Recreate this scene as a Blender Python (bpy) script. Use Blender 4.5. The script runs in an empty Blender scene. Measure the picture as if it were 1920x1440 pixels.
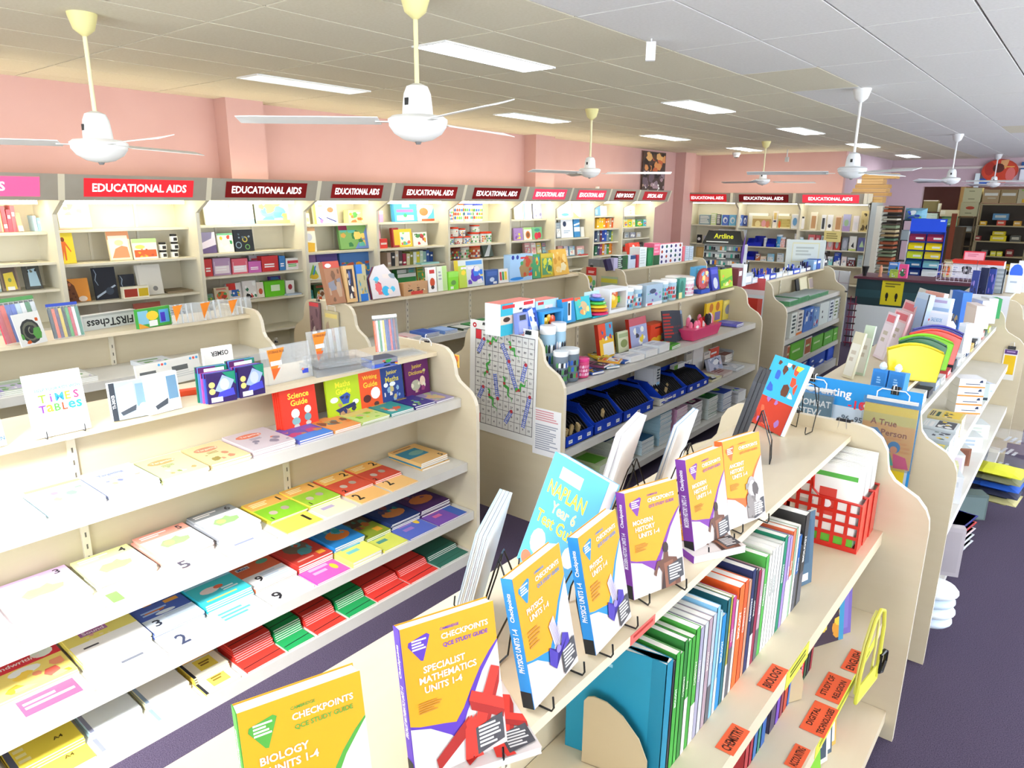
import bpy, math, random
from mathutils import Matrix, Vector

# ------------------------------------------------------------------ camera, world, light, exposure
SC = bpy.context.scene
COL = SC.collection
FPX, PITCH, YAW, ROLL, CAMH = 1324.45, .25889918, .68223175, .00967084, 2.0


def cam_rows():
 cy, sy = math.cos(YAW), math.sin(YAW)
 f = Vector((-sy * math.cos(PITCH), cy * math.cos(PITCH), -math.sin(PITCH)))
 r = Vector((cy, sy, 0))
 u = r.cross(f)
 return (r * math.cos(ROLL) + u * math.sin(ROLL), -r * math.sin(ROLL) + u * math.cos(ROLL), f)


CR, CU, CF = cam_rows()
cd = bpy.data.cameras.new('camera')
cam = bpy.data.objects.new('camera', cd)
COL.objects.link(cam)
cam.matrix_world = Matrix((
 (CR.x, CU.x, -CF.x, 0), (CR.y, CU.y, -CF.y, 0), (CR.z, CU.z, -CF.z, CAMH), (0, 0, 0, 1)))
cd.sensor_width = 36
cd.lens = FPX / 1920 * 36
cd.clip_start = .02
cd.clip_end = 100
SC.camera = cam
SC.view_settings.view_transform = 'Standard'
SC.view_settings.look = 'None'
SC.view_settings.gamma = 1
SC.view_settings.use_curve_mapping = False
SC.view_settings.exposure = 0.0
SC.cycles.max_bounces = 6
SC.cycles.diffuse_bounces = 4
SC.cycles.glossy_bounces = 2
SC.cycles.transmission_bounces = 4
SC.cycles.transparent_max_bounces = 8
SC.cycles.sample_clamp_indirect = 6
SC.cycles.caustics_reflective = False
SC.cycles.caustics_refractive = False
W = bpy.data.worlds.new('daylight')
SC.world = W
W.use_nodes = True
W.node_tree.nodes['Background'].inputs[0].default_value = (.80, .90, 1, 1)
W.node_tree.nodes['Background'].inputs[1].default_value = 8.0
TUBE_E = 17.0        # ceiling tube panels
HEAD_E = 9.0        # strips under the wall unit headers
WINDOW_E = 6.0


def area(name, loc, rot, sx, sy, power, col=(1, 1, 1)):
 l = bpy.data.lights.new(name, 'AREA')
 l.shape = 'RECTANGLE'
 l.size = sx
 l.size_y = sy
 l.energy = power
 l.color = col
 o = bpy.data.objects.new(name, l)
 COL.objects.link(o)
 o.location = loc
 o.rotation_euler = rot
 return o


# shopfront daylight, plus an added side fill; both tilted up to brighten the ceiling
area('shopfront_daylight', (-1.5, -2.9, 1.5), (math.radians(112), 0, 0), 7.0, 2.2, 190, (.90, .95, 1))
area('side_ceiling_fill', (3.9, 9.6, 1.5), (0, math.radians(140), 0), 2.2, 18.0, 620, (.93, .96, 1))

# added spot with no fixture, brightens the lower left shelves like a flash
sp = bpy.data.lights.new('added_fill_spot', 'SPOT')
sp.energy = 900
sp.spot_size = math.radians(60)
sp.spot_blend = .9
sp.shadow_soft_size = .15
so = bpy.data.objects.new('added_fill_spot', sp)
COL.objects.link(so)
so.location = (-1.1, -.6, 2.15)
so.rotation_euler = (Vector((-2.45, .62, .28)) - so.location).to_track_quat('-Z', 'Y').to_euler()

# ------------------------------------------------------------------ pixel of the photograph <-> point of the shop


def ray(px, py):
 return CR * ((px - 960) / FPX) + CU * (-(py - 720) / FPX) + CF


def at(px, py, z):
 d = ray(px, py)
 t = (z - CAMH) / d.z
 return Vector((d.x * t, d.y * t, z))


def at_y(px, py, y):
 d = ray(px, py)
 t = y / d.y
 return Vector((d.x * t, y, CAMH + d.z * t))


def at_x(px, py, x):
 d = ray(px, py)
 t = x / d.x
 return Vector((x, d.y * t, CAMH + d.z * t))


def pix(p):
 v = Vector((p[0], p[1], p[2] - CAMH))
 c = v.dot(CF)
 return 960 + FPX * v.dot(CR) / c, 720 - FPX * v.dot(CU) / c


# ------------------------------------------------------------------ materials
MATS = {}


def lin(c):
 return c / 12.92 if c <= .04045 else ((c + .055) / 1.055) ** 2.4


def rgb(h):
 h = h.lstrip('#')
 if len(h) == 3:
  h = ''.join(a * 2 for a in h)
 return tuple(lin(int(h[i:i + 2], 16) / 255) for i in (0, 2, 4)) + (1,)


def mat(key):
 """'#rrggbb', optional flags after '|': g gloss, m metal, c clear plastic, e<strength> gives light"""
 if key in MATS:
  return MATS[key]
 if key in SPECIAL:
  m = SPECIAL[key]()
  MATS[key] = m
  return m
 h, _, fl = key.partition('|')
 m = bpy.data.materials.new('paint_' + key.replace('#', '').replace('|', '_'))
 m.use_nodes = True
 nt = m.node_tree
 b = nt.nodes['Principled BSDF']
 b.inputs['Base Color'].default_value = rgb(h)
 b.inputs['Roughness'].default_value = .55
 b.inputs['Specular IOR Level'].default_value = .3
 if 'g' in fl:
  b.inputs['Roughness'].default_value = .22
  b.inputs['Specular IOR Level'].default_value = .5
 if 'm' in fl:
  b.inputs['Metallic'].default_value = 1
  b.inputs['Roughness'].default_value = .35
 if 'c' in fl:
  b.inputs['Roughness'].default_value = .12
  b.inputs['Alpha'].default_value = .14
 if 'e' in fl:
  b.inputs['Emission Color'].default_value = rgb(h)
  b.inputs['Emission Strength'].default_value = float(fl[fl.index('e') + 1:])
 MATS[key] = m
 return m


def noisy(name, c1, c2, scale, rough, stretch=(1, 1, 1), bump=0, detail=3, lo=.3, hi=.7, spec=.3):
 m = bpy.data.materials.new(name)
 m.use_nodes = True
 nt = m.node_tree
 b = nt.nodes['Principled BSDF']
 tc = nt.nodes.new('ShaderNodeTexCoord')
 mp = nt.nodes.new('ShaderNodeMapping')
 mp.inputs['Scale'].default_value = stretch
 n = nt.nodes.new('ShaderNodeTexNoise')
 n.inputs['Scale'].default_value = scale
 n.inputs['Detail'].default_value = detail
 r = nt.nodes.new('ShaderNodeValToRGB')
 r.color_ramp.elements[0].position = lo
 r.color_ramp.elements[1].position = hi
 r.color_ramp.elements[0].color = rgb(c1)
 r.color_ramp.elements[1].color = rgb(c2)
 L = nt.links.new
 L(tc.outputs['Object'], mp.inputs[0])
 L(mp.outputs[0], n.inputs['Vector'])
 L(n.outputs['Fac'], r.inputs[0])
 L(r.outputs[0], b.inputs['Base Color'])
 b.inputs['Roughness'].default_value = rough
 b.inputs['Specular IOR Level'].default_value = spec
 if bump:
  bp = nt.nodes.new('ShaderNodeBump')
  bp.inputs['Strength'].default_value = bump
  bp.inputs['Distance'].default_value = .01
  L(n.outputs['Fac'], bp.inputs['Height'])
  L(bp.outputs[0], b.inputs['Normal'])
 return m


SPECIAL = {
 'carpet': lambda: noisy('purple_carpet', '#40384a', '#64596f', 260, .95, bump=.5, lo=.35, hi=.7, spec=.1),
 'pinkwall': lambda: noisy('pink_wall_paint', '#c79f98', '#cba49d', 2, .75, spec=.2),
 'mauvewall': lambda: noisy('mauve_wall_paint', '#bda6ae', '#c2acb4', 2, .7),
 'laminate': lambda: noisy('cream_laminate', '#cabd9f', '#cec2a6', 3, .38, (1, 1, 8), lo=.2, hi=.8, spec=.35),
 'laminate_top': lambda: noisy('pale_top_laminate', '#dccdae', '#e0d2b5', 3, .34, (8, 1, 1), lo=.2, hi=.8, spec=.4),
 'steel': lambda: noisy('shelf_steel', '#d6d3ca', '#d9d6ce', 8, .42, lo=.4, hi=.6, spec=.4),
 'cream': lambda: noisy('cream_shelving', '#ded7bf', '#e3dcc6', 3, .45, lo=.35, hi=.65),
 'header': lambda: noisy('taupe_header', '#9a9182', '#a0988a', 4, .6),
 'tile': lambda: noisy('ceiling_tile', '#dddcd8', '#e4e3e0', 55, .9, lo=.3, hi=.7, spec=.1),
 'tile_old': lambda: noisy('warm_tinted_ceiling_tile', '#d9d2ba', '#dfd9c4', 55, .9, lo=.3, hi=.7, spec=.1),
 'cardboard': lambda: noisy('cardboard', '#b58f5c', '#c09a66', 12, .8),
}

# ------------------------------------------------------------------ mesh builder
TEXTS = {}


def text_mesh(s):
 """unit-high lettering as points and faces, centred"""
 if s in TEXTS:
  return TEXTS[s]
 cu = bpy.data.curves.new('lettering', 'FONT')
 cu.body = s
 cu.size = 1
 cu.offset = .022
 cu.resolution_u = 2
 cu.space_line = .86
 cu.align_x = 'CENTER'
 o = bpy.data.objects.new('lettering', cu)
 me = o.to_mesh()
 vs = [v.co.copy() for v in me.vertices]
 fs = [tuple(p.vertices) for p in me.polygons]
 o.to_mesh_clear()
 bpy.data.objects.remove(o)
 x0 = min(v.x for v in vs)
 x1 = max(v.x for v in vs)
 y0 = min(v.y for v in vs)
 y1 = max(v.y for v in vs)
 k = 1 / max(1e-6, (y1 - y0))
 vs = [((v.x - (x0 + x1) / 2) * k, (v.y - (y0 + y1) / 2) * k) for v in vs]
 TEXTS[s] = (vs, fs, (x1 - x0) * k)
 return TEXTS[s]


class B:
 def __init__(s):
  s.v, s.f, s.m, s.k = [], [], [], []
  s.sm = False

 def mi(s, key):
  if key not in s.k:
   s.k.append(key)
  return s.k.index(key)

 def face(s, pts, key):
  n = len(s.v)
  s.v += [tuple(p) for p in pts]
  s.f.append(tuple(range(n, n + len(pts))))
  s.m.append(s.mi(key))

 def mesh(s, vs, fs, key):
  n = len(s.v)
  s.v += [tuple(p) for p in vs]
  i = s.mi(key)
  for f in fs:
   s.f.append(tuple(n + a for a in f))
   s.m.append(i)
  return s

 def box(s, x0, y0, z0, x1, y1, z1, key):
  s.mesh([(x0, y0, z0), (x1, y0, z0), (x1, y1, z0), (x0, y1, z0), (x0, y0, z1), (x1, y0, z1), (x1, y1, z1), (x0, y1, z1)],
    [(0, 3, 2, 1), (4, 5, 6, 7), (0, 1, 5, 4), (1, 2, 6, 5), (2, 3, 7, 6), (3, 0, 4, 7)], key)
  return s

 def hexa(s, p, key):
  """eight corners: bottom ring then top ring"""
  s.mesh(p, [(0, 3, 2, 1), (4, 5, 6, 7), (0, 1, 5, 4), (1, 2, 6, 5), (2, 3, 7, 6), (3, 0, 4, 7)], key)
  return s

 def prism(s, pts, a0, a1, axis, key, capkey=None):
  """polygon extruded along axis 0/1/2; pts are in the two other axes in order"""
  def P(p, a):
   q = list(p)
   q.insert(axis, a)
   return q
  n = len(pts)
  vs = [P(p, a0) for p in pts] + [P(p, a1) for p in pts]
  s.mesh(vs, [(i, (i + 1) % n, n + (i + 1) % n, n + i) for i in range(n)], key)
  s.mesh(vs, [tuple(range(n))[::-1], tuple(range(n, 2 * n))], capkey or key)
  return s

 def lathe(s, prof, c, key, n=16, axis=2):
  """profile [(r, h)] spun about an axis through c"""
  vs, fs = [], []
  for r, h in prof:
   for i in range(n):
    a = 2 * math.pi * i / n
    q = [r * math.cos(a), r * math.sin(a)]
    q.insert(axis, h)
    vs.append([q[j] + c[j] for j in range(3)])
  for j in range(len(prof) - 1):
   for i in range(n):
    fs.append((j * n + i, j * n + (i + 1) % n, (j + 1) * n + (i + 1) % n, (j + 1) * n + i))
  fs.append(tuple(range(n))[::-1])
  fs.append(tuple(range((len(prof) - 1) * n, len(prof) * n)))
  s.mesh(vs, fs, key)
  return s

 def tube(s, path, r, key, n=6, closed=False):
  P = [Vector(p) for p in path]
  m = len(P)
  vs, fs = [], []
  for i, p in enumerate(P):
   a = P[(i - 1) % m] if (i or closed) else P[0]
   b = P[(i + 1) % m] if (i < m - 1 or closed) else P[-1]
   d = (b - a).normalized()
   u = d.orthogonal().normalized() if i == 0 else (u - d * u.dot(d)).normalized()
   w = d.cross(u)
   for k in range(n):
    t = 2 * math.pi * k / n
    vs.append(p + (u * math.cos(t) + w * math.sin(t)) * r)
  for i in range(m if closed else m - 1):
   j = (i + 1) % m
   for k in range(n):
    fs.append((i * n + k, i * n + (k + 1) % n, j * n + (k + 1) % n, j * n + k))
  if not closed:
   fs.append(tuple(range(n))[::-1])
   fs.append(tuple(range((m - 1) * n, m * n)))
  s.mesh(vs, fs, key)
  return s

 def art(s, o, u, v, ops, lift=.0004, step=.00012):
  """flat printing on the surface: canvas corner o, edge vectors u, v; ops in 0..1 of both"""
  o, u, v = Vector(o), Vector(u), Vector(v)
  nrm = u.cross(v).normalized()
  W_, H_ = u.length, v.length
  un, vn = u.normalized(), v.normalized()
  for i, op in enumerate(ops):
   off = nrm * (lift + step * i)

   def q(a, b):
    return o + u * a + v * b + off
   k = op[0]
   if k == 'r':
    _, a, b, c, d, col = op
    s.face([q(a, b), q(c, b), q(c, d), q(a, d)], col)
   elif k == 'c':
    _, a, b, r, col = op[:5]
    n = 12
    s.face([q(a, b) + (un * math.cos(6.2832 * j / n) + vn * math.sin(6.2832 * j / n)) * r * W_ for j in range(n)], col)
   elif k == 'e':
    _, a, b, rx, ry, col = op
    n = 12
    s.face([q(a + rx * math.cos(6.2832 * j / n), b + ry * math.sin(6.2832 * j / n)) for j in range(n)], col)
   elif k == 'p':
    s.face([q(a, b) for a, b in op[1]], op[2])
   elif k == 't':
    _, txt, a, b, h, col = op[:6]
    mw = op[6] if len(op) > 6 else .9
    rot = math.radians(op[7]) if len(op) > 7 else 0
    vs, fs, w = text_mesh(txt)
    sc = h * H_
    room = mw * (W_ if abs(math.cos(rot)) > .7 else H_)
    sx = min(sc, room / max(w, 1e-6))
    cs, sn = math.cos(rot), math.sin(rot)
    s.mesh([q(a, b) + un * (x * sx * cs - y * sc * sn) + vn * (x * sx * sn + y * sc * cs) for x, y in vs], fs, col)
   elif k == 'l':
    _, a, b, c, d, n, col = op
    rr = random.Random(int(a * 99 + b * 999 + n))
    hh = (d - b) / n
    for j in range(n):
     e = c - (c - a) * rr.choice((0, .08, .2, .35))
     y = d - hh * j
     s.face([q(a, y - hh * .55), q(e, y - hh * .55), q(e, y), q(a, y)], col)
   elif k == 'b':
    _, seed, a, b, c, d, n, pal = op
    rr = random.Random(seed)
    for j in range(n):
     x, y = rr.uniform(a, c), rr.uniform(b, d)
     r = rr.uniform(.12, .3) * min(c - a, d - b)
     m_ = rr.choice((5, 6, 8))
     off2 = nrm * (.00002 * j)
     pts = []
     for t in range(m_):
      rad = r * rr.uniform(.6, 1.1)
      pts.append(q(min(c, max(a, x + rad * math.cos(6.2832 * t / m_))), min(d, max(b, y + rad * math.sin(6.2832 * t / m_)))) + off2)
     s.face(pts, rr.choice(pal))
  return s

 def mk(s, name):
  me = bpy.data.meshes.new(name)
  me.from_pydata(s.v, [], s.f)
  for k in s.k:
   me.materials.append(mat(k))
  me.polygons.foreach_set('material_index', s.m)
  if s.sm:
   me.shade_smooth()
  me.update()
  return me

 def build(s, name, parent=None, M=None, smooth=None):
  me = s.mk(name)
  if smooth:
   me.shade_smooth()
   try:
    me.set_sharp_from_angle(angle=math.radians(smooth))
   except Exception:
    pass
  o = bpy.data.objects.new(name, me)
  COL.objects.link(o)
  if M is not None:
   o.matrix_world = M
  if parent is not None:
   o.parent = parent
  return o


ALL = []


def tag(o, label, cat, group=None):
 o['label'] = label
 o['category'] = cat
 if group:
  o['group'] = group
 ALL.append(o)
 return o


def empty(name, M=None):
 o = bpy.data.objects.new(name, None)
 o.empty_display_size = .05
 COL.objects.link(o)
 if M is not None:
  o.matrix_world = M
 return o


def struct(o):
 o['kind'] = 'structure'
 return o


def frame(loc, yaw=0, lean=0, roll=0):
 """local x along the front, -y the front side, z up; yaw 90 faces +X; lean tips the top back"""
 return Matrix.Translation(Vector(loc)) @ Matrix.Rotation(math.radians(yaw), 4, 'Z') @ Matrix.Rotation(-math.radians(lean), 4, 'X') @ Matrix.Rotation(math.radians(roll), 4, 'Y')


def copy_tree(o, M=None):
 c = o.copy()
 COL.objects.link(c)
 if M is not None:
  c.matrix_world = M
 for ch in o.children:
  d = ch.copy()
  COL.objects.link(d)
  d.parent = c
  for g in ch.children:
   e = g.copy()
   COL.objects.link(e)
   e.parent = d
 return c


ORD = ['first', 'second', 'third', 'fourth', 'fifth', 'sixth', 'seventh', 'eighth', 'ninth', 'tenth', 'eleventh', 'twelfth', 'thirteenth',
  'fourteenth', 'fifteenth', 'sixteenth', 'seventeenth', 'eighteenth', 'nineteenth', 'twentieth', 'twenty first', 'twenty second',
  'twenty third', 'twenty fourth', 'twenty fifth', 'twenty sixth', 'twenty seventh', 'twenty eighth', 'twenty ninth', 'thirtieth'] + [
  'thirty ' + a for a in ('first', 'second', 'third', 'fourth', 'fifth', 'sixth', 'seventh', 'eighth', 'ninth')] + ['fortieth'] + [
  'forty ' + a for a in ('first', 'second', 'third', 'fourth', 'fifth', 'sixth', 'seventh', 'eighth', 'ninth')]

# ------------------------------------------------------------------ the room
CEIL = 2.98
WX = -7.57            # left wall
b = B()
b.box(WX - .2, -3.2, -.1, 4.2, 27, 0, 'carpet')
struct(b.build('floor'))


def ceiling():
 """one slab of lay-in tiles 0.6 x 1.2 with a fine joint, the left ones tinted cream for the warm light, with a few strays"""
 b = B()
 g = .007
 x0, y0 = -7.89, -3.6
 nx, ny = 21, 26
 lights = {}
 for i in range(nx):
  for j in range(ny):
   a, c = x0 + .6 * i, y0 + 1.2 * j
   key = 'tile'
   if a + .3 < -2.75 or (i * 7 + j * 3) % 29 == 0:  # left ceiling coloured as if warmly lit, plus scattered tiles
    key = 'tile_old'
   if a > 4.2 or c > 26:
    continue
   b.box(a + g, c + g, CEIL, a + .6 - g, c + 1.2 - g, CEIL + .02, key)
 b.box(x0 - .3, y0, CEIL + .012, 4.4, 27, CEIL + .05, '#6e6b64')
 o = b.build('ceiling')
 struct(o)


ceiling()

b = B()
b.box(WX - .15, -3.2, 0, WX, 16.3, CEIL + .02, 'pinkwall')
b.box(WX, 4.22, 0, WX + .24, 4.66, CEIL, 'pinkwall')
b.box(WX, 9.58, 0, WX + .24, 10.1, CEIL, 'pinkwall')
b.box(WX, 15.0, 0, WX + .24, 15.5, CEIL, 'pinkwall')
struct(b.build('wall_left'))
b = B()
b.box(WX - .15, 16.3, 0, -4.36, 16.45, CEIL + .02, 'pinkwall')
struct(b.build('wall_back'))
b = B()
b.box(-4.50, 16.45, 0, -4.36, 20.5, CEIL + .02, 'mauvewall')
struct(b.build('wall_recess'))
b = B()
b.box(-4.5, 20.5, 0, -3.60, 20.72, CEIL + .02, 'mauvewall')
b.box(-3.60, 20.5, 2.34, .9, 20.72, CEIL + .02, 'mauvewall')
b.box(.9, 20.5, 0, 4.2, 20.72, CEIL + .02, 'mauvewall')
struct(b.build('wall_far'))
b = B()
b.box(4.1, -3.2, 0, 4.2, .4, CEIL, 'pinkwall')
b.box(4.1, 18.8, 0, 4.2, 20.5, CEIL, 'pinkwall')
b.box(4.1, .4, 0, 4.2, 18.8, .4, 'pinkwall')
b.box(4.1, .4, 2.6, 4.2, 18.8, CEIL, 'pinkwall')
struct(b.build('wall_right'))
b = B()
b.box(WX, -3.2, 0, -5.1, -3.1, CEIL, 'pinkwall')
b.box(2.1, -3.2, 0, 4.2, -3.1, CEIL, 'pinkwall')
b.box(-5.1, -3.2, 0, 2.1, -3.1, .3, 'pinkwall')
b.box(-5.1, -3.2, 2.7, 2.1, -3.1, CEIL, 'pinkwall')
struct(b.build('wall_front'))
for nm, (x0, y0, x1, y1), n in (('window_1', (-5.1, -3.17, 2.1, -3.13), 6), ('window_2', (4.13, .4, 4.17, 18.8), 13)):  # the unseen right-hand window runs long to feed the ceiling with light
 b = B()
 for i in range(n + 1):
  t = i / n
  x, y = x0 + (x1 - x0) * t, y0 + (y1 - y0) * t
  if nm == 'window_1':
   b.box(x - .03, y0, .3, x + .03, y1, 2.7, '#c8c8c4|g')
  else:
   b.box(x0, y - .03, .3, x1, y + .03, 2.7, '#c8c8c4|g')
 w = struct(b.build(nm))
 g = B()
 g.box(x0 if nm == 'window_1' else 4.145, y0 if nm != 'window_1' else -3.155, .3, x1 if nm == 'window_1' else 4.155, y1 if nm != 'window_1' else -3.145, 2.7, '#f4faff|c')
 g.build('pane', w)
# stock room beyond the doorway
b = B()
b.box(-5.6, 26.2, 0, 1.6, 26.3, CEIL, 'pinkwall')
b.box(-5.7, 20.7, 0, -5.6, 26.3, CEIL, 'pinkwall')
b.box(1.6, 20.7, 0, 1.7, 26.3, CEIL, 'pinkwall')
b.box(-3.25, 23.9, 0, -3.13, 26.2, CEIL, '#c8a878')
struct(b.build('wall_stockroom'))
b = B()
b.box(-4.38, 20.44, 2.75, 3, 20.5, 2.80, '#cfc6c2')
struct(b.build('trim_1'))

# ceiling tube panels
LIGHTS = [(-3.66, y) for y in (.72, 4.2, 7.75, 11.2, 14.7, 18.6)] + [(-5.86, y) for y in (.72, 4.2, 7.6, 11.2, 14.6)] + [
 (-1.38, .4), (-3.66, -1.6), (1.5, .7), (1.5, 4.2), (1.5, 8.0), (1.5, 12), (1.5, 15), (1.5, 18), (-2.2, 23.2), (0, 23.2)]  # unseen panels over the near aisle and down the right are added fill
placeL = {(-3.66, 4.2): 'long lit tube panel in the ceiling beside the nearest fan', (-5.86, 4.2): 'dim tube panel in the ceiling above the left shelf wall',
   (-3.66, 7.75): 'lit tube panel in the ceiling beyond the hanging price rail hook', (-5.86, 7.6): 'lit tube panel in the ceiling before the second fan row',
   (-3.66, 11.2): 'lit tube panel in the ceiling beside the far right fan', (-5.86, 11.2): 'lit tube panel in the ceiling above the far end of the shelf wall',
   (-3.66, 14.7): 'lit tube panel behind the fan with the long rod', (-5.86, 14.6): 'lit tube panel over the back pink wall',
   (-3.66, 18.6): 'small lit tube panel nearest the far mauve wall'}
for i, (x, y) in enumerate(LIGHTS):
 e = empty('ceiling_light', Matrix.Translation((x, y, CEIL)))
 b = B()
 for q in ((-.16, -.61, -.145, .61), (.145, -.61, .16, .61), (-.145, -.61, .145, -.595), (-.145, .595, .145, .61)):
  b.box(q[0], q[1], -.012, q[2], q[3], .0, '#e6e6e2')
 b.build('light_frame', e)
 b = B()
 st = .9 if (x, y) == (-5.86, 4.2) else TUBE_E * (1.7 if x == -1.38 else .5 if x > 1 else 1)  # the added near aisle panel burns brighter than the rest
 col = '#f4f8ff' if x > -4 else '#f6fbf2'
 if y > 20:
  col, st = '#ffedb8', 22
 b.box(-.145, -.595, -.008, .145, .595, -.004, f'{col}|e{st:.1f}')
 b.build('diffuser', e)
 tag(e, placeL.get((x, y), 'tube panel in the ceiling ' + ('of the stock room' if y > 20 else 'outside the frame, in a set with added fill panels')), 'ceiling light', 'ceiling tube panels' if (x, y) not in placeL else None)


def fan(x, y, rod, ang, label, canopy='#e2da9a', body='#efefec', rodc='#e6dfb4', top=CEIL):
 e = empty('ceiling_fan', Matrix.Translation((x, y, top)))
 b = B()
 b.lathe([(.012, -.12), (.055, -.085), (.075, -.02), (.078, 0)][::1], (0, 0, 0), canopy, 20)
 b.build('ceiling_cup', e, smooth=40)
 b = B()
 b.lathe([(.012, -rod), (.012, -.08)], (0, 0, 0), rodc, 10)
 b.build('rod', e, smooth=40)
 z = -rod
 b = B()
 b.lathe([(.02, z + .0), (.055, z - .015), (.07, z - .05), (.078, z - .12), (.08, z - .155)][::-1], (0, 0, 0), body, 24)
 b.lathe([(.03, z - .285), (.075, z - .275), (.125, z - .245), (.15, z - .21), (.15, z - .195), (.155, z - .19), (.155, z - .175), (.135, z - .16), (.07, z - .152)], (0, 0, 0), body, 28)
 b.lathe([(.012, z - .298), (.018, z - .285)], (0, 0, 0), '#777', 10)
 b.box(-.012, -.079, z - .11, .012, -.072, z - .075, '#333')
 mo = b.build('motor', e, smooth=35)
 if y > 5:
  mo.matrix_local = Matrix.Translation((0, 0, z)) @ Matrix.Scale(.82, 4) @ Matrix.Translation((0, 0, -z))
 for k in range(3):
  a = math.radians(ang + 120 * k)
  R = Matrix.Rotation(a, 4, 'Z')
  b = B()
  b.box(.14, -.018, z - .19, .22, .018, z - .184, '#d8d8d4')
  L_ = .74
  n = 8
  for i in range(n):
   x0, x1 = .20 + L_ * i / n, .20 + L_ * (i + 1) / n
   w0 = .05 + .012 * (1 - abs(i / n - .4))
   w1 = .05 + .012 * (1 - abs((i + 1) / n - .4))
   if i == n - 1:
    w1 *= .75
   tl = .012
   b.hexa([(x0, -w0, z - .184 - tl), (x1, -w1, z - .184 - tl), (x1, w1, z - .184 + tl), (x0, w0, z - .184 + tl),
     (x0, -w0, z - .180 - tl), (x1, -w1, z - .180 - tl), (x1, w1, z - .180 + tl), (x0, w0, z - .180 + tl)], body)
  o = b.build('blade', e)
  o.matrix_local = R
 e['label'] = label
 e['category'] = 'ceiling fan'
 ALL.append(e)


fan(-4.67, 1.86, .52, -3, 'white ceiling fan on a cream rod over the left gondola, at the far left')
fan(-2.86, 2.72, .42, -21, 'nearest white ceiling fan hanging above the central aisle', rodc='#e8e0a8')
fan(-4.75, 7.25, .52, 20, 'cream cupped ceiling fan in front of the left pink wall')
fan(-1.9, 7.35, .55, 75, 'white ceiling fan with a flat plate cup at the right of the ceiling', canopy='#e9e9e6', rodc='#e9e9e6', body='#dfe3e4')
fan(-4.8, 12.9, .50, 40, 'ceiling fan in front of the back pink wall above the cream units')
fan(-1.92, 13.0, .50, 10, 'ceiling fan with a slipped dark cup before the far mauve wall', canopy='#dadada', rodc='#e2e2e2', body='#dfe3e4')
fan(-1.98, 18.9, .45, 5, 'farthest ceiling fan in front of the red round banner', canopy='#cfcfcf', rodc='#e2e2e2', body='#e3e3e3')
# small ceiling fittings
b = B()
b.box(-.03, -.02, -.13, .03, .02, -.02, '#f2f2f2')
b.tube([(0, 0, 0), (0, 0, -.03)], .005, '#ddd')
b.art((-.03, -.02, -.13), (.06, 0, 0), (0, 0, .11), [('r', .1, .1, .4, .9, '#ddd'), ('r', .6, .1, .9, .9, '#ddd')])
tag(b.build('price_rail_hook', M=frame((-2.42, 4.35, CEIL), 30)), 'small white plastic hanger clip on the ceiling near the middle fan', 'clip')
b = B()
b.lathe([(.02, -.11), (.06, -.09), (.07, -.05), (.085, -.04), (.085, 0)], (0, 0, 0), '#e8e8e8', 16)
b.lathe([(.02, -.112), (.05, -.096)], (0, 0, 0), '#333|g', 16)
tag(b.build('security_camera', M=Matrix.Translation(at(1381, 286, CEIL - .02)), smooth=40), 'white dome security camera under the ceiling by the back wall', 'camera')
b = B()
b.tube([(0, 0, 0), (0, 0, -.16)], .012, '#c8c8c4')
b.box(-.03, -.02, -.24, .03, .05, -.15, '#b8b8b4')
p = at(1477, 280, CEIL)
tag(b.build('spotlight', M=Matrix.Translation(p)), 'grey ceiling spotlight on a short stem before the back wall', 'light')

# ------------------------------------------------------------------ shelving
PROF = [(.20, 1.215), (.25, 1.205), (.285, 1.18), (.308, 1.14), (.315, 1.10), (.322, 1.065), (.345, 1.035), (.385, 1.012), (.425, .99), (.455, .955), (.470, .92), (.475, .88), (.475, 0)]


def gondola(xc, y0, y1, right, left, ztop, label, sm='steel'):
 """double sided shop gondola: back board, end panels with stepped shoulders, shelves on both sides"""
 e = empty('shelving_gondola', Matrix.Translation((xc, (y0 + y1) / 2, 0)))
 h = (y1 - y0) / 2
 pts = [(-a, c) for a, c in PROF][::-1] + PROF
 for nm, a in (('end_panel', -h), ('end_panel', h - .025)):
  b = B()
  b.prism(pts, a, a + .025, 1, '#e9dfc8|g', 'laminate')
  b.build(nm, e)
 b = B()
 b.box(-.012, -h + .025, .02, .012, h - .025, ztop - .02, 'laminate')
 n = max(1, round((y1 - y0) / .9))
 for i in range(1, n):
  yy = -h + 2 * h * i / n
  for sx in (-1, 1):
   b.box(sx * .012, yy - .014, .03, sx * .026, yy + .014, ztop - .03, '#ddd5c0')
   k = .10
   while k < ztop - .1:
    b.box(sx * .0262, yy - .003, k, sx * .0266, yy + .003, k + .02, '#6f6a60')
    k += .05
 b.build('back_board', e)
 b = B()
 b.box(-.185, -h + .025, ztop - .022, .185, h - .025, ztop, 'laminate_top')
 b.build('top_board', e)
 for sgn, lst in ((1, right), (-1, left)):
  for z, xo in lst:
   b = B()
   x0, x1 = sgn * .014, sgn * xo
   lo, hi = min(x0, x1), max(x0, x1)
   b.box(lo, -h + .027, z - .012, hi, h - .027, z, sm)
   b.box(min(x1, x1 - sgn * .012), -h + .027, z - (.05 if .1 < z < 1.0 else .03 if z > 1 else z), max(x1, x1 - sgn * .012), h - .027, z - .012, sm)
   b.build('base_shelf' if z < .2 else 'shelf', e)
 tag(e, label, 'shelving', None)
 return e


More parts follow.
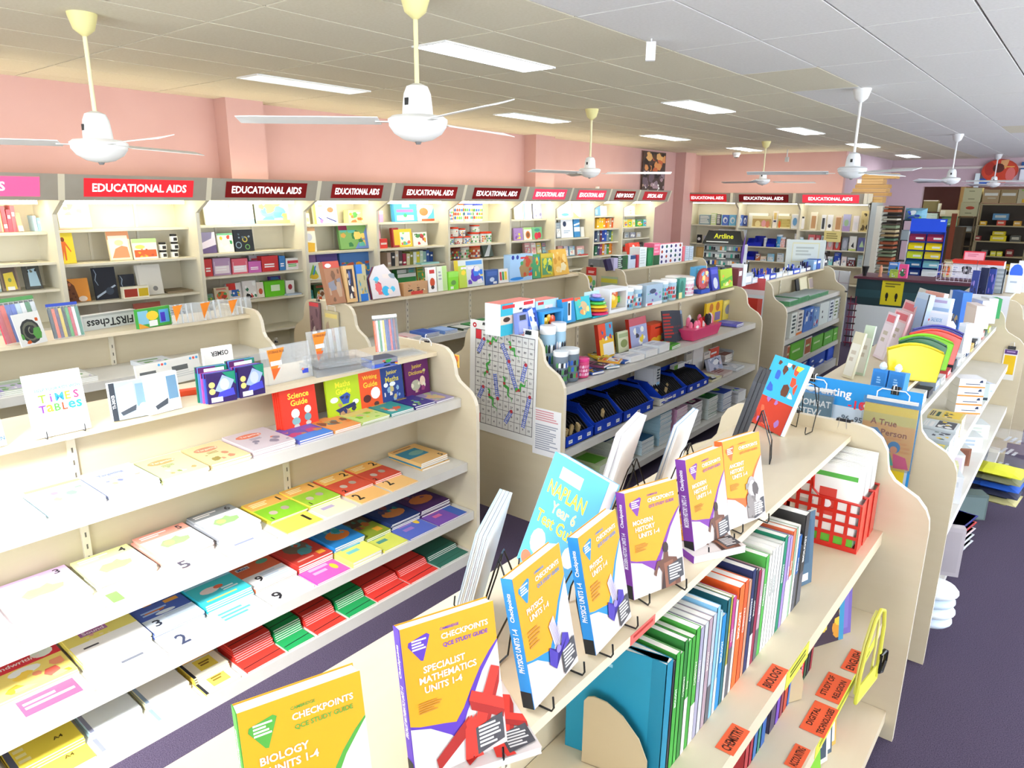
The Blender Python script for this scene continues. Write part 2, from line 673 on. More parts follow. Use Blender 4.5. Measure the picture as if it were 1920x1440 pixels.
XG1, XG2, XS, XT, XW = -2.895, -.765, -2.745, -4.49, -4.76
gondola(XG1, -.9, 2.705, [(.945, .365), (.585, .41), (.31, .455), (.06, .455)], [(.85, .36), (.5, .42), (.1, .455)], 1.175, 'cream double sided shelving gondola stacked with flat learning books, nearest on the left')
gondola(XG2, -.9, 2.705, [(.835, .335), (.50, .385), (.12, .44)], [(.85, .33), (.45, .4), (.1, .44)], 1.17, 'cream shelving gondola with yellow study guides standing along its top board', 'laminate_top')
gondola(XW, -.9, 2.705, [(.94, .40), (.6, .42), (.1, .45)], [(.9, .36), (.5, .42), (.1, .45)], 1.175, 'cream shelving gondola under the string of rulers and chess box, behind the nearest left one')
gondola(XT, 3.28, 6.45, [(.88, .40), (.5, .42), (.1, .45)], [(.9, .36), (.5, .42), (.1, .45)], 1.205, 'cream shelving gondola with craft toys on its top, in front of the lit wall units')
gondola(XS, 3.28, 6.45, [(.90, .42), (.51, .455), (.17, .455)], [(.88, .36), (.5, .42), (.1, .45)], 1.205, 'cream shelving gondola with the snakes board game sheet clipped to its end panel')
gondola(-.765, 3.28, 6.55, [(1.07, .265), (.79, .385), (.46, .43), (.12, .44)], [(.85, .33), (.45, .4), (.1, .44)], 1.15, 'cream shelving gondola behind the counting poster, with colourful trays on top')
gondola(-4.43, 7.1, 9.3, [(.9, .36), (.5, .42), (.1, .45)], [(.9, .36), (.5, .42), (.1, .45)], 1.19, 'cream shelving gondola topped with pink and green boxed stationery near the pink column')
gondola(-2.745, 7.1, 9.25, [(.93, .40), (.60, .43), (.33, .45), (.1, .455)], [(.9, .36), (.5, .42), (.1, .45)], 1.19, 'cream shelving gondola with a red wall planner clipped on its end panel')
gondola(-.70, 7.15, 9.6, [(.9, .36), (.5, .42), (.1, .45)], [(.9, .36), (.5, .42), (.1, .45)], 1.20, 'cream shelving gondola at the right edge with flip files on its top')

# wall units with lit headers
MOD = [1.10, 2.31, 3.56, 4.79, 5.83, 7.08, 8.40, 9.55, 10.70, 11.68, 12.88]
SIGN = [('LIBRARIES', '#f0507c', 1.1), ('EDUCATIONAL AIDS', '#d8262f', .55), ('EDUCATIONAL AIDS', '#7d1518', .0), ('EDUCATIONAL AIDS', '#8c1a1c', .0),
  ('EDUCATIONAL AIDS', '#8c1a1c', 0), ('EDUCATIONAL AIDS', '#7a1a1a', 0), ('EDUCATIONAL AIDS', '#e2405c', .5), ('EDUCATIONAL AIDS', '#d83850', .5),
  ('NEW BOOKS', '#8c1a1c', 0), ('SPECIAL AIDS', '#b82830', .15)]
SHZ = [[1.67, 1.42, 1.19, .86, .5], [1.68, 1.39, 1.045, .72, .4], [1.69, 1.41, 1.18, .90, .55], [1.67, 1.36, 1.04, .745, .4], [1.67, 1.35, 1.11, .85, .5],
  [1.65, 1.335, 1.12, .85, .5], [1.66, 1.34, 1.1, .85, .5], [1.66, 1.33, 1.02, .8, .5], [1.68, 1.46, 1.22, .98, .7, .4], [1.68, 1.46, 1.25, 1.0, .7, .4]]
UF = -6.95           # shelf fronts
WORDS_U = ['the wall unit under the pink lit sign at the far left', 'the wall unit under the bright red sign', 'the wall unit beside the broad pink pilaster', 'the fourth wall unit from the far left',
   'the fifth wall unit from the far left', 'the jar filled wall unit', 'the seventh wall unit from the far left', 'the eighth wall unit from the far left',
   'the narrow wall unit full of spines', 'the last wall unit before the pink column']


def wall_unit(k, X=None):
 y0, y1 = MOD[k], MOD[k + 1]
 e = empty('wall_shelving_unit', Matrix.Translation((UF, (y0 + y1) / 2, 0)))
 h = (y1 - y0) / 2
 for a in (-h, h - .018):
  b = B()
  b.prism([(-.36, 0), (.07, 0), (.07, 1.82), (.30, 1.94), (-.36, 1.94)], a, a + .018, 1, 'cream')
  b.build('side_panel', e)
 b = B()
 b.box(-.37, -h, 0, -.355, h, 1.94, 'cream')
 for yy in (-h * .35, h * .35):
  b.box(-.355, yy - .012, .1, -.345, yy + .012, 1.9, '#e9e4d2')
 b.build('back_board', e)
 for i, z in enumerate(SHZ[k]):
  b = B()
  f = (-.10 if i == 0 else 0)
  b.box(-.355, -h + .02, z - .022, f, h - .02, z, 'cream')
  b.build('shelf', e)
 b = B()
 b.box(-.355, -h + .02, .0, .02, h - .02, .12, 'cream')
 b.build('plinth', e)
 # header box, sloped front, open top with the tubes inside
 b = B()
 zb, zt = 1.94, 2.145
 b.prism([(.02, zb), (.35, zb), (.42, zt), (.405, zt), (.335, zb + .012), (.02, zb + .012)], -h + .02, h - .05, 1, 'header')
 b.prism([(-.02, zb), (.35, zb), (.42, zt), (-.02, zt)], -h + .0, -h + .02, 1, 'header')
 b.prism([(-.02, zb), (.35, zb), (.42, zt), (-.02, zt)], h - .05, h - .0, 1, '#d4cbb2')
 b.box(-.37, -h, 1.94, -.02, h, 1.955, 'cream')
 hd = b.build('header', e)
 txt, colr, em = SIGN[k]
 b = B()
 c = colr + (f'|e{em}' if em else '|g')
 o = Vector((.3605, -h + .14, zb + .03))
 u = Vector((0, 2 * h - .32, 0))
 v = Vector((.051, 0, .148))
 b.face([o + v * 0, o + u, o + u + v, o + v], c)
 nrm = u.cross(v).normalized()
 b.v = [tuple(Vector(p) + nrm * .003) for p in b.v]
 b.art(o + nrm * .003, u, v, [('t', txt, .5, .5, .46, '#ffffff|e1.0', .86)], lift=.001)
 b.build('sign', hd)
 b = B()
 tubec = f'#fff6dc|e{HEAD_E}'
 b.box(-.06, -h + .1, 1.905, .03, h - .1, 1.935, f'#fff6dc|e{HEAD_E * 1.5}')
 b.box(-.16, -h + .1, 2.0, -.10, h - .1, 2.02, tubec)
 b.build('tube', hd)
 tag(e, 'cream lit shelving unit, ' + ['farthest left, its sign cut by the frame edge', 'second from the left, under a bright red lettered sign', 'third from the left with a dark red sign, by the pilaster',
  'fourth from the left with toys and rulers', 'fifth from the left with puzzle boxes', 'sixth from the left, filled with red lidded jars', 'seventh from the left under a pink lit sign',
  'eighth from the left holding science kits', 'narrow, packed with coloured file spines', 'last before the far pink column'][k], 'shelving')
 return e


for k in range(10):
 wall_unit(k)

# back wall units
BX = [-7.50, -6.32, -4.98, -3.62]
BZ = [[1.42, 1.0, .62, .3], [1.40, .99, .68, .3], [1.38, .995, .68, .3]]
for k in range(3):
 x0, x1 = BX[k], BX[k + 1]
 e = empty('wall_shelving_unit', Matrix.Translation(((x0 + x1) / 2, 15.75, 0)))
 h = (x1 - x0) / 2
 for a in (-h, h - .018):
  b = B()
  b.prism([(-.07, 0), (.40, 0), (.40, 1.94), (-.28, 1.94), (-.07, 1.80)], a, a + .018, 0, 'cream')
  b.build('side_panel', e)
 b = B()
 b.box(-h, .40, 0, h, .415, 1.94, 'cream')
 b.build('back_board', e)
 for z in BZ[k]:
  b = B()
  b.box(-h + .02, 0, z - .022, h - .02, .40, z, 'cream')
  b.build('shelf', e)
 b = B()
 b.box(-h, -.40, 1.92, h, -.02, 1.935, 'header')
 b.hexa([(-h, -.38, 1.92), (h, -.38, 1.92), (h, -.36, 1.92), (-h, -.36, 1.92), (-h, -.43, 2.13), (h, -.43, 2.13), (h, -.41, 2.13), (-h, -.41, 2.13)], 'header')
 b.box(h - .06, -.43, 1.93, h, .0, 2.13, '#d4cbb2')
 b.box(-h, -.43, 1.93, -h + .03, .0, 2.13, 'header')
 b.box(-h, 0, 1.94, h, .41, 1.955, 'cream')
 hd = b.build('header', e)
 b = B()
 o = Vector((-h + .13, -.384, 1.945))
 u = Vector((2 * h - .28, 0, 0))
 v = Vector((0, -.045, .155))
 c = ['#d8262f|e.3', '#801418', '#e83c4c|e.5'][k]
 b.art(o, u, v, [('r', 0, 0, 1, 1, c), ('t', 'EDUCATIONAL AIDS', .5, .5, .42, '#ffffff|e1.0', .84)], lift=.004, step=.001)
 b.build('sign', hd)
 b = B()
 tubec = f'#fffaec|e{HEAD_E}'
 b.box(-h + .08, -.04, 1.90, h - .08, .03, 1.92, tubec)
 b.box(-h + .08, .1, 2.0, h - .08, .16, 2.02, tubec)
 b.build('tube', hd)
 tag(e, 'cream lit shelving unit on the back wall, ' + ['nearest the pink corner column', 'the middle one with the dark red sign', 'right one with calculators and a yellow notice'][k], 'shelving')

# ------------------------------------------------------------------ goods: makers
PAGE = '#efeee8'


def place(z, pl, pr, ytop=None, h=None, lean=8, yaw=None, x=None):
 """front bottom edge from two picture points on the shelf at height z; height from the top edge's row"""
 a, c = at(pl[0], pl[1], z), at(pr[0], pr[1], z)
 if yaw == 90:
  xx = (a.x + c.x) / 2 if x is None else x
  if x is not None:
   a, c = at_x(pl[0], pl[1], x), at_x(pr[0], pr[1], x)
  a, c = Vector((xx, a.y, z)), Vector((xx, c.y, z))
 w = (c - a).length
 yw = math.degrees(math.atan2(c.y - a.y, c.x - a.x)) if yaw is None else yaw
 M = frame((a + c) / 2, yw, lean)
 if h is None:
  lo, hi = .01, .8
  for _ in range(30):
   m = (lo + hi) / 2
   p = M @ Vector((-w / 2, 0, m))
   if pix(p)[1] > ytop:
    lo = m
   else:
    hi = m
  h = lo
 return M, w, h


def g_art(seed, pal, kind=None):
 """generic pack printing: a band, a picture of blobs, bars for small print"""
 r = random.Random(seed)
 k = kind if kind is not None else r.randrange(4)
 c = [r.choice(pal) for _ in range(6)]
 if k == 0:
  return [('r', 0, .72, 1, 1, c[0]), ('l', .1, .78, .9, .93, 2, '#f7f7f2'), ('b', seed, .06, .08, .94, .68, 9, pal)]
 if k == 1:
  return [('e', .5, .42, .36, .3, c[1]), ('b', seed, .15, .15, .85, .7, 8, pal), ('l', .15, .8, .85, .94, 2, c[2])]
 if k == 2:
  return [('p', [(0, 0), (1, 0), (1, .45), (0, .25)], c[0]), ('b', seed, .1, .1, .9, .6, 7, pal), ('l', .1, .72, .8, .93, 3, c[3])]
 return [('r', .06, .08, .94, .6, c[4]), ('b', seed, .1, .1, .9, .56, 9, pal), ('r', .06, .68, .7, .78, c[5]), ('l', .06, .82, .94, .95, 2, c[2])]


def box_b(w, h, d, body, ops=None, side=None, sops=None, top=None):
 b = B()
 b.box(-w / 2, 0, 0, w / 2, d, h, body)
 b.art((-w / 2, 0, 0), (w, 0, 0), (0, 0, h), ops or [])
 if side:
  b.art((w / 2, 0, 0), (0, d, 0), (0, 0, h), [('r', 0, 0, 1, 1, side)])
  b.art((-w / 2, d, 0), (0, -d, 0), (0, 0, h), [('r', 0, 0, 1, 1, side)])
 if sops:
  b.art((-w / 2, d, 0), (0, -d, 0), (0, 0, h), sops)
 if top:
  b.art((-w / 2, 0, h), (w, 0, 0), (0, d, 0), [('r', 0, 0, 1, 1, top)])
 return b


def book_b(w, h, t, cover, ops, spine=None, back=None, page=PAGE):
 """upright paperback facing -y, spine at local -x"""
 b = B()
 s = spine or cover
 b.box(-w / 2, 0, 0, w / 2, .0012, h, cover)
 b.box(-w / 2, t - .0012, 0, w / 2, t, h, back or cover)
 b.box(-w / 2 - .0012, 0, 0, -w / 2, t, h, s)
 b.box(-w / 2, .0012, .001, w / 2 - .002, t - .0012, h - .001, page)
 b.art((-w / 2, 0, 0), (w, 0, 0), (0, 0, h), ops)
 return b


def flat_b(w, h, t, cover, ops, rot=0, spine=None, sheet=PAGE):
 """book lying flat; w along local x, h along y away from the front; rot turns the printing"""
 b = B()
 b.box(-w / 2, 0, 0, w / 2, h, .001, cover)
 b.box(-w / 2 + .001, .001, .001, w / 2 - .001, h - .001, t - .001, sheet)
 b.box(-w / 2, 0, t - .001, w / 2, h, t, cover)
 b.box(-w / 2 - .001, 0, 0, -w / 2, h, t, spine or cover)
 O = {0: ((-w / 2, 0, t), (w, 0, 0), (0, h, 0)), 180: ((w / 2, h, t), (-w, 0, 0), (0, -h, 0)),
   90: ((w / 2, 0, t), (0, h, 0), (-w, 0, 0)), 270: ((-w / 2, h, t), (0, -h, 0), (w, 0, 0))}[rot]
 b.art(*O, ops)
 return b


def put(b, name, M, label, cat, group=None, smooth=None):
 zl = min(v[2] for v in b.v)
 if zl > -.013 and label.find('poster') < 0:
  zm = min((M @ Vector(v)).z for v in b.v)
  if zm < M.translation.z - .0003:
   M = Matrix.Translation((0, 0, M.translation.z - zm + .0004)) @ M
 return tag(b.build(name, M=M, smooth=smooth), label, cat, group)


def easel(M, w=.11, h=.16, t=.018, lean=16):
 """black wire book easel, two bent loops, the rests sloping with the book"""
 b = B()
 r = .0019
 tl = math.tan(math.radians(lean))
 for s in (-1, 1):
  x = s * w / 2
  b.tube([(x, -.022, .030), (x, -.024, .010), (x, -.020, .002), (x, -.004, .002), (x, .03, .0025), (x, t + .012, .003)], r, '#18191a|g', 5)
  b.tube([(x, t + .012, .003), (x * .95, t + .016 + tl * h * .55, h * .55), (x * .7, t + .017 + tl * h * .93, h * .93), (0, t + .018 + tl * h, h)], r, '#18191a|g', 5)
  b.tube([(x * .35, t + .020 + tl * h * .98, h * .98), (x * .5, t + .075 + tl * h * .5, h * .4), (x * .5, t + .10, .003)], r, '#18191a|g', 5)
 b.tube([(-w / 4, t + .10, .003), (w / 4, t + .10, .003)], r, '#18191a|g', 5)
 return b


def yawonly(M):
 loc = M.translation
 v = M @ Vector((1, 0, 0)) - loc
 return Matrix.Translation(loc) @ Matrix.Rotation(math.atan2(v.y, v.x), 4, 'Z')


# ---- yellow study guides along the near gondola's top board
GT = 1.1705


def guide_ops(acc, dark, title, pic):
 Y = '#e09c1c'
 ops = [('r', 0, 0, 1, 1, '#d2c9c4'), ('p', [(0, .37), (.1, .345), (.35, .31), (.47, .29), (.56, .36), (.66, .47), (.78, .59), (.90, .68), (1, .74), (1, 1), (0, 1)], Y),
   ('p', [(0, .37), (.1, .345), (.35, .31), (.47, .29), (.52, .33), (.50, .22), (.46, .18), (.40, .22), (.2, .31), (0, .35)], acc),
   ('p', [(.47, .29), (.56, .36), (.66, .47), (.78, .59), (.90, .68), (1, .74), (1, .725), (.92, .66), (.80, .56), (.70, .44), (.60, .33), (.52, .22), (.46, .18)], acc),
   ('p', [(.07, .90), (.26, .93), (.29, .915), (.20, .76), (.175, .765), (.06, .875)], acc), ('l', .10, .83, .25, .905, 4, '#f6e9e0'),
   ('t', 'CAMBRIDGE', .50, .925, .018, acc, .3), ('t', 'CHECKPOINTS', .66, .875, .038, '#fff6e0', .56), ('t', 'QCE STUDY GUIDE', .66, .815, .033, acc, .56)]
 n = len(title)
 for i, t in enumerate(title):
  ops.append(('t', t, .09 + .032 * len(t) + .0, .70 - .065 * i, .045, '#fff6e0', .62))
 ops.append(('l', .10, .42, .34, .70 - .065 * n - .01, 5, '#b8802a'))
 if pic == 'beams':
  R, D = '#d8382c', '#a02822'
  ops += [('p', [(.60, .16), (.90, .58), (.99, .55), (.72, .12)], R), ('p', [(.72, .12), (.99, .55), (.97, .45), (.76, .10)], D),
    ('p', [(.62, .40), (.66, .46), (1, .33), (1, .25)], R), ('p', [(.62, .40), (1, .25), (.98, .20), (.64, .33)], D),
    ('p', [(.22, .10), (.24, .02), (.62, .20), (.60, .30)], D), ('p', [(.55, .22), (.52, .02), (.60, .0), (.68, .30)], R), ('p', [(.63, .3), (.56, .26), (.62, .0), (.72, .0)], R)]
 elif pic == 'statue':
  S, D = '#6b4636', '#3c2a26'
  ops += [('e', .66, .385, .055, .055, D), ('p', [(.62, .34), (.70, .34), (.70, .29), (.86, .26), (.92, .10), (.90, 0), (.52, 0), (.56, .16), (.50, .24), (.44, .14), (.40, .17), (.48, .28), (.60, .28)], S),
    ('p', [(.60, .24), (.78, .25), (.80, 0), (.60, 0)], '#8a5a44'), ('p', [(.52, .0), (.60, .2), (.60, 0)], D)]
 elif pic == 'bottle':
  P_ = '#4a3aa0'
  ops += [('p', [(.5, .47), (.62, .52), (.68, .34), (.62, .30), (.56, .30)], '#cfc6dc')] + [
   ('p', [(.52 + .03 * i, .50 - .01 * i), (.525 + .03 * i, .50 - .01 * i), (.60 + .02 * i, .28), (.59 + .02 * i, .28)], '#8c84a8') for i in range(6)] + [
   ('p', [(.44, .32), (.40, .20), (.52, .12), (.60, .24), (.68, .26), (.74, .34), (.86, .30), (.86, .14), (.76, .12), (.66, .22), (.56, .24)], P_),
   ('e', .62, .25, .05, .03, '#8878d0')]
 else:
  ops += [('e', .66, .40, .12, .12, '#a8a09c'), ('e', .68, .38, .09, .09, '#d4ccc8'), ('p', [(.50, .05), (.56, .22), (.64, .30), (.86, .24), (.92, .05), (.70, .02)], '#7a726e'), ('b', 5, .5, .05, .9, .45, 14, ['#5a5250', '#c8c0bc', '#8c8480'])]
 ops += [('p', [(.66, .20), (.97, .24), (.97, .06), (.66, .02)], '#4b4a4e'), ('l', .69, .05, .93, .205, 6, '#d8d4d0')]
 return ops


def guide(pl, pr, ytop, t, acc, dark, title, pic, label, stand=True, h=None):
 M, w, h_ = place(GT + .011, pl, pr, ytop, h=h, lean=12)
 w = .152
 h_ = .229 if h is None else h
 M, _, _ = place(GT + .011, pl, pr, None, h=h_, lean=12)
 e = empty('study_guide', M)
 b = B()
 Y = '#e09c1c'
 b.box(-w / 2, 0, 0, w / 2, .0012, h_, '#e4dcd8')
 b.box(-w / 2, t - .0012, 0, w / 2, t, h_, Y)
 b.art((-w / 2, 0, 0), (w, 0, 0), (0, 0, h_), guide_ops(acc, dark, title, pic))
 b.build('cover', e)
 b = B()
 b.box(-w / 2 - .0015, 0, 0, -w / 2, t, h_, acc)
 b.art((-w / 2 - .0015, t, 0), (0, -t, 0), (0, 0, h_), [('r', .0, 0, 1, .13, '#222'), ('t', 'Checkpoints', .5, .78, .5 * t / h_ , '#f4f0ff', .22, 90), ('t', ' '.join(title), .5, .45, .5 * t / h_, '#f4f0ff', .34, 90)])
 b.build('spine', e)
 b = B()
 b.box(-w / 2, .0012, .001, w / 2 - .002, t - .0012, h_ - .002, '#f4f3ee')
 b.build('page_block', e)
 tag(e, label, 'book')
 if stand:
  Me = yawonly(M) @ Matrix.Translation((0, 0, -.0105))
  put(easel(None, t=t, lean=12), 'wire_easel', Me, 'black wire easel holding the ' + label.replace('yellow ', '').replace(',', ''), 'book stand')
 return e


guide((500, 1672), (705, 1572), 1412, .028, '#4f9a3a', '#2f6a2a', ['BIOLOGY', 'UNITS 1-4'], 'statue', 'yellow study guide with green triangle, cut by the bottom edge', stand=False)
guide((797, 1462), (938, 1400), 1240, .022, '#5a3aa8', '#3a2478', ['SPECIALIST', 'MATHEMATICS', 'UNITS 1-4'], 'beams', 'yellow specialist mathematics guide with red beams, standing nearest upright')
guide((1010, 1322), (1078, 1246), 1108, .022, '#2a86c8', '#1a5a90', ['PHYSICS', 'UNITS 1-4'], 'bottle', 'yellow physics guide with blue spine, the nearer of the two')
guide((1122, 1224), (1180, 1160), 1030, .022, '#2a86c8', '#1a5a90', ['PHYSICS', 'UNITS 1-4'], 'bottle', 'yellow physics guide with blue spine, the farther of the two')
guide((1192, 1124), (1282, 1088), 945, .026, '#7a3a98', '#52246a', ['MODERN', 'HISTORY', 'UNITS 1-4'], 'statue', 'yellow modern history guide with purple spine, the nearer standing one')
guide((1305, 1038), (1368, 1004), 873, .028, '#7a3a98', '#52246a', ['MODERN', 'HISTORY', 'UNITS 1-4'], 'statue', 'yellow modern history guide with purple spine, standing above the flat copy')
guide((1368, 994), (1436, 966), 846, .024, '#e8662a', '#a84418', ['ANCIENT', 'HISTORY', 'UNITS 1-4'], 'bust', 'yellow ancient history guide with orange spine, farthest of the guides')


def flat_on(z, pf, yaw, w, h, t, cover, ops, label, name='book', cat='book', rot=0, spine=None, n=1, wob=0, lowlabel=None, group=None, seed=0, sheet=PAGE):
 """pile of n flat copies; pf = picture point of the middle of the front edge, bottom of the pile"""
 r = random.Random(seed * 7 + n + int(pf[0]) if isinstance(pf, tuple) else seed)
 c = at(pf[0], pf[1], z) if isinstance(pf, tuple) else pf
 me = None
 for i in range(n):
  M = frame((c.x + r.uniform(-wob, wob), c.y + r.uniform(-wob, wob), z + t * i + .0003 * i), yaw + r.uniform(-1, 1) * wob * 150)
  if me is None:
   o = flat_b(w, h, t, cover, ops, rot, spine, sheet).build(name, M=M)
   me = o
  else:
   q = me.copy()
   COL.objects.link(q)
   q.matrix_world = M
   o = q
  if i == n - 1:
   tag(o, label, cat)
   if o.get('group'):
    del o['group']
  else:
   tag(o, lowlabel or 'lower copy in the pile under the ' + ' '.join(label.replace(',', ' ').split()[:9]), cat, 'copies under the ' + ' '.join(label.split()[:6]))
 return o


flat_on(GT, (1350, 1046), 62, .152, .229, .018, '#e4dcd8', guide_ops('#7a3a98', '#52246a', ['MODERN', 'HISTORY', 'UNITS 1-4'], 'statue'), 'modern history guide lying flat under the wire easel', name='study_guide', spine='#7a3a98', rot=0)
flat_on(GT, (930, 1440), 62, .152, .229, .012, '#e4dcd8', guide_ops('#5a3aa8', '#3a2478', ['SPECIALIST', 'MATHEMATICS', 'UNITS 1-4'], 'beams'), 'specialist mathematics guide lying flat beneath its standing twin', name='study_guide', spine='#333')

# ---- books on the far edge of the same board, showing their backs to the aisle
BL = '#5db0e8'
naplan = [('r', 0, 0, 1, 1, BL), ('r', .22, .82, .62, .92, '#f6f8fa'), ('t', 'NAPLAN', .45, .72, .12, '#ffe14a', .7), ('t', 'Year 6', .5, .58, .10, '#fff3a0', .6), ('t', 'Test Guide', .5, .45, .11, '#ffe14a', .9),
   ('c', .25, .25, .14, '#f7fbff'), ('c', .58, .20, .12, '#f7fbff'), ('c', .82, .30, .11, '#f7fbff'), ('e', .15, .07, .1, .06, '#e87a5a')]
M, w, h = place(GT + .003, (962, 1096), (1046, 1128), 905, lean=-0)
o = book_b(.21, .27, .030, BL, naplan, spine='#9ccdf0').build('workbook', M=frame(at(1012, 1085, GT + .004) , -22, 22))
tag(o, 'blue test guide workbook with yellow title leaning on the far side', 'book')
put(easel(None, t=.03, lean=22), 'wire_easel', frame(at(1012, 1085, GT), -22), 'black wire easel behind the blue test guide workbook', 'book stand')


def back_books(pt, yaw, n, w, h, t, cols, label, lean=14, page=PAGE, ops=None):
 p = at(pt[0], pt[1], GT + .004)
 Mb = frame(p + Vector((0, 0, n * (t + .001) * math.sin(math.radians(lean)) - .003)), yaw, lean)
 for i in range(n):
  o = book_b(w, h, t, cols[i % len(cols)], ops or [('r', .08, .1, .92, .9, '#c8b8c8'), ('l', .15, .6, .85, .85, 4, '#f2f2ee')], spine=cols[i % len(cols)], back=page, page=page).build('workbook', M=Mb @ Matrix.Translation((0, i * (t + .001), 0)))
  tag(o, label[i] if isinstance(label, list) else label, 'book')
 put(easel(None, .12, .17, n * (t + .001), lean), 'wire_easel', frame((p.x, p.y, GT), yaw), 'black wire easel holding the ' + label[0].split(',')[0], 'book stand')


back_books((858, 1172), -62, 4, .20, .26, .006, ['#bcd6ea', '#e8e4d8', '#d8dce8', '#dfe6ea'],
   ['thin pale workbook in the nearest left easel, outermost', 'thin pale workbook in the nearest left easel, next to outermost', 'thin pale workbook in the nearest left easel, next to innermost', 'thin pale workbook in the nearest left easel, innermost'], page='#c8d4d8')
back_books((1122, 960), -75, 2, .20, .27, .014, ['#e8dcd8', '#dcd4d8'], ['white page edged workbook behind the blue test guide, nearer', 'white page edged workbook behind the blue test guide, farther'])
back_books((1232, 925), -80, 2, .19, .25, .008, ['#8fb4d8', '#a8c4e0'], ['blue backed workbook in an easel beside the modern history guide, nearer', 'blue backed workbook in an easel beside the modern history guide, farther'])
back_books((1362, 852), -75, 3, .21, .29, .012, ['#4a4c52', '#222326', '#3a3c42'], ['dark grey backed atlas in a tall easel, nearest of three', 'black backed atlas in a tall easel, middle of three', 'dark backed atlas in a tall easel, farthest of three'], page='#4c4e52')
sci = [('r', 0, 0, 1, 1, '#3fb4e4'), ('b', 3, .1, .5, .9, .95, 12, ['#e0583a', '#f4e04a', '#fdfdfd', '#6a4030', '#3a68c8']), ('r', 0, 0, 1, .42, '#c8402c'), ('b', 4, .05, .04, .95, .42, 12, ['#a878c0', '#e86a4a', '#8c3a3a'])]
tag(book_b(.20, .27, .02, '#3fb4e4', sci, back='#e8d8c4').build('picture_book', M=frame(at(1432, 802, GT + .004), -35, 20)), 'bright blue and red picture book leaning at the far end of the board', 'book')
put(easel(None, .12, .17, .02, 20), 'wire_easel', frame(at(1432, 802, GT), -35), 'black wire easel under the bright blue and red picture book', 'book stand')
put(easel(None, .12, .17), 'wire_easel', frame(at(1486, 806, GT), -10), 'empty black wire easel near the binder clips', 'book stand')

# ---- spines on the shelf under that board
Z2 = .8355


def spine_b(t, h, d, col, top=None, band=None, seed=0):
 r = random.Random(seed)
 b = B()
 b.box(-t / 2, 0, 0, t / 2, .0015, h, col)
 b.box(-t / 2, 0, 0, -t / 2 + .0013, d, h, col)
 b.box(t / 2 - .0013, 0, 0, t / 2, d, h, col)
 b.box(-t / 2 + .0013, .0015, .001, t / 2 - .0013, d - .002, h - .001, PAGE)
 ops = []
 if band:
  ops.append(('r', 0, .0, 1, r.choice((.2, .35, .5)), band))
 ops.append(('t', r.choice(('BIOLOGY', 'CHEMISTRY', 'Biology', 'Science')), .5, .62, min(.5, .42 * t / h), r.choice(('#f6f6f0', '#e8e4d8')) if col not in ('#e9e7df', '#e4e6e0', '#dfe3dc') else '#5a6a5a', .4, 90))
 if t > .012 and seed % 3:
  b.art((-t / 2, 0, 0), (t, 0, 0), (0, 0, h), ops)
 return b


ROW = [('teal', '#1f7f9c', 30, 28), ('black banded', '#2b2b33', 10, 27), ('green', '#3f9c3c', 20, 28), ('white edged green', '#469f42', 16, 27), ('dark green', '#2f7a34', 18, 29), ('bright green', '#4aa845', 16, 28),
  ('mid green', '#3f9438', 18, 28), ('grass green', '#49a03e', 22, 29), ('grey lilac', '#9a98ac', 20, 28), ('pale grey', '#b9bcc4', 22, 28), ('rosy grey', '#a48f98', 22, 28), ('silver grey', '#aeb6c0', 20, 28),
  ('sky blue', '#7db4d8', 18, 29), ('pale blue', '#a4c8e0', 14, 27), ('strong blue', '#1f7fb8', 26, 25), ('dark teal', '#1e5f68', 18, 28), ('olive', '#a8a040', 12, 28), ('magenta', '#b0407c', 22, 27), ('cream', '#e4dfd0', 16, 25),
  ('bright orange', '#f2652c', 34, 28), ('deep orange', '#e8582a', 26, 28), ('orange grey', '#c08a6c', 20, 27), ('navy', '#26305c', 24, 29), ('blue black', '#2b2c3c', 20, 28), ('maroon', '#8c2440', 22, 27), ('pink grey', '#b898a4', 24, 26),
  ('leaf green', '#50a848', 24, 29), ('white green striped', '#dfe3dc', 22, 28), ('white', '#e9e7df', 24, 29), ('off white', '#e4e6e0', 24, 29), ('white black banded', '#e9e7df', 24, 28), ('soft grey', '#c4c8c4', 22, 28),
  ('emerald', '#1f8262', 26, 29), ('lilac', '#9a84bc', 26, 28), ('lavender', '#a890c4', 22, 27), ('coral orange', '#f0764a', 24, 28), ('sage', '#8fb090', 16, 28), ('ivory', '#e8e4d4', 20, 28), ('royal blue', '#1c5a9c', 28, 24),
  ('black magazine', '#35322e', 16, 20), ('charcoal with tan edge', '#3c3a38', 40, 29)]
y = 1.125
for i, (nm, c, t, h) in enumerate(ROW):
 t, h = t * .00084 + .002, h / 100
 o = spine_b(t, h, .205, c, seed=i, band=random.Random(i).choice((None, None, '#d8d4cc', '#5a5a60')))
 put(o, 'textbook', frame((-.515, y + t / 2, Z2), 90), f'{nm} spined textbook, {ORD[i]} in the row under the top board', 'book')
 y += t + .0015
ops = [('e', .5, .5, .3, .2, '#5a8ab0')]
put(book_b(.2, .24, .012, '#4a6478', [('r', .5, .06, .9, .16, '#e8e8e8'), ('r', .1, .3, .9, .9, '#3c566c')]), 'textbook', frame((-.55, y + .03, Z2 + .003), 72, 4), 'slate blue textbook leaning against the row end by the red racks', 'book')
for i, (c, nm) in enumerate((('#5a8a5c', 'green'), ('#b8683c', 'brown'), ('#c4743c', 'rust brown'))):
 put(box_b(.008, .19, .13, c), 'booklet', frame((-.55, y + .10 + .02 * i, Z2 + .003), 90, 0, -14), f'thin {nm} booklet leaning next to the red magazine racks', 'booklet')
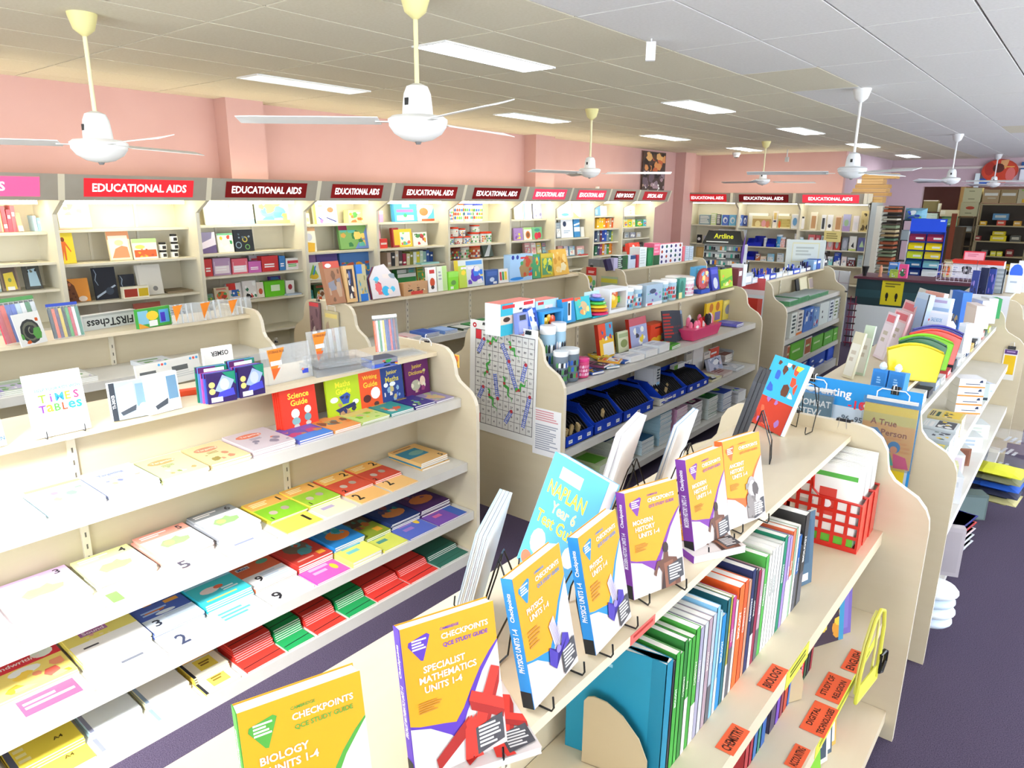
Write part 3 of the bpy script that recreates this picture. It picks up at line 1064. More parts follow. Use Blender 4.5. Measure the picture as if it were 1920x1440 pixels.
# teal cover in front with beige bookend
put(book_b(.21, .28, .02, '#1f7f9c', [('r', 0, .0, 1, 1, '#2088a4'), ('l', .1, .75, .5, .9, 3, '#8cc4d4')]), 'textbook', frame((-.62, 1.11, Z2), 12, 0), 'teal covered textbook facing the camera behind the beige bookend', 'book')


def bookend(w=.13, h=.16):
 b = B()
 pts = [(-w / 2, 0), (w / 2, 0), (w / 2, h * .35), (w * .36, h * .62), (w * .1, h * .86), (-w * .15, h * .98), (-w * .35, h), (-w / 2 + .008, h * .97), (-w / 2, h * .9)]
 b.prism([(a, c) for a, c in pts], 0, .003, 1, '#b8a684')
 b.box(-w / 2, 0, 0, w / 2, .02, .002, '#b8a684')
 return b


put(bookend(.14, .17), 'bookend', frame((-.60, 1.085, Z2), 12), 'beige curved metal bookend at the near end of the row', 'bookend')
put(bookend(.10, .17), 'bookend', frame((-.50, 1.98, .502), 60), 'beige curved metal bookend among the dark blue books', 'bookend')


def rack(nm_label, y0, x, seed, yawd=8):
 """red magazine rack with square holes, sloping front cut, files inside"""
 w, d, h = .25, .080, .27
 e = empty('magazine_rack', frame((x, y0, Z2), yawd))
 b = B()
 red = '#cf2c22|g'
 cell = .0415
 th = .003

 def side(y):
  rows, cols = 6, 6
  for r in range(rows):
   for c in range(cols):
    x0 = -w / 2 + c * cell
    z0 = r * cell + .012
    if r >= 4 and c >= 2:
     continue
    m = .006
    b.box(x0, y, z0, x0 + cell, y + th, z0 + m, red)
    b.box(x0, y, z0 + cell - m, x0 + cell, y + th, z0 + cell, red)
    b.box(x0, y, z0 + m, x0 + m, y + th, z0 + cell - m, red)
    b.box(x0 + cell - m, y, z0 + m, x0 + cell, y + th, z0 + cell - m, red)
 side(0)
 side(d - th)
 b.box(-w / 2, 0, 0, w / 2, d, .012, red)
 b.box(w / 2 - .003, 0, .012, w / 2, d, .012 + cell * 4, red)
 b.box(-w / 2 - .003, 0, .012, -w / 2, d, .012 + cell * 6, red)
 b.tube([(-w / 2, .0015, .262), (-w / 2 + .07, .0015, .266), (-w / 2 + .085, .0015, .25), (-w / 2 + .088, .0015, .20), (-w / 2 + .11, .0015, .18), (w / 2, .0015, .176)], .004, red, 6)
 b.tube([(-w / 2, d, .262), (-w / 2 + .07, d, .266), (-w / 2 + .085, d, .25), (-w / 2 + .088, d, .20), (-w / 2 + .11, d, .18), (w / 2, d, .176)], .004, red, 6)
 b.build('rack_body', e)
 tag(e, nm_label, 'magazine rack')


for i in range(3):
 rack(['red holed magazine rack, nearest, full of green edged workbooks', 'red holed magazine rack, middle one behind the nearest', 'red holed magazine rack, farthest one against the end panel'][i], 2.425 + .083 * i, -.585, i, 2)
 for j in range(4):
  ops = [('r', .04, .04, .96, .96, '#f4f3ec'), ('r', .04, .84, .96, .9, '#5ab04a'), ('r', .42, .35, .68, .7, '#d8483c'), ('c', .55, .5, .07, '#fff'), ('l', .1, .1, .35, .6, 5, '#c8c4bc'), ('r', .0, 0, 1, .13, '#6abf3c')]
  if i == 1 or (i == 0 and j > 2):
   ops = [('r', 0, 0, 1, 1, '#ecebe6'), ('l', .1, .5, .9, .9, 5, '#b0a8a0')]
  if i == 2:
   ops = [('r', .04, .5, .96, .94, '#222428'), ('t', 'MATHS', .6, .74, .1, '#f0f0f0', .5), ('r', .06, .1, .9, .45, '#e8e8e6')]
  put(book_b(.215, .285, .010, '#f1f0ea', ops), 'workbook', frame((-.585, 2.431 + .083 * i + .016 * j, Z2 + .014), 2), ['green banded workbook', 'white workbook', 'black and white workbook'][i] + ' in the ' + ['nearest', 'middle', 'farthest'][i] + f' red rack, {ORD[j]} from its open side', 'book')

# orange and yellow shelf labels
OR, YL = '#f4683c', '#d8dc4a'


def sticker(z, p0, p1, lines, col, label, w=.05, dx=0):
 """paper label lying on the shelf along its front edge, lettering reads along the aisle"""
 a, c = at(*p0, z), at(*p1, z)
 L_ = (c - a).length
 M = Matrix.Translation((a + c) / 2 + Vector((dx, 0, .0006))) @ Matrix.Rotation(math.pi / 2, 4, 'Z')
 b = B()
 b.box(-L_ / 2, -w / 2, 0, L_ / 2, w / 2, .0006, col)
 n = len(lines)
 ops = [('t', t, .5, (1 - (i + .5) / n), .52 / n, '#4a2418', .86) for i, t in enumerate(lines)]
 b.art((-L_ / 2, -w / 2, .0006), (L_, 0, 0), (0, w, 0), ops)
 return put(b, 'shelf_label', M, label, 'label')


sticker(Z2, (1362, 1412), (1385, 1362), ['CHEMISTRY'], OR, 'orange paper label reading chemistry on the shelf edge', w=.042)
sticker(Z2, (1436, 1292), (1462, 1250), ['BIOLOGY'], OR, 'orange paper label reading biology on the shelf edge', w=.042)
sticker(.5005, (1485, 1440), (1505, 1400), ['ACCOUNTING'], OR, 'orange paper label reading accounting on the lower shelf', w=.042)
sticker(.5005, (1516, 1372), (1556, 1325), ['DIGITAL', 'TECHNOLOGIES'], OR, 'orange paper label reading digital technologies', w=.07)
sticker(.5005, (1545, 1310), (1580, 1270), ['STUDY OF', 'RELIGION'], OR, 'orange paper label reading study of religion', w=.07)
sticker(.5005, (1590, 1258), (1612, 1222), ['ENGLISH'], OR, 'orange paper label reading english beside the yellow carrier', w=.05)
b = B()
b.box(-.09, -.0012, -.05, .09, 0, 0, YL)
b.art((-.09, -.0012, -.05), (.18, 0, 0), (0, 0, .05), [('l', .15, .3, .85, .8, 2, '#5a5a20')])
put(b, 'shelf_label', frame((-.765 + .3355, 1.74, Z2 - .002), 90), 'yellow paper label on the upper shelf front edge near biology', 'label')
b = B()
b.box(-.35, -.0012, -.04, .35, 0, 0, YL)
b.art((-.35, -.0012, -.04), (.7, 0, 0), (0, 0, .04), [('l', .05, .3, .95, .8, 2, '#6a6a20')])
put(b, 'shelf_label', frame((-.765 + .3855, 2.2, .498), 90), 'long yellow label strip on the lower shelf front edge', 'label')
b = B()
b.box(-.05, -.001, -.022, .05, 0, 0, '#e8625a')
b.art((-.05, -.001, -.022), (.1, 0, 0), (0, 0, .022), [('l', .1, .3, .9, .8, 1, '#a83028')])
put(b, 'shelf_label', frame((-.58, 1.14, GT), 90), 'small red price ticket on the top board edge', 'label')

# lower shelf spines
Z3 = .5005
LOW = [('red', '#a8343a', 24, 24), ('crimson', '#98283a', 20, 25), ('steel blue', '#3a68a0', 24, 27), ('green and blue', '#3c8070', 18, 27), ('denim blue', '#2c5a9c', 30, 28), None, ('plum grey', '#4a4258', 40, 28), ('violet', '#6a44a8', 26, 27), ('wine', '#8a3a44', 22, 26), ('brick red', '#b0402c', 28, 27),
  ('blue striped', '#3a62a8', 16, 27), ('ivory patterned', '#d8c8bc', 26, 26), ('navy spiral bound', '#232c50', 44, 27), ('scarlet', '#c42c34', 30, 27), ('dark green', '#2c4a34', 22, 26), ('black', '#24202c', 24, 27), ('dark red', '#8a2030', 20, 27)]
y = 1.62
for i, q in enumerate(LOW):
 if q is None:
  y += .03
  continue
 nm, c, t, h = q
 t, h = t / 1000 + .003, h / 100
 b = spine_b(t, h, .20, c, seed=100 + i)
 if 'spiral' in nm:
  for k in range(24):
   b.tube([(t / 2 - .004, -.004, .01 + k * .0108), (t / 2 + .003, -.004, .012 + k * .0108), (t / 2 + .003, .006, .012 + k * .0108), (t / 2 - .004, .006, .01 + k * .0108)], .0012, '#e8e8ec', 4)
 put(b, 'textbook', frame((-.50, y + t / 2, Z3), 90), f'{nm} textbook on the lower shelf, {ORD[i]} from the near end', 'book')
 y += t + .006
leop = [('r', 0, 0, 1, 1, '#3a2c3a'), ('b', 9, .05, .05, .95, .6, 18, ['#e8b83a', '#1c1414', '#c88a2a', '#f0d060']), ('b', 11, .1, .6, .9, .95, 8, ['#7a5a9a', '#4a3a3a', '#a87a6a']), ('r', .86, 0, 1, 1, '#3a8ab0')]
put(book_b(.16, .25, .02, '#3a2c3a', leop), 'picture_book', frame((-.50, 2.36, Z3 + .004), 62, 6), 'dark picture book with leopard spots at the end of the lower shelf', 'book')
put(book_b(.16, .24, .012, '#6a5aa0', [('r', .1, .1, .9, .9, '#7468ac')]), 'picture_book', frame((-.49, 2.42, Z3 + .004), 62, 6), 'purple blue book peeking out behind the leopard spotted one', 'book')
# base shelf things
put(book_b(.21, .27, .02, '#6fae2c', [('r', 0, 0, 1, 1, '#78b832'), ('b', 13, .1, .1, .9, .9, 8, ['#4a8a20', '#e8e0b0', '#2c3040'])]), 'textbook', frame((-.43, 2.05, .126), 80, 8), 'green covered textbook on the base shelf', 'book')
for i, (c, nm) in enumerate((('#d8502c', 'orange'), ('#cf4428', 'red orange'), ('#d85a34', 'burnt orange'), ('#c83c24', 'rust'), ('#26242a', 'black'), ('#302e34', 'charcoal'))):
 put(spine_b(.028, .25, .19, c, seed=200 + i, band='#1e1c22' if i < 4 else None), 'textbook', frame((-.46, 2.42 + .033 * i, .122), 90), f'{nm} spined book on the base shelf near the end panel, {ORD[i]} of the group', 'book')
for i, (c, nm) in enumerate((('#d8d4c8', 'white'), ('#4a5a68', 'grey blue'), ('#c8a04a', 'tan'))):
 put(book_b(.15, .22, .015, c, g_art(30 + i, ['#3a4a5a', '#e8e4d8', '#caa040', '#222'], 3)), 'textbook', frame((-.45, 2.20 + .05 * i, .126), 70, 6), f'{nm} faced book beside the orange spines on the base shelf', 'book')

# yellow carrier board hanging over the shelf end, with its black handle
b = B()
YC = '#d4d052'
ring = [(-.10, 0), (-.095, .10), (-.07, .19), (-.02, .265), (.02, .285), (.06, .265), (.08, .2), (.085, .1), (.08, 0)]
b.tube([(x, 0, z) for x, z in ring], .006, YC, 8, closed=True)
b.tube([(x * .82, .012, .02 + z * .9) for x, z in ring], .004, '#e0dc7c', 6, closed=True)
o = b.build('frame_ring', None)
e = empty('yellow_carrier', frame((-.345, 2.30, .44), 84, 0))
o.parent = e
b = B()
b.box(-.09, .0, .0, .075, .004, .05, YC)
b.build('carrier_foot', e)
b = B()
b.tube([(.085, -.005, .02), (.10, -.01, .02), (.125, -.01, .05), (.125, -.01, .085), (.10, -.01, .10), (.085, -.005, .09)], .007, '#1a1a1a|g', 6, closed=True)
b.build('handle', e)
tag(e, 'yellow loop shaped carrier frame with black handle hooked on the lower shelf', 'carrier')

# ------------------------------------------------------------------ near left gondola: flat piles
def pile(gx, z, xo, y0, y1, top, low=None, depth=.26, rot=90, n=3, t=.009, back=.10):
 """pile on a shelf whose front edge is at x=xo: n upper copies set back, m lower ones reaching the edge"""
 w = y1 - y0 - .012
 yc = (y0 + y1) / 2
 zz = z + .0006
 if low:
  cover, ops, m, lt, lab = low
  for i in range(m):
   M = frame((xo - .006, yc + random.uniform(-.003, .003), zz), 90)
   o = flat_b(w * .97, depth, lt, cover, ops, rot=0).build('workbook', M=M)
   tag(o, lab if i == m - 1 else 'lower copy beneath the ' + ' '.join(lab.replace(',', ' ').split()[:9]), 'book', None if i == m - 1 else 'copies beneath ' + ' '.join(lab.split()[:8]))
   zz += lt + .0004
 cover, ops, lab = top
 me = None
 for i in range(n):
  M = frame((xo - .012 - back + random.uniform(-.004, .004), yc + random.uniform(-.003, .003), zz), 90 + random.uniform(-.8, .8))
  if me is None:
   me = o = flat_b(w, min(depth, .45), t, cover, ops, rot=0).build('workbook', M=M)
  else:
   o = bpy.data.objects.new('workbook', me.data)
   COL.objects.link(o)
   o.matrix_world = M
  zz += t + .0004
  tag(o, lab if i == n - 1 else 'white edged lower copy under the ' + ' '.join(lab.replace(',', ' ').split()[:8]), 'book', None if i == n - 1 else 'copies under ' + ' '.join(lab.split()[:8]))


random.seed(4)


def kid(seed, bg, pal, title=None, num=None, band=None):
 """school workbook cover: title band, picture of blobs, big level number"""
 ops = [('r', 0, 0, 1, 1, bg)]
 if band:
  ops.append(('r', 0, .62, 1, 1, band))
 ops.append(('b', seed, .08, .12, .92, .6, 12, pal))
 if title:
  ops.append(('t', title, .45, .84, .12, pal[0], .75))
 ops.append(('l', .1, .68, .6, .75, 1, pal[-1]))
 if num:
  ops.append(('t', num, .86, .84, .17, '#2a2a2e', .2))
 return ops


X4 = XG1 + .455
Z4 = .3105
T4 = [
 (.22, .46, ('#f2f6f8', kid(1, '#f4f7f8', ['#a8d4ec', '#d8ecf4', '#f8e8b0'], 'Maths'), 'very pale blue workbook pile at the far left of the third shelf'), ('#f6f6f4', [('l', .1, .2, .9, .8, 3, '#d8ecf4')], 1, .008, 'pale workbook lying at the shelf edge, leftmost')),
 (.46, .73, ('#f6d85a', [('r', 0, 0, 1, 1, '#f4e07c'), ('r', 0, .62, 1, 1, '#e0384a'), ('e', .8, .8, .14, .14, '#e8f6f0'), ('t', 'Handwriting', .45, .74, .12, '#fbe9ec', .8), ('e', .5, .5, .2, .1, '#f4fbfb'), ('b', 2, .05, .05, .95, .5, 14, ['#f0a83a', '#f8d85a', '#a8d888', '#e86a5a', '#f4a07a'])], 'yellow and red handwriting picture book pile at the lower left'),
  ('#f4f2f2', [('r', .2, .1, .9, .5, '#f05a80'), ('l', .25, .2, .85, .4, 2, '#fbe4ea')], 2, .008, 'white workbook with pink lettering projecting under the handwriting pile')),
 (.73, .985, ('#f6ea78', [('r', 0, 0, 1, 1, '#fafaf6'), ('r', 0, .5, 1, 1, '#f0e47a'), ('r', .22, .66, .62, .8, '#b070b0'), ('t', 'Sound', .42, .73, .09, '#f6e9f6', .35), ('t', 'Waves', .72, .83, .09, '#c08a8a', .3), ('b', 3, .2, .5, .6, .66, 6, ['#e8b0a0', '#f4e8b0']), ('t', '1', .25, .34, .2, '#4a4a50', .2, 90)], 'white and yellow spelling workbook pile with a large one, beside the handwriting pile'),
  ('#f4f6f8', [('t', '1', .6, .3, .3, '#6a6e7a', .2, 90)], 2, .009, 'white workbook with a large one projecting toward the aisle')),
 (.985, 1.20, ('#4a62b0', [('r', 0, 0, 1, 1, '#dfeaf6'), ('r', 0, .42, 1, 1, '#4a62b4'), ('r', .25, .82, .42, .9, '#f0a03a'), ('r', .62, .70, .9, .80, '#f0a848'), ('e', .35, .6, .2, .05, '#d8783a'), ('e', .5, .48, .2, .05, '#e8f0f4'), ('l', .1, .5, .6, .66, 2, '#a8c4ec'), ('t', '3', .2, .24, .2, '#2c3040', .2), ('l', .4, .1, .95, .4, 4, '#c8d8ea')], 'blue and white spelling workbook pile with a large three'),
  ('#f2f5fa', [('t', '2', .35, .25, .3, '#3a4058', .2)], 1, .01, 'white workbook with a large two reaching the shelf edge')),
 (1.20, 1.42, ('#2fb8c8', [('r', 0, 0, 1, 1, '#45c4cc'), ('r', 0, .66, 1, 1, '#9cd4ea'), ('t', 'Maths', .4, .84, .14, '#3a7ab8', .6), ('t', '5', .84, .84, .2, '#22303a', .2), ('e', .35, .4, .2, .1, '#f4dcd4'), ('e', .55, .42, .1, .06, '#e86a4a'), ('l', .55, .2, .95, .34, 2, '#f0f6f4'), ('l', .1, .05, .9, .12, 1, '#f0e46a')], 'teal maths workbook pile with a large five'),
  ('#e8f8f8', [('l', .1, .1, .9, .4, 3, '#5ac8d0')], 2, .007, 'white and teal workbook projecting under the pile with a five')),
 (1.42, 1.64, ('#e8714a', [('r', 0, 0, 1, 1, '#f2f0ee'), ('r', 0, .48, 1, 1, '#e4704c'), ('r', .12, .74, .42, .84, '#e8e8ea'), ('t', 'iMaths', .27, .79, .08, '#2a3a80', .25), ('e', .75, .8, .14, .08, '#6ab898'), ('t', '6', .3, .28, .2, '#26262a', .2, 180), ('l', .4, .1, .95, .42, 5, '#c8dcec')], 'orange and white workbook pile with an upside down six'),
  ('#f6f2ee', [('t', '6', .25, .2, .26, '#26262a', .2, 180)], 1, .01, 'white workbook with an upside down six at the shelf edge')),
 (1.64, 1.84, ('#c83c34', [('r', 0, 0, 1, 1, '#cc4438'), ('e', .5, .62, .34, .24, '#7a6a5a'), ('e', .55, .4, .18, .14, '#5aa4a4'), ('b', 5, .2, .3, .8, .85, 8, ['#c8644a', '#5ab0b8', '#3a6a6a', '#e08a5a']), ('r', .7, .1, .9, .24, '#f0a83a'), ('l', .1, .08, .6, .16, 1, '#e8a898')], 'red atlas pile with a round fish picture'),
  ('#e04aa8', [('r', 0, 0, 1, 1, '#e45cb0'), ('l', .2, .2, .8, .5, 2, '#f0a8d4'), ('e', .8, .3, .08, .12, '#f0c83a')], 1, .008, 'magenta workbook under the red atlas pile')),
 (1.84, 2.03, ('#2a86cc', [('r', 0, 0, 1, 1, '#2f8ad0'), ('e', .5, .4, .36, .2, '#e8843c'), ('b', 6, .25, .4, .75, .85, 8, ['#3a5a9a', '#2a9aa0', '#5ab4c8']), ('r', .1, .8, .25, .92, '#f0b03a')], 'bright blue atlas pile with orange fish'),
  ('#e8e070', [('r', 0, 0, 1, 1, '#f0e66c'), ('l', .2, .2, .8, .6, 2, '#7ac8c0'), ('e', .8, .6, .08, .12, '#3ab0c8')], 2, .014, 'yellow workbook under the bright blue atlas pile')),
 (2.03, 2.20, ('#8ca03a', [('r', 0, 0, 1, 1, '#9aac38'), ('r', 0, .55, 1, 1, '#5a4438'), ('b', 7, .1, .4, .9, .95, 9, ['#8a5a4a', '#4a7a6a', '#c8783a']), ('r', .6, .12, .85, .3, '#f0b03a')], 'olive and brown atlas pile'),
  ('#e0d858', [('r', 0, 0, 1, 1, '#d8dc60'), ('l', .2, .2, .8, .6, 2, '#5a9a8a')], 1, .01, 'yellow green workbook under the olive atlas pile')),
 (2.20, 2.41, ('#26386c', [('r', 0, 0, 1, 1, '#243a70'), ('e', .5, .4, .36, .18, '#d8884a'), ('b', 8, .2, .45, .8, .9, 8, ['#5a4a6a', '#2a8a8a', '#8a4a4a']), ('r', .1, .8, .25, .92, '#e8a83a')], 'navy atlas pile with orange fish'),
  ('#5a68b8', [('r', 0, 0, 1, 1, '#5a6cc0'), ('l', .2, .2, .7, .6, 2, '#a078c0'), ('e', .8, .5, .08, .12, '#f0c83a')], 1, .008, 'blue violet workbook under the navy atlas pile')),
 (2.41, 2.64, ('#4a2a5c', [('r', 0, 0, 1, 1, '#4c2c60'), ('e', .5, .45, .36, .2, '#d88048'), ('b', 9, .2, .5, .8, .9, 8, ['#7a4a6a', '#2a8a8a', '#9a5a4a']), ('r', .1, .82, .3, .92, '#e8a83a')], 'dark purple atlas pile next to the end panel'),
  ('#6a4aa0', [('r', 0, 0, .7, 1, '#7a50a8'), ('r', .7, 0, 1, 1, '#3c62b0'), ('l', .2, .2, .6, .6, 2, '#d86a9a'), ('r', .6, .6, .8, .85, '#f0c03a')], 1, .008, 'violet and blue workbook under the dark purple atlas pile')),
]
for i, (a, c, top, low) in enumerate(T4):
 pile(XG1, Z4, X4, a, c, top, low, n=[2, 2, 3, 3, 4, 2, 4, 3, 2, 4, 4][i], back=.13)

X3 = XG1 + .41
Z3b = .5855


def english(num, bg, band, seed, mp=True):
 o = [('r', 0, 0, 1, 1, bg), ('r', 0, .74, 1, 1, band), ('l', .08, .8, .6, .93, 2, '#f8f4f4'), ('t', num, .84, .87, .15, '#3a3a40', .2)]
 if mp:
  o += [('e', .5, .42, .34, .24, '#e0f2fa'), ('p', [(.22, .45), (.35, .58), (.5, .56), (.62, .62), (.66, .52), (.8, .48), (.76, .36), (.6, .3), (.42, .32), (.28, .3)], '#a8dc8c'), ('e', .4, .45, .1, .08, '#f0e08a')]
 return o


pl = [
 (.30, .56, ('#eaf6fa', english('2', '#fafcfd', '#d8f0f6', 1), 'very pale blue english workbook pile with a two'), ('#f6fbfc', [('r', 0, 0, .3, .3, '#9ad4e8')], 1, .007, 'pale workbook edge under the pile with a two'), 2),
 (.57, .82, ('#f0d8f0', english('3', '#fcf8fc', '#eac4ee', 2), 'pale lilac english workbook pile with a three'), ('#f8f8fa', [('l', .2, .2, .8, .4, 1, '#b0b0b8')], 1, .007, 'white workbook under the lilac pile'), 3),
 (.83, 1.05, ('#f0f0a8', english('4', '#fbfcf6', '#ecf0a8', 3), 'pale yellow english workbook pile with a four'), ('#f6f8f0', [('r', .0, 0, .2, .3, '#7ac05a')], 1, .007, 'white workbook under the pale yellow pile'), 3),
 (1.06, 1.28, ('#f0a898', english('5', '#fbf9f8', '#f0a494', 4), 'coral banded english workbook pile with a five'), ('#f8f2f0', [('r', 0, .0, 1, .2, '#f4b8ac'), ('t', '5', .3, .3, .25, '#4a4a58', .2)], 1, .007, 'white workbook with coral edge under the coral pile'), 4),
 (1.29, 1.50, ('#9a9ea4', english('6', '#f2f8fb', '#8e9298', 5), 'grey banded english workbook pile with a six'), ('#f0f4f8', [('l', .2, .2, .7, .3, 1, '#8a90b0')], 1, .007, 'white workbook projecting under the grey pile'), 5),
]
for a, c, top, low, n in pl:
 pile(XG1, Z3b, X3, a, c, top, low, n=n, t=.008, back=.11)


def aus(num, c, seed):
 return [('r', 0, 0, 1, 1, '#f0dc62'), ('r', 0, 0, 1, .6, c), ('r', 0, .62, 1, .98, '#f0b45c'), ('l', .1, .7, .7, .9, 3, '#f8e8b0'), ('t', num, .85, .8, .2, '#2a2620', .2), ('e', .3, .3, .1, .09, '#c8b8a8'), ('e', .65, .34, .1, .09, '#b8a898'), ('t', num, .12, .1, .12, '#2a2620', .2)]


pl = [
 (1.54, 1.74, ('#e8d84a', aus('1', '#8ccc30', 1), 'lime and orange workbook pile with a one, nearer of two'), ('#f0e070', [('r', 0, 0, 1, 1, '#f0d45a'), ('t', '1', .8, .3, .3, '#26221c', .2)], 1, .005, 'yellow workbook under the nearer lime pile'), 2),
 (1.745, 1.93, ('#e8c84a', aus('1', '#9cc83a', 2), 'lime and orange workbook pile with a one, farther of two'), ('#f0e8c0', [('l', .2, .2, .8, .6, 2, '#b8a8c8')], 1, .006, 'pale workbook under the farther lime pile'), 2),
 (1.94, 2.13, ('#d8583c', aus('2', '#d8543c', 3), 'red and orange workbook pile with a two, nearer of two'), ('#f0c07a', [('r', 0, 0, 1, 1, '#f2bc70'), ('t', '2', .2, .3, .3, '#26221c', .2)], 1, .005, 'orange workbook with a two under the nearer red pile'), 2),
 (2.135, 2.32, ('#d8583c', aus('2', '#d04c38', 4), 'red and orange workbook pile with a two, farther of two'), ('#f0c07a', [('r', 0, 0, 1, 1, '#f4c47c'), ('t', '2', .3, .4, .3, '#26221c', .2)], 1, .005, 'orange workbook with a two under the farther red pile'), 2),
]
for a, c, top, low, n in pl:
 pile(XG1, Z3b, X3, a, c, top, low, n=n, t=.007, back=.12, depth=.25)
for i in range(4):
 o = flat_b(.2, .26, .010, '#d8b070' if i != 1 else '#2a7a9a', [('r', 0, 0, 1, 1, '#e8bc78'), ('r', .0, .35, .75, .8, '#3a8ca8'), ('l', .1, .85, .8, .95, 1, '#b07a4a'), ('e', .5, .55, .25, .12, '#7ab0a8'), ('t', '5', .85, .1, .14, '#2a2a2a', .2)], rot=0).build('workbook', M=frame((X3 - .10 + (.012 if i < 1 else 0), 2.525, Z3b + .0006 + .0105 * i), 88 + i))
 tag(o, 'tan and blue workbook, top of the small pile by the end panel' if i == 3 else 'tan edged copy in the small pile by the end panel', 'book', None if i == 3 else 'lower tan edged copies by the end panel')

X2 = XG1 + .365
Z2b = .9455


def excel(bg, pal, seed):
 return [('r', 0, 0, 1, 1, bg), ('e', .42, .72, .3, .12, pal[0]), ('t', 'Targeting', .45, .72, .09, pal[1], .5), ('l', .3, .45, .7, .55, 2, pal[2]), ('b', seed, .1, .1, .95, .45, 6, pal)]


pl = [
 (.52, .70, ('#eceae4', excel('#f8f4ec', ['#c8dcec', '#f0b8a0', '#e8e0c0'], 1), 'pale cream and blue workbook pile at the left end of the upper shelf'), 2),
 (.70, .89, ('#c8e0ec', [('r', 0, 0, 1, 1, '#f4f4ee'), ('r', 0, .3, 1, .9, '#bcdcea'), ('b', 2, .1, .3, .9, .7, 8, ['#e0a08a', '#8cb898', '#a890b0', '#e8e0b0']), ('r', 0, .9, 1, 1, '#f0c88a')], 'pale blue workbook pile with pictures and an orange edge, upper shelf'), 3),
 (.89, 1.08, ('#c4c8e4', excel('#c8cce6', ['#a8b0dc', '#7a84c8', '#b8a48c'], 3), 'blue grey spelling workbook pile on the upper shelf'), 4),
 (1.08, 1.27, ('#d2d89c', excel('#d4d8a4', ['#e8a06a', '#f4e4c8', '#8a9a5a'], 4), 'pale green spelling workbook pile on the upper shelf'), 3),
 (1.27, 1.45, ('#dcc490', excel('#dcc898', ['#c88a6a', '#f0dcc0', '#9a8a4a'], 5), 'tan spelling workbook pile on the upper shelf'), 3),
 (1.45, 1.66, ('#c8b8bc', excel('#c8bcc0', ['#d8785a', '#f0dcd4', '#8a8290'], 6), 'grey pink spelling workbook pile on the upper shelf'), 4),
 (1.67, 1.86, ('#6a6ac0', [('r', 0, 0, 1, 1, '#6c5cae'), ('b', 7, 0, .3, 1, 1, 20, ['#c84a7a', '#5a6ac8', '#8a5ab0', '#c88a5a']), ('r', 0, 0, 1, .34, '#4a86d8')], 'purple and blue patterned maths workbook pile'), 2),
 (1.86, 2.02, ('#e8a060', [('r', 0, 0, 1, 1, '#ee9a5a'), ('b', 8, 0, .3, 1, 1, 16, ['#6a7a8a', '#e8843a', '#8a5a4a', '#c8b070'])], 'orange patterned maths workbook pile'), 2),
 (2.02, 2.20, ('#c8dc80', [('r', 0, 0, 1, 1, '#cce088'), ('r', 0, .6, 1, 1, '#ead080'), ('b', 9, .1, .1, .9, .6, 9, ['#8ac83c', '#e8b0a0', '#e0d860']), ('l', .1, .8, .8, .9, 1, '#b8906a')], 'light green grammar workbook pile'), 2),
 (2.20, 2.36, ('#3a9a98', [('r', 0, 0, 1, 1, '#3ea09c'), ('b', 10, .1, .1, .9, .6, 9, ['#e8e0d0', '#e0643a', '#c8a83a']), ('l', .1, .75, .8, .9, 1, '#d8b85a')], 'teal grammar workbook pile'), 2),
 (2.36, 2.51, ('#3c3480', [('r', 0, 0, 1, 1, '#3e3688'), ('b', 11, .1, .05, .9, .5, 7, ['#8ccc50', '#f0f0f0', '#5a8ad8']), ('l', .1, .7, .8, .9, 2, '#d8b83a')], 'dark violet grammar workbook pile'), 2),
 (2.51, 2.655, ('#9a8cb8', [('r', 0, 0, 1, 1, '#a094bc'), ('b', 12, .1, .1, .9, .9, 12, ['#d8b884', '#b8c890', '#c8a8b8'])], 'lilac grammar workbook pile nearest the end panel'), 1),
]
for a, c, top, n in pl:
 pile(XG1, Z2b, X2, a, c, top, None, n=n, t=.008, back=.01, depth=.25 if a < 1.6 else .20)


# guides standing at the back of the same shelf
def wguide(p0, p1, y, bg, title, tc, blobs, label, n=1, t=.012, xx=-2.755):
 a, c = at_x(p0[0], p0[1], xx), at_x(p1[0], p1[1], xx)
 w = abs(c.y - a.y)
 for i in range(n):
  ops = [('r', 0, 0, 1, 1, bg), ('t', title[0], .5, .80, .14, tc, .85), ('t', title[1], .5, .63, .14, tc, .7)] + blobs
  put(book_b(w, .20, t, bg, ops, spine=bg), 'guide_book', frame((xx, (a.y + c.y) / 2, Z2b + .0005), 90, 6) @ Matrix.Translation((-.004 * i, i * (t + .001) - .03, 0)),
   label if i == 0 else f'red spined copy behind the red science guide', 'book', None if i == 0 else 'copies behind the red science guide')


wguide((528, 822), (592, 800), 0, '#e8402c', ('Science', 'Guide'), '#ffe84a', [('c', .36, .38, .12, '#fbf6f0'), ('c', .72, .42, .10, '#fbf6f0'), ('e', .36, .2, .12, .09, '#8ab8b8'), ('e', .7, .24, .1, .09, '#7aa8b0'), ('e', .36, .08, .08, .05, '#d8d0c0'), ('e', .7, .1, .08, .05, '#d8d0c0')], 'red science guide book standing at the back of the upper shelf', 4, .01)
wguide((612, 800), (672, 778), 0, '#b8d423', ('Maths', 'Guide'), '#f4ee3a', [('e', .2, .45, .12, .07, '#fbfbf4'), ('e', .84, .3, .1, .06, '#fbfbf4'), ('p', [(.35, .5), (.6, .58), (.7, .5), (.62, .3), (.45, .3)], '#3a5ab0'), ('p', [(.2, .2), (.8, .3), (.85, .2), (.3, .12)], '#28306a'), ('b', 4, .2, .05, .9, .5, 8, ['#3a3a5a', '#b8906a', '#283068'])], 'lime green maths guide book standing at the back')
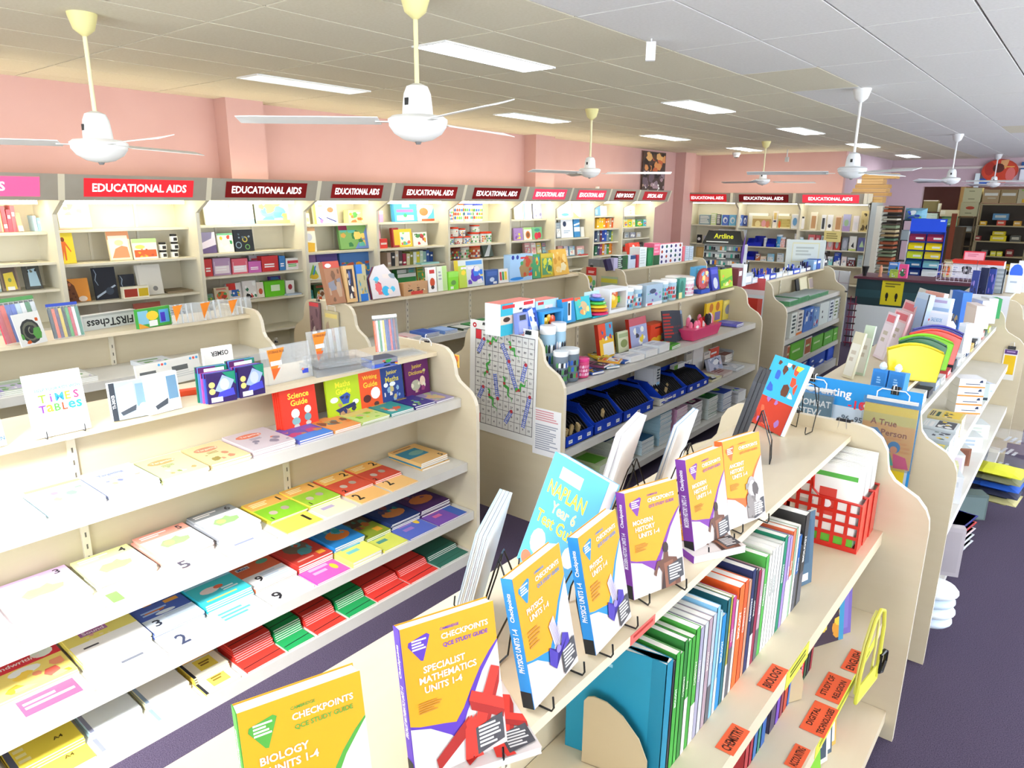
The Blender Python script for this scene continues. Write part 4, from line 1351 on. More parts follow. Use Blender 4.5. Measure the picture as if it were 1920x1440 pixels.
wguide((672, 778), (712, 765), 0, '#ee5a2a', ('Writing', 'Guide'), '#f4d43a', [('c', .7, .38, .22, '#fbf8f4'), ('e', .3, .28, .18, .1, '#5a2c2c'), ('e', .7, .1, .12, .06, '#5a3a3a')], 'orange writing guide book half hidden by the lime one')
wguide((712, 765), (752, 752), 0, '#2a4488', ('Junior', 'Maths'), '#d8c84a', [('e', .5, .5, .14, .06, '#e8eef4'), ('e', .2, .5, .1, .06, '#e8eef4'), ('b', 6, .1, .05, .9, .45, 10, ['#8ab0c8', '#c8b878', '#5a7ac0', '#e8e0d8'])], 'dark blue junior guide book standing at the back')
wguide((757, 750), (800, 736), 0, '#5c1a58', ('Junior', 'Dictionary'), '#c8a83a', [('e', .4, .3, .2, .15, '#a8a890'), ('e', .7, .38, .12, .14, '#d8c0a8'), ('e', .8, .66, .06, .04, '#b8b870'), ('b', 7, .2, .1, .9, .45, 8, ['#b89a8a', '#d8d0b8', '#8a3a6a'])], 'dark plum junior guide book nearest the end panel')

# base shelf exercise books
XB = XG1 + .455
ZB = .0605


def exb(c, c2='#1a1a1c'):
 return [('r', 0, 0, 1, 1, c), ('p', [(0, .12), (1, .16), (1, .18), (0, .14)], c2), ('l', .1, .8, .5, .86, 1, c2)]


pl = [
 (.16, .46, '#d8d4d0', [('r', 0, 0, 1, 1, '#e8e6e4')] + [('r', .05 + .12 * i, .05, .09 + .12 * i, .95, '#8a8e92' if i % 2 else '#e04838') for i in range(8)], 'grey and red striped exercise book pile at the bottom left', 3),
 (.47, .70, '#f0d84a', [('r', 0, 0, 1, 1, '#f4dc50'), ('r', 0, 0, .09, 1, '#5a5e70'), ('r', .09, .8, .3, 1, '#f0a844'), ('l', .12, .05, .3, .6, 4, '#f6eca8'), ('t', 'MUSIC BOOK', .6, .62, .05, '#7a6420', .5), ('t', 'A4', .72, .3, .08, '#5a4a1a', .2)], 'yellow exercise book with slate spine on the base shelf', 3),
 (.71, .90, '#cfeaf2', [('r', 0, 0, 1, 1, '#f2f8fa'), ('r', 0, .55, 1, 1, '#c8ecf4'), ('r', 0, 0, .08, 1, '#8e92aa'), ('l', .5, .7, .85, .85, 2, '#5a6a80')], 'pale blue exercise book with grey spine on the base shelf', 3),
 (.91, 1.09, '#f0e6b8', [('r', 0, 0, 1, 1, '#fbfaf4'), ('r', 0, .6, 1, 1, '#f0e6ac'), ('r', 0, 0, .08, 1, '#8fa4b8'), ('r', .5, .72, .66, .84, '#e07a5a'), ('r', .53, .75, .63, .81, '#fbf6ee')], 'cream exercise book with blue spine on the base shelf', 3),
 (1.10, 1.26, '#f6d858', [('r', 0, 0, 1, 1, '#fbf6dc'), ('r', 0, .5, 1, 1, '#f4bc48'), ('r', .2, .6, .6, .9, '#fbfbf6'), ('r', .3, .1, .8, .45, '#f6e05a'), ('r', 0, 0, .08, .6, '#2a2c34'), ('l', .4, .2, .7, .35, 2, '#8a6a2a')], 'yellow and white exercise book with black spine on the base shelf', 3),
 (1.28, 1.47, '#d8382e', exb('#d83c30'), 'red exercise book pile, nearest the camera', 7), (1.475, 1.62, '#1f9a54', exb('#23a058'), 'green exercise book pile between the first and second red piles', 6),
 (1.63, 1.80, '#d8382e', exb('#da3e32'), 'red exercise book pile between two green piles', 6), (1.81, 1.98, '#1f9a54', exb('#23a058'), 'green exercise book pile beside the long red run', 5),
 (1.985, 2.20, '#e03c32', exb('#e24036'), 'red exercise book pile, nearer of the adjoining red pair', 4), (2.205, 2.41, '#e03c32', exb('#e24036'), 'red exercise book pile, farther of the adjoining red pair', 4),
 (2.42, 2.65, '#2e6a58', exb('#34705e', '#2c5a4a'), 'dark green exercise book pile at the end panel', 3),
]
for a, c, col, ops, lab, n in pl:
 sheet = '#f0c8c8' if 'red ex' in lab else PAGE
 w = c - a - .01
 lowops = ops
 M = frame((XB - .012, (a + c) / 2, ZB), 90)
 o = flat_b(w, .24, .007, col, ops, 0).build('exercise_book', M=M)
 tag(o, ('lone front copy under the ' + ' '.join(lab.replace(',', ' ').split()[:8])), 'book')
 data = flat_b(w, .24, .0075, col, ops, 0, sheet=sheet).mk('exercise_book')
 for i in range(n):
  q = bpy.data.objects.new('exercise_book', data)
  COL.objects.link(q)
  q.matrix_world = frame((XB - .10 - .005 * i, (a + c) / 2 + random.uniform(-.003, .003), ZB + .0076 + .0078 * i), 90)
  tag(q, lab if i == n - 1 else 'lower copy in the ' + ' '.join(lab.replace(',', ' ').split()[:9]), 'book', None if i == n - 1 else 'copies in the ' + ' '.join(lab.split()[:7]))

# ---- top board of the near left gondola
T1 = 1.1755


def stand(z, p0, p1, ytop, d, body, ops, label, name='box', cat='box', lean=0, yaw=None, side=None, top=None, h=None, x=None, group=None, sops=None, cls='box', spine=None):
 M, w, hh = place(z + .0004, p0, p1, ytop, h=h, lean=lean, yaw=yaw, x=x)
 b = box_b(w, hh, d, body, ops, side, sops, top) if cls == 'box' else book_b(w, hh, d, body, ops, spine)
 return put(b, name, M, label, cat, group)


tt = [('r', 0, 0, 1, 1, '#fbfbf9'), ('t', 'HELP YOUR KIDS WITH', .55, .74, .05, '#4a98b8', .8)]
for i, (ch, c) in enumerate(zip('TiMES', ('#8cc43c', '#8a4ab0', '#3a9ad0', '#f0b83a', '#e0407a'))):
 tt.append(('t', ch, .25 + .15 * i, .60, .13, c, .2))
for i, (ch, c) in enumerate(zip('TaBLes', ('#7a3aa8', '#f0a83a', '#5ab04a', '#e8502c', '#3a9ac0', '#30a8d8'))):
 tt.append(('t', ch, .22 + .13 * i, .44, .12, c, .2))
tt.append(('l', .35, .30, .75, .34, 1, '#c8c8b0'))
stand(T1, (68, 826), (172, 803), 708, .016, '#fbfbf9', tt, 'white times tables book with rainbow lettering on the gondola top', 'times_tables_book', 'book', lean=10, cls='book')
M, w, h = place(T1, (68, 826), (172, 803), 708, lean=10)
put(easel(None, .12, .15, .016, 10), 'wire_easel', yawonly(M), 'black wire easel holding the white times tables book', 'book stand')
stand(T1, (-70, 858), (14, 836), 745, .02, '#f6f6f4', [('r', .6, .05, 1, .22, '#f4f4f4'), ('t', 'CEN', .85, .13, .07, '#2a6ac0', .3)], 'white book cut by the left frame edge on the gondola top', 'book', 'book', lean=10, cls='book')
calc = [('r', 0, 0, 1, 1, '#a8bcc8'), ('r', 0, 0, .14, 1, '#3a4048'), ('t', 'TI-30XB', .07, .5, .08, '#e8ecf0', .6, 90), ('p', [(.2, .2), (.22, .85), (.6, .95), (.62, .35)], '#f0f4f8'), ('p', [(.2, .2), (.62, .35), (.6, .2), (.25, .1)], '#4a5058'), ('r', .65, .3, .95, .9, '#7e9cb0'), ('r', .6, .08, .98, .24, '#f4f6f6'), ('e', .8, .3, .1, .07, '#f0f0f0')]
stand(T1, (214, 792), (287, 778), 722, .03, '#dfe6ea', calc, 'blue grey calculator pack, nearer of two on the gondola top', 'calculator_pack', 'pack', lean=6)
stand(T1, (282, 781), (342, 766), 708, .03, '#dfe6ea', calc[3:] + [('r', .65, .3, .95, .9, '#6e94b0')], 'blue grey calculator pack, farther of two on the gondola top', 'calculator_pack', 'pack', lean=6)
gbk = [('r', 0, 0, 1, 1, '#d4d4d0'), ('r', .1, .5, .6, .7, '#5a5e60'), ('l', .1, .2, .9, .45, 3, '#b8bcbc'), ('c', .72, .88, .04, '#4a9ad0'), ('c', .82, .88, .04, '#d0504a'), ('c', .92, .88, .04, '#4a9ad0')]
stand(T1, (262, 735), (322, 722), 688, .012, '#cfd0cc', gbk, 'grey display folder pack behind the calculator packs, nearer', 'folder_pack', 'pack', lean=8, x=None)
stand(T1, (322, 722), (380, 708), 676, .012, '#cfd0cc', gbk, 'grey display folder pack behind the calculator packs, farther', 'folder_pack', 'pack', lean=8)
stand(T1, (386, 700), (440, 690), 655, .02, '#f2f2f0', [('t', 'OSMER', .55, .72, .2, '#3a3a40', .6, 180)], 'white box with upside down lettering near the purple packs', 'box', 'box', lean=4)
put(box_b(.09, .022, .04, '#e4502c', []), 'box', frame(at(352, 742, T1), 75), 'small orange red box between calculator and purple packs', 'box')
cd_ = [('r', 0, 0, 1, 1, '#33205c'), ('p', [(.55, 1), (1, 1), (1, .55)], '#1f8a6a'), ('c', .16, .62, .11, '#ecd27c'), ('c', .16, .40, .11, '#ecd27c'), ('p', [(.25, .42), (.55, .92), (.95, .7), (.7, .25)], '#a0b4e4'), ('e', .6, .6, .17, .2, '#c4ccdc'), ('p', [(.3, .15), (.4, .35), (.9, .45), (.95, .2)], '#4a4ac8'), ('r', .1, .04, .5, .2, '#f4f4f6')]
for j, (p0, p1, yt) in enumerate((((396, 758), (441, 750), 702), ((452, 747), (497, 737), 690))):
 for i in range(5):
  M, w, h = place(T1, p0, p1, yt, lean=0)
  M = M @ Matrix.Translation((-.006 * i, .0125 * i, 0))
  put(box_b(.115, h * (1.0 if i < 3 else 1.18), .011, ['#3a2a70', '#4a6ad0', '#c05aa8', '#5a8ad8', '#1f7a5c'][i], cd_ if i == 0 else [('r', 0, .84, .6, 1, '#5a1c5a'), ('r', .6, .84, 1, 1, '#1f7a5c'), ('r', .2, .86, .9, .95, '#e8e8ec')]), 'disc_pack', M,
   ['purple and green disc wallet pack, front of the nearer row', 'purple and green disc wallet pack, front of the farther row'][j] if i == 0 else f'disc wallet pack, {ORD[i]} back in the {["nearer", "farther"][j]} row', 'pack')
CLR = '#e9eef0|c'


def clearbox(w, h, d, comp=0):
 b = B()
 b.box(-w / 2, 0, 0, w / 2, .002, h, CLR)
 b.box(-w / 2, d - .002, 0, w / 2, d, h, CLR)
 b.box(-w / 2, 0, 0, w / 2, d, .002, CLR)
 b.box(-w / 2, 0, h - .002, w / 2, d, h, CLR)
 b.box(-w / 2, 0, 0, -w / 2 + .002, d, h, CLR)
 b.box(w / 2 - .002, 0, 0, w / 2, d, h, CLR)
 for i in range(1, comp):
  x = -w / 2 + w * i / comp
  b.box(x - .001, .002, .002, x + .001, d - .002, h - .002, '#d8dcde')
 return b


tri = [('p', [(.06, .93), (.44, .95), (.12, .12)], '#f28a22'), ('t', 'STORAGE BOX', .26, .86, .07, '#5a2a10', .34), ('r', .1, .5, .34, .62, '#fbfbf8'), ('p', [(.1, .42), (.3, .42), (.12, .12)], '#f06a22')]


def cbox(p0, p1, yt, d, ops, label, comp=0, lean=8, z=T1, h=None):
 M, w, hh = place(z, p0, p1, yt, lean=lean, h=h)
 b = clearbox(w, hh, d, comp)
 b.art((-w / 2, 0, 0), (w, 0, 0), (0, 0, hh), ops)
 return put(b, 'storage_box', M, label, 'storage box')


cbox((505, 726), (588, 707), 656, .035, tri + [('r', .76, .14, .90, .26, '#3a4ac0'), ('c', .78, .26, .025, '#e07a6a')], 'large clear plastic storage case with orange triangle label')
cbox((590, 690), (656, 676), 625, .035, tri, 'clear compartment case with orange triangle label, farther back', comp=5)
for i, (w, d, h, c, zz) in enumerate(((.30, .20, .034, (650, 700), 0), (.28, .19, .03, (652, 698), .0345))):
 o = clearbox(w, h, d, 0)
 put(o, 'storage_box', frame(at(c[0], c[1], T1) + Vector((0, 0, zz)), 78), ['flat clear plastic case, lower of the two stacked', 'flat clear plastic case, upper of the two stacked'][i], 'storage box')


def pencils(w, h, cols, bag='#dfe8ea|c', head=None, dark=False):
 """flat clear wallet of coloured pens side by side"""
 b = B()
 b.box(-w / 2, .0, 0, w / 2, .001, h, bag)
 n = len(cols)
 for i, c in enumerate(cols):
  x = -w / 2 + w * (i + .5) / n
  b.box(x - w / n * .45, .002, h * .03, x + w / n * .45, .012, h * .86, c)
  b.box(x - w / n * .3, .004, h * .86, x + w / n * .3, .010, h * .90, '#222')
 b.box(-w / 2, .013, 0, w / 2, .014, h, bag)
 if head:
  b.box(-w / 2, -.001, h * .92, w / 2, .015, h * 1.0, head)
 return b


M, w, h = place(T1 + .045, (700, 664), (757, 657), 590, lean=10)
put(pencils(.13, .19, ['#f26a3a', '#f4f4f0', '#3a9a50', '#e8e8ea', '#e8c83a', '#3050a0', '#26308a', '#d83a3a', '#2a3a8a', '#8a2a30', '#26283a'], head='#e8f4f0'), 'marker_wallet', M, 'clear wallet of coloured markers standing on the small case', 'marker wallet')
put(box_b(.15, .042, .10, '#4a62b0', [('r', 0, .5, 1, 1, '#8a8c96'), ('b', 3, .4, .1, 1, .9, 9, ['#d8502c', '#3a9a4a', '#e8c83a', '#222']), ('r', 0, .1, .3, .4, '#3a5ac8')], top='#5a5e70'), 'marker_case', frame(at(722, 688, T1), 82), 'small blue and grey case carrying the marker wallet', 'case')
b = B()
for i in range(7):
 b.hexa([(-.11, .0 + .022 * i, .0), (.11, .004 + .022 * i, 0), (.11, .024 + .022 * i, 0), (-.11, .022 + .022 * i, 0), (-.10, .003 + .022 * i, .012 + .004 * (i % 3)), (.09, .0 + .022 * i, .016), (.09, .02 + .022 * i, .012), (-.10, .02 + .022 * i, .014)], CLR)
put(b, 'plastic_sleeve', frame(at(772, 668, T1), 80), 'crumpled clear plastic sleeve lying near the end panel', 'sleeve')


def clip_b(w=.032, h=.018):
 b = B()
 b.prism([(-.009, 0), (.009, 0), (.003, h), (-.003, h)], -w / 2, w / 2, 0, '#1c1c1e|g')
 for s in (-1, 1):
  b.tube([(-w * .25, s * .003, h * .9), (-w * .2, s * .006, h * 2.1), (w * .2, s * .006, h * 2.1), (w * .25, s * .003, h * .9)], .0009, '#c8c8cc|m', 4)
 return b


def hanger(w=.07, h=.05, c='#f4f4f2'):
 b = B()
 b.tube([(-w / 2, 0, 0), (-w / 2, 0, h * .35), (-w * .3, 0, h * .6), (w * .3, 0, h * .6), (w / 2, 0, h * .35), (w / 2, 0, 0)], .0022, c, 5)
 b.tube([(0, 0, h * .6), (0, 0, h * .85), (.007, 0, h), (.012, 0, h * .9)], .0022, c, 5)
 return b


put(clip_b(), 'binder_clip', frame((-2.80, 2.693, 1.205), 0), 'binder clip on the end panel of the near left gondola', 'clip')
put(hanger(.09, .06), 'plastic_hanger', frame((-2.79, 2.672, 1.205), 0), 'white plastic hanger on top of the near left end panel', 'hanger')
put(box_b(.05, .07, .004, '#e8b84a', [('r', .1, .5, .9, .9, '#d8703a'), ('e', .5, .3, .3, .15, '#f4e0a0')]), 'swing_tag', frame((-2.60, 2.712, 1.10), 0), 'yellow tag hanging over the shoulder of the near left end panel', 'tag')

# ---- top and shelf of the gondola behind it
T2 = 1.1755
spir = [('r', 0, 0, 1, 1, '#e6e6e2'), ('c', .5, .42, .38, '#3a3c3c'), ('c', .5, .42, .30, '#6a6c5c'), ('c', .48, .4, .22, '#2c2e30'), ('c', .54, .44, .13, '#8a8c78'), ('c', .53, .43, .09, '#2c2e30'), ('b', 2, .1, .05, .9, .8, 5, ['#d0602c', '#5a9a4a', '#3a3a3a'])]
M, w, h = place(T2, (10, 650), (92, 634), 565, lean=14)
put(pencils(w * .9, h, ['#d83a50', '#e84a3a', '#3a5ac0', '#4a6ad0', '#c8dce8', '#f0f0f0', '#2a8a4a', '#e0e4e8'], head='#5a9a5a'), 'marker_wallet', M, 'clear wallet of red blue and green pens, leftmost', 'marker wallet')
stand(T2, (42, 652), (90, 640), 592, .004, '#e6e6e2', spir, 'white card with dark spiral drawing in front of the pen wallet', 'card', 'card', lean=12)
M, w, h = place(T2, (104, 638), (160, 630), 572, lean=14)
put(pencils(w, h, ['#3a4048', '#f06a3a', '#5a3a6a', '#e8c82c', '#2c2c30', '#4aa84a', '#d83c50', '#f2f2f0', '#2a8a6a'], head='#3a50b0'), 'marker_wallet', M, 'clear wallet of rainbow markers with blue header strip', 'marker wallet')
stand(T2, (158, 622), (257, 606), 594, .05, '#b8bab8', [('r', 0, 0, 1, 1, '#c4c8c6'), ('t', 'FIRSTchess', .5, .4, .55, '#26282c', .9, 180), ('r', 0, .85, 1, 1, '#a8acaa')], 'long grey chess box with upside down lettering', 'chess_box', 'box', top='#d4d6d4')
stand(T2, (262, 618), (324, 607), 582, .03, '#3f9a3c', [('r', 0, 0, 1, 1, '#4aa644'), ('r', 0, .2, .3, .9, '#8ac4d8'), ('e', .42, .6, .18, .25, '#f4d03a'), ('r', .3, .05, .55, .35, '#f4f4ec'), ('r', .62, .15, .92, .85, '#5aa8d8'), ('r', .66, .2, .8, .7, '#4a3ab8'), ('p', [(0, 0), (.3, 0), (0, .3)], '#f0a83a')], 'green and yellow crayon box', 'crayon_box', 'box', lean=3, top='#6ab85a')
for i, (a, c, yt) in enumerate((((326, 610), (374, 603), 573), ((378, 603), (426, 594), 568), ((430, 594), (474, 586), 563))):
 cbox(a, c, yt, .02, tri[:1], ['nearest of three small clear cases with orange triangle', 'middle one of three small clear cases with orange triangle', 'farthest of three small clear cases with orange triangle'][i], comp=5, z=T2, lean=6)
Z = .9405
for i, (px, py, c, lab) in enumerate(((10, 775, '#8a78b8', 'purple and green book pile on the shelf behind the times tables book'), (88, 760, '#a8b8a0', 'pale book pile on the shelf behind the near left gondola'), (205, 742, '#c8c8c0', 'grey magazine pile with a pen on the shelf behind'), (395, 718, '#d8dce0', 'pale magazine pile on the shelf beyond the purple packs'))):
 p = at(px, py, Z)
 flat_on(Z, Vector((-4.40, p.y, Z)), 90, .2, .26, .009, c, g_art(40 + i, ['#6a9a5a', '#e8e8e0', c, '#b8b0c8'], 3), lab, name='magazine', n=3)

# ------------------------------------------------------------------ goods along rows, placed by the row's own plane
def yof(px, x, z):
 lo, hi = .05, 30
 for _ in range(40):
  m = (lo + hi) / 2
  if pix((x, m, z))[0] < px:
   lo = m
  else:
   hi = m
 return lo


def hof(py, x, y, z):
 lo, hi = .005, 1.2
 for _ in range(30):
  m = (lo + hi) / 2
  if pix((x, y, z + m))[1] > py:
   lo = m
  else:
   hi = m
 return lo


def S(z, x, px0, px1, ytop, d, body, ops, label, name='box', cat='box', lean=0, kind='box', top=None, h=None, side=None, yaw=90, n=1, group=None, spine=None, smooth=None, **kw):
 """something standing on a +X facing shelf, its front in the plane x"""
 if isinstance(z, Vector):
  a, c, zz = z, x, z.z
  w = (c - a).length
  M = frame((a + c) / 2, math.degrees(math.atan2(c.y - a.y, c.x - a.x)), lean)
  if h is None:
   h = hof(ytop, a.x, a.y, zz)
 else:
  y0, y1 = yof(px0, x, z), yof(px1, x, z)
  w = y1 - y0 - .003
  if h is None:
   h = hof(ytop, x, (y0 + y1) / 2, z)
  M = frame((x, (y0 + y1) / 2, z + .0006), yaw, lean)
 if kind == 'box':
  b = box_b(w, h, d, body, ops, side, None, top)
 elif kind == 'book':
  b = book_b(w, h, d, body, ops, spine)
 elif kind == 'jar':
  return jar(w, h, body, top or '#d8382c', ops, label, M, name, cat)
 elif kind == 'bag':
  b = bag_b(w, h, d, body, ops, top)
 elif kind == 'bin':
  b = bin_b(w, h, d, body, **kw)
  o = put(b, name, M, label, cat, group)
  for i in range(kw.get('tags', 3)):
   t = B()
   t.box(-.02, -.0012, 0, .02, 0, .022, '#eef2f4')
   t.art((-.02, -.0012, 0), (.04, 0, 0), (0, 0, .022), [('l', .1, .2, .9, .8, 2, '#8a9098')])
   t.build('price_label', o, None).matrix_local = Matrix.Translation((-w / 2 + w * (i + .5) / kw.get('tags', 3), -.001, h * .12))
  return o
 else:
  b = kind(w, h, d)
 return put(b, name, M, label, cat, group, smooth)


def jar(w, h, body, lid, ops, label, M, name='jar', cat='jar'):
 r = w / 2
 e = empty(name, M @ Matrix.Translation((0, r, 0)))
 b = B()
 n = 16
 b.lathe([(r * .93, 0), (r, h * .04), (r, h * .80), (r * .9, h * .86)], (0, 0, 0), body, n)
 rr = random.Random(len(label) + int(h * 1e4))
 cols = [o[-1] for o in ops if isinstance(o[-1], str)] or ['#fff']
 for row in range(3):
  for k in range(9):
   a = math.pi + math.pi * (k + .5 + (row % 2) * .3) / 9.3
   z0 = h * (.12 + .2 * row)
   s_ = r * .14
   c = rr.choice(cols)
   d0, d1 = a - .14, a + .14
   b.face([(r * 1.01 * math.cos(d0), r * 1.01 * math.sin(d0), z0), (r * 1.01 * math.cos(d1), r * 1.01 * math.sin(d1), z0),
     (r * 1.01 * math.cos(d1), r * 1.01 * math.sin(d1), z0 + h * .13), (r * 1.01 * math.cos(a), r * 1.01 * math.sin(a), z0 + h * .16), (r * 1.01 * math.cos(d0), r * 1.01 * math.sin(d0), z0 + h * .11)], c)
 b.build('jar_body', e, smooth=50)
 b = B()
 b.lathe([(r * 1.0, h * .85), (r * 1.03, h * .87), (r * 1.03, h * .985), (r * .97, h)], (0, 0, 0), lid, n)
 b.build('lid', e, smooth=40)
 return tag(e, label, cat)


def bag_b(w, h, d, body, ops, head=None):
 """soft pack, pillow shaped, with a flat header card"""
 b = B()
 n = 5
 top = h * (.82 if head else 1)
 P = []
 for j in range(n + 1):
  v = j / n
  row = []
  for i in range(n + 1):
   u = i / n
   k = math.sin(math.pi * min(1, max(0, u))) ** .6 * math.sin(math.pi * min(1, max(0, v))) ** .6
   row.append((-w / 2 + w * u, d / 2 - d / 2 * k, d / 2 + d / 2 * k, top * v))
  P.append(row)
 for s in (1, 2):
  vs = [(q[0], q[s], q[3]) for row in P for q in row]
  fs = []
  for j in range(n):
   for i in range(n):
    f = (j * (n + 1) + i, j * (n + 1) + i + 1, (j + 1) * (n + 1) + i + 1, (j + 1) * (n + 1) + i)
    fs.append(f if s == 1 else f[::-1])
  b.mesh(vs, fs, body)
 b.art((-w / 2 + w * .14, d * .02, top * .12), (w * .72, 0, 0), (0, 0, top * .72), ops)
 if head:
  b.box(-w / 2, d / 2 - .001, top, w / 2, d / 2 + .001, h, head)
  b.art((-w / 2, d / 2 - .001, top), (w, 0, 0), (0, 0, h - top), [('l', .15, .25, .8, .8, 1, '#f4f4f0')])
 return b


def bin_b(w, h, d, body, tags=3, fill=None, sticks=0, **kw):
 """open fronted picking bin: high back, sides swept down to a low front lip"""
 b = B()
 t = .004
 side = [(0, 0), (d, 0), (d, h), (d * .45, h), (d * .08, h * .5), (0, h * .42)]
 for x in (-w / 2, w / 2 - t):
  b.prism(side, x, x + t, 0, body)
 b.box(-w / 2, 0, 0, w / 2, d, t, body)
 b.box(-w / 2, 0, 0, w / 2, t, h * .42, body)
 b.box(-w / 2, d - t, 0, w / 2, d, h, body)
 b.box(-w / 2, -.006, h * .38, w / 2, t, h * .43, body)
 b.box(-w / 2 - .004, d * .42, h * .94, -w / 2 + t, d, h, body)
 b.box(w / 2 - t, d * .42, h * .94, w / 2 + .004, d, h, body)
 rr = random.Random(int(w * 9999))
 if fill:
  k = max(3, int(w / .028))
  for i in range(1, k):
   x = -w / 2 + w * i / k
   b.prism([(.02, .01), (d * .9, .01), (d * .9, h * .86), (d * .35, h * .8), (.02, h * .36)], x - .005, x + .005, 0, fill)
 for i in range(sticks):
  x = rr.uniform(-w / 2 + .02, w / 2 - .02)
  y = rr.uniform(.02, d * .5)
  b.hexa([(x - .012, y, h * .3), (x + .012, y, h * .3), (x + .012, y + .012, h * .3), (x - .012, y + .012, h * .3), (x - .012, y - .01, h * rr.uniform(.55, .8)), (x + .012, y - .01, h * .62), (x + .012, y + .002, h * .66), (x - .012, y + .002, h * .7)], '#b8a070')
 return b


def flatrow(z, x, items, w0=.19, dep=.27, name='workbook', cat='book'):
 """piles of flat copies along a shelf: (px of middle, n, thickness, colour, printing, label)"""
 for px, n, t, c, ops, lab in items:
  y = yof(px, x, z)
  flat_on(z, Vector((x, y, z)), 90, w0, dep, t, c, ops, lab, name=name, cat=cat, n=n, wob=.004, seed=int(px))


MIX = ['#e8503a', '#f4c83a', '#3a9ad0', '#5ab04a', '#f4f0e8', '#8a5ab0', '#f08a3a']
COOL = ['#3a8ac8', '#8ac4e0', '#f2f4f4', '#4ab0a0', '#c84a5a', '#f0d04a']
WARM = ['#e86a3a', '#f0b43a', '#f4ecd8', '#c83c34', '#8a5a3a', '#5aa05a']
PALE = ['#d8dce0', '#b8c4d0', '#f0f0ee', '#8a94a4', '#a8b8c0']
BLUE_BIN = '#1840b8|g'

# ---- snakes gondola (top board)
ZT = 1.206
XT_ = -2.575
FP = [('r', 0, 0, 1, 1, '#eef2f4'), ('r', 0, 0, .35, 1, '#3ab4cc'), ('r', 0, .35, .35, .62, '#e8d4c0'), ('e', .17, .5, .1, .08, '#4a3428'), ('r', .04, .84, .4, .95, '#d8343c'), ('r', .66, .86, .95, .97, '#d8343c'), ('b', 3, .5, .3, .95, .8, 5, ['#c8ccd0', '#3a3c40', '#c8e05a'])]
FP2 = [('r', 0, 0, 1, 1, '#b8dcec'), ('r', .1, .84, .35, .95, '#d8343c'), ('r', .4, .3, .75, .8, '#e8d8d4'), ('e', .55, .5, .12, .2, '#c8605a'), ('b', 4, .1, .1, .9, .6, 6, COOL)]


def ringstack(w, h, d):
 b = B()
 b.box(-w / 2, 0, 0, w / 2, d, .012, '#2ab0c8|g')
 b.box(-w / 2, d - .002, 0, w / 2, d, h, '#c4e4ee')
 for i, (c, r) in enumerate((('#e83a78', .46), ('#f08a2c', .44), ('#f4dc3a', .40), ('#5ad05a', .36), ('#2a78c8', .30), ('#c8a8e0', .16))):
  z0 = .014 + h * .14 * i
  b.lathe([(w * r * .8, z0), (w * r, z0 + h * .03), (w * r, z0 + h * .09), (w * r * .8, z0 + h * .12)], (0, d / 2, 0), c + '|g', 14)
 return b


def windowbox(body, inner, toys):
 def f(w, h, d):
  b = B()
  b.box(-w / 2, d * .6, 0, w / 2, d, h, body)
  b.box(-w / 2, 0, 0, w / 2, d * .6, h * .14, body)
  b.box(-w / 2, 0, h * .86, w / 2, d * .6, h, body)
  b.box(-w / 2, 0, h * .14, -w / 2 + w * .1, d * .6, h * .86, body)
  b.box(w / 2 - w * .1, 0, h * .14, w / 2, d * .6, h * .86, body)
  b.art((-w / 2 + w * .1, d * .6 - .001, h * .14), (w * .8, 0, 0), (0, 0, h * .72), [('r', 0, 0, 1, 1, inner)])
  for i, (c, u, v, r) in enumerate(toys):
   b.lathe([(.2 * r * w, -.25 * r * w), (r * w, -.1 * r * w), (r * w, .1 * r * w), (.2 * r * w, .25 * r * w)], (-w / 2 + w * u, d * .38, h * v), c + '|g', 12, axis=1)
  return b
 return f


S(ZT, XT_ - .05, 938, 1002, 566, .12, '#eef2f4', FP, 'tall white and cyan toy box with red logos, near end of the snakes gondola top', 'toy_box', top='#f08a80', side='#e8ecee')
S(ZT, XT_ - .07, 1003, 1046, 562, .10, '#c4e0ec', FP2, 'pale blue toy box with pink top behind the tall white one', 'toy_box', top='#f08a80')
S(ZT, XT_, 972, 992, 588, .03, '#8a98d8', [('r', .1, .1, .9, .6, '#a8b0e0'), ('r', .2, .65, .8, .9, '#3c4048')], 'small lilac and grey toy pack hanging at the near end', 'toy_pack', 'toy', lean=6)
S(ZT, XT_ + .01, 994, 1012, 580, .03, '#2c5ac0', [('p', [(.2, 0), (.9, 0), (.6, 1), (.1, .9)], '#dfe8f4'), ('b', 3, .1, .1, .9, .9, 6, ['#1c3a8a', '#e8eef4', '#4a7ad8'])], 'blue and white rocket toy pack at the near end', 'toy_pack', 'toy', lean=14)
S(ZT, XT_ + .01, 1016, 1056, 582, .09, '#3a9adc', None, 'blue window box with yellow and red ball toys', 'toy_box', kind=windowbox('#3a9adc', '#1c2430', [('#f4c82a', .35, .35, .13), ('#e85a2a', .66, .4, .14), ('#f0b82a', .5, .55, .1)]))
S(ZT, XT_, 1058, 1080, 562, .04, '#2a90cc', [('p', [(.3, .1), (.6, .1), (.8, .9), (.5, .9)], '#eef2f6'), ('p', [(.38, .3), (.55, .3), (.68, .8), (.5, .8)], '#2a3038'), ('r', 0, .88, 1, 1, '#e8483a')], 'blue remote control toy pack with red top edge', 'toy_pack', 'toy', lean=10)
S(ZT, XT_, 1082, 1110, 560, .06, '#3ac0cc', [('r', 0, .85, .4, 1, '#e86a3a'), ('e', .5, .5, .3, .3, '#d8b888'), ('b', 8, .1, .1, .9, .9, 8, ['#e8a05a', '#5ad0b0', '#f0e08a', '#2aa8c0'])], 'aqua triangular toy pack with an animal rattle', 'toy_pack', 'toy', lean=12)
S(ZT, XT_, 1112, 1140, 548, .08, '#c4e4ee', None, 'rainbow ring stacking toy in an open aqua box', 'ring_stacker', 'toy', kind=ringstack)
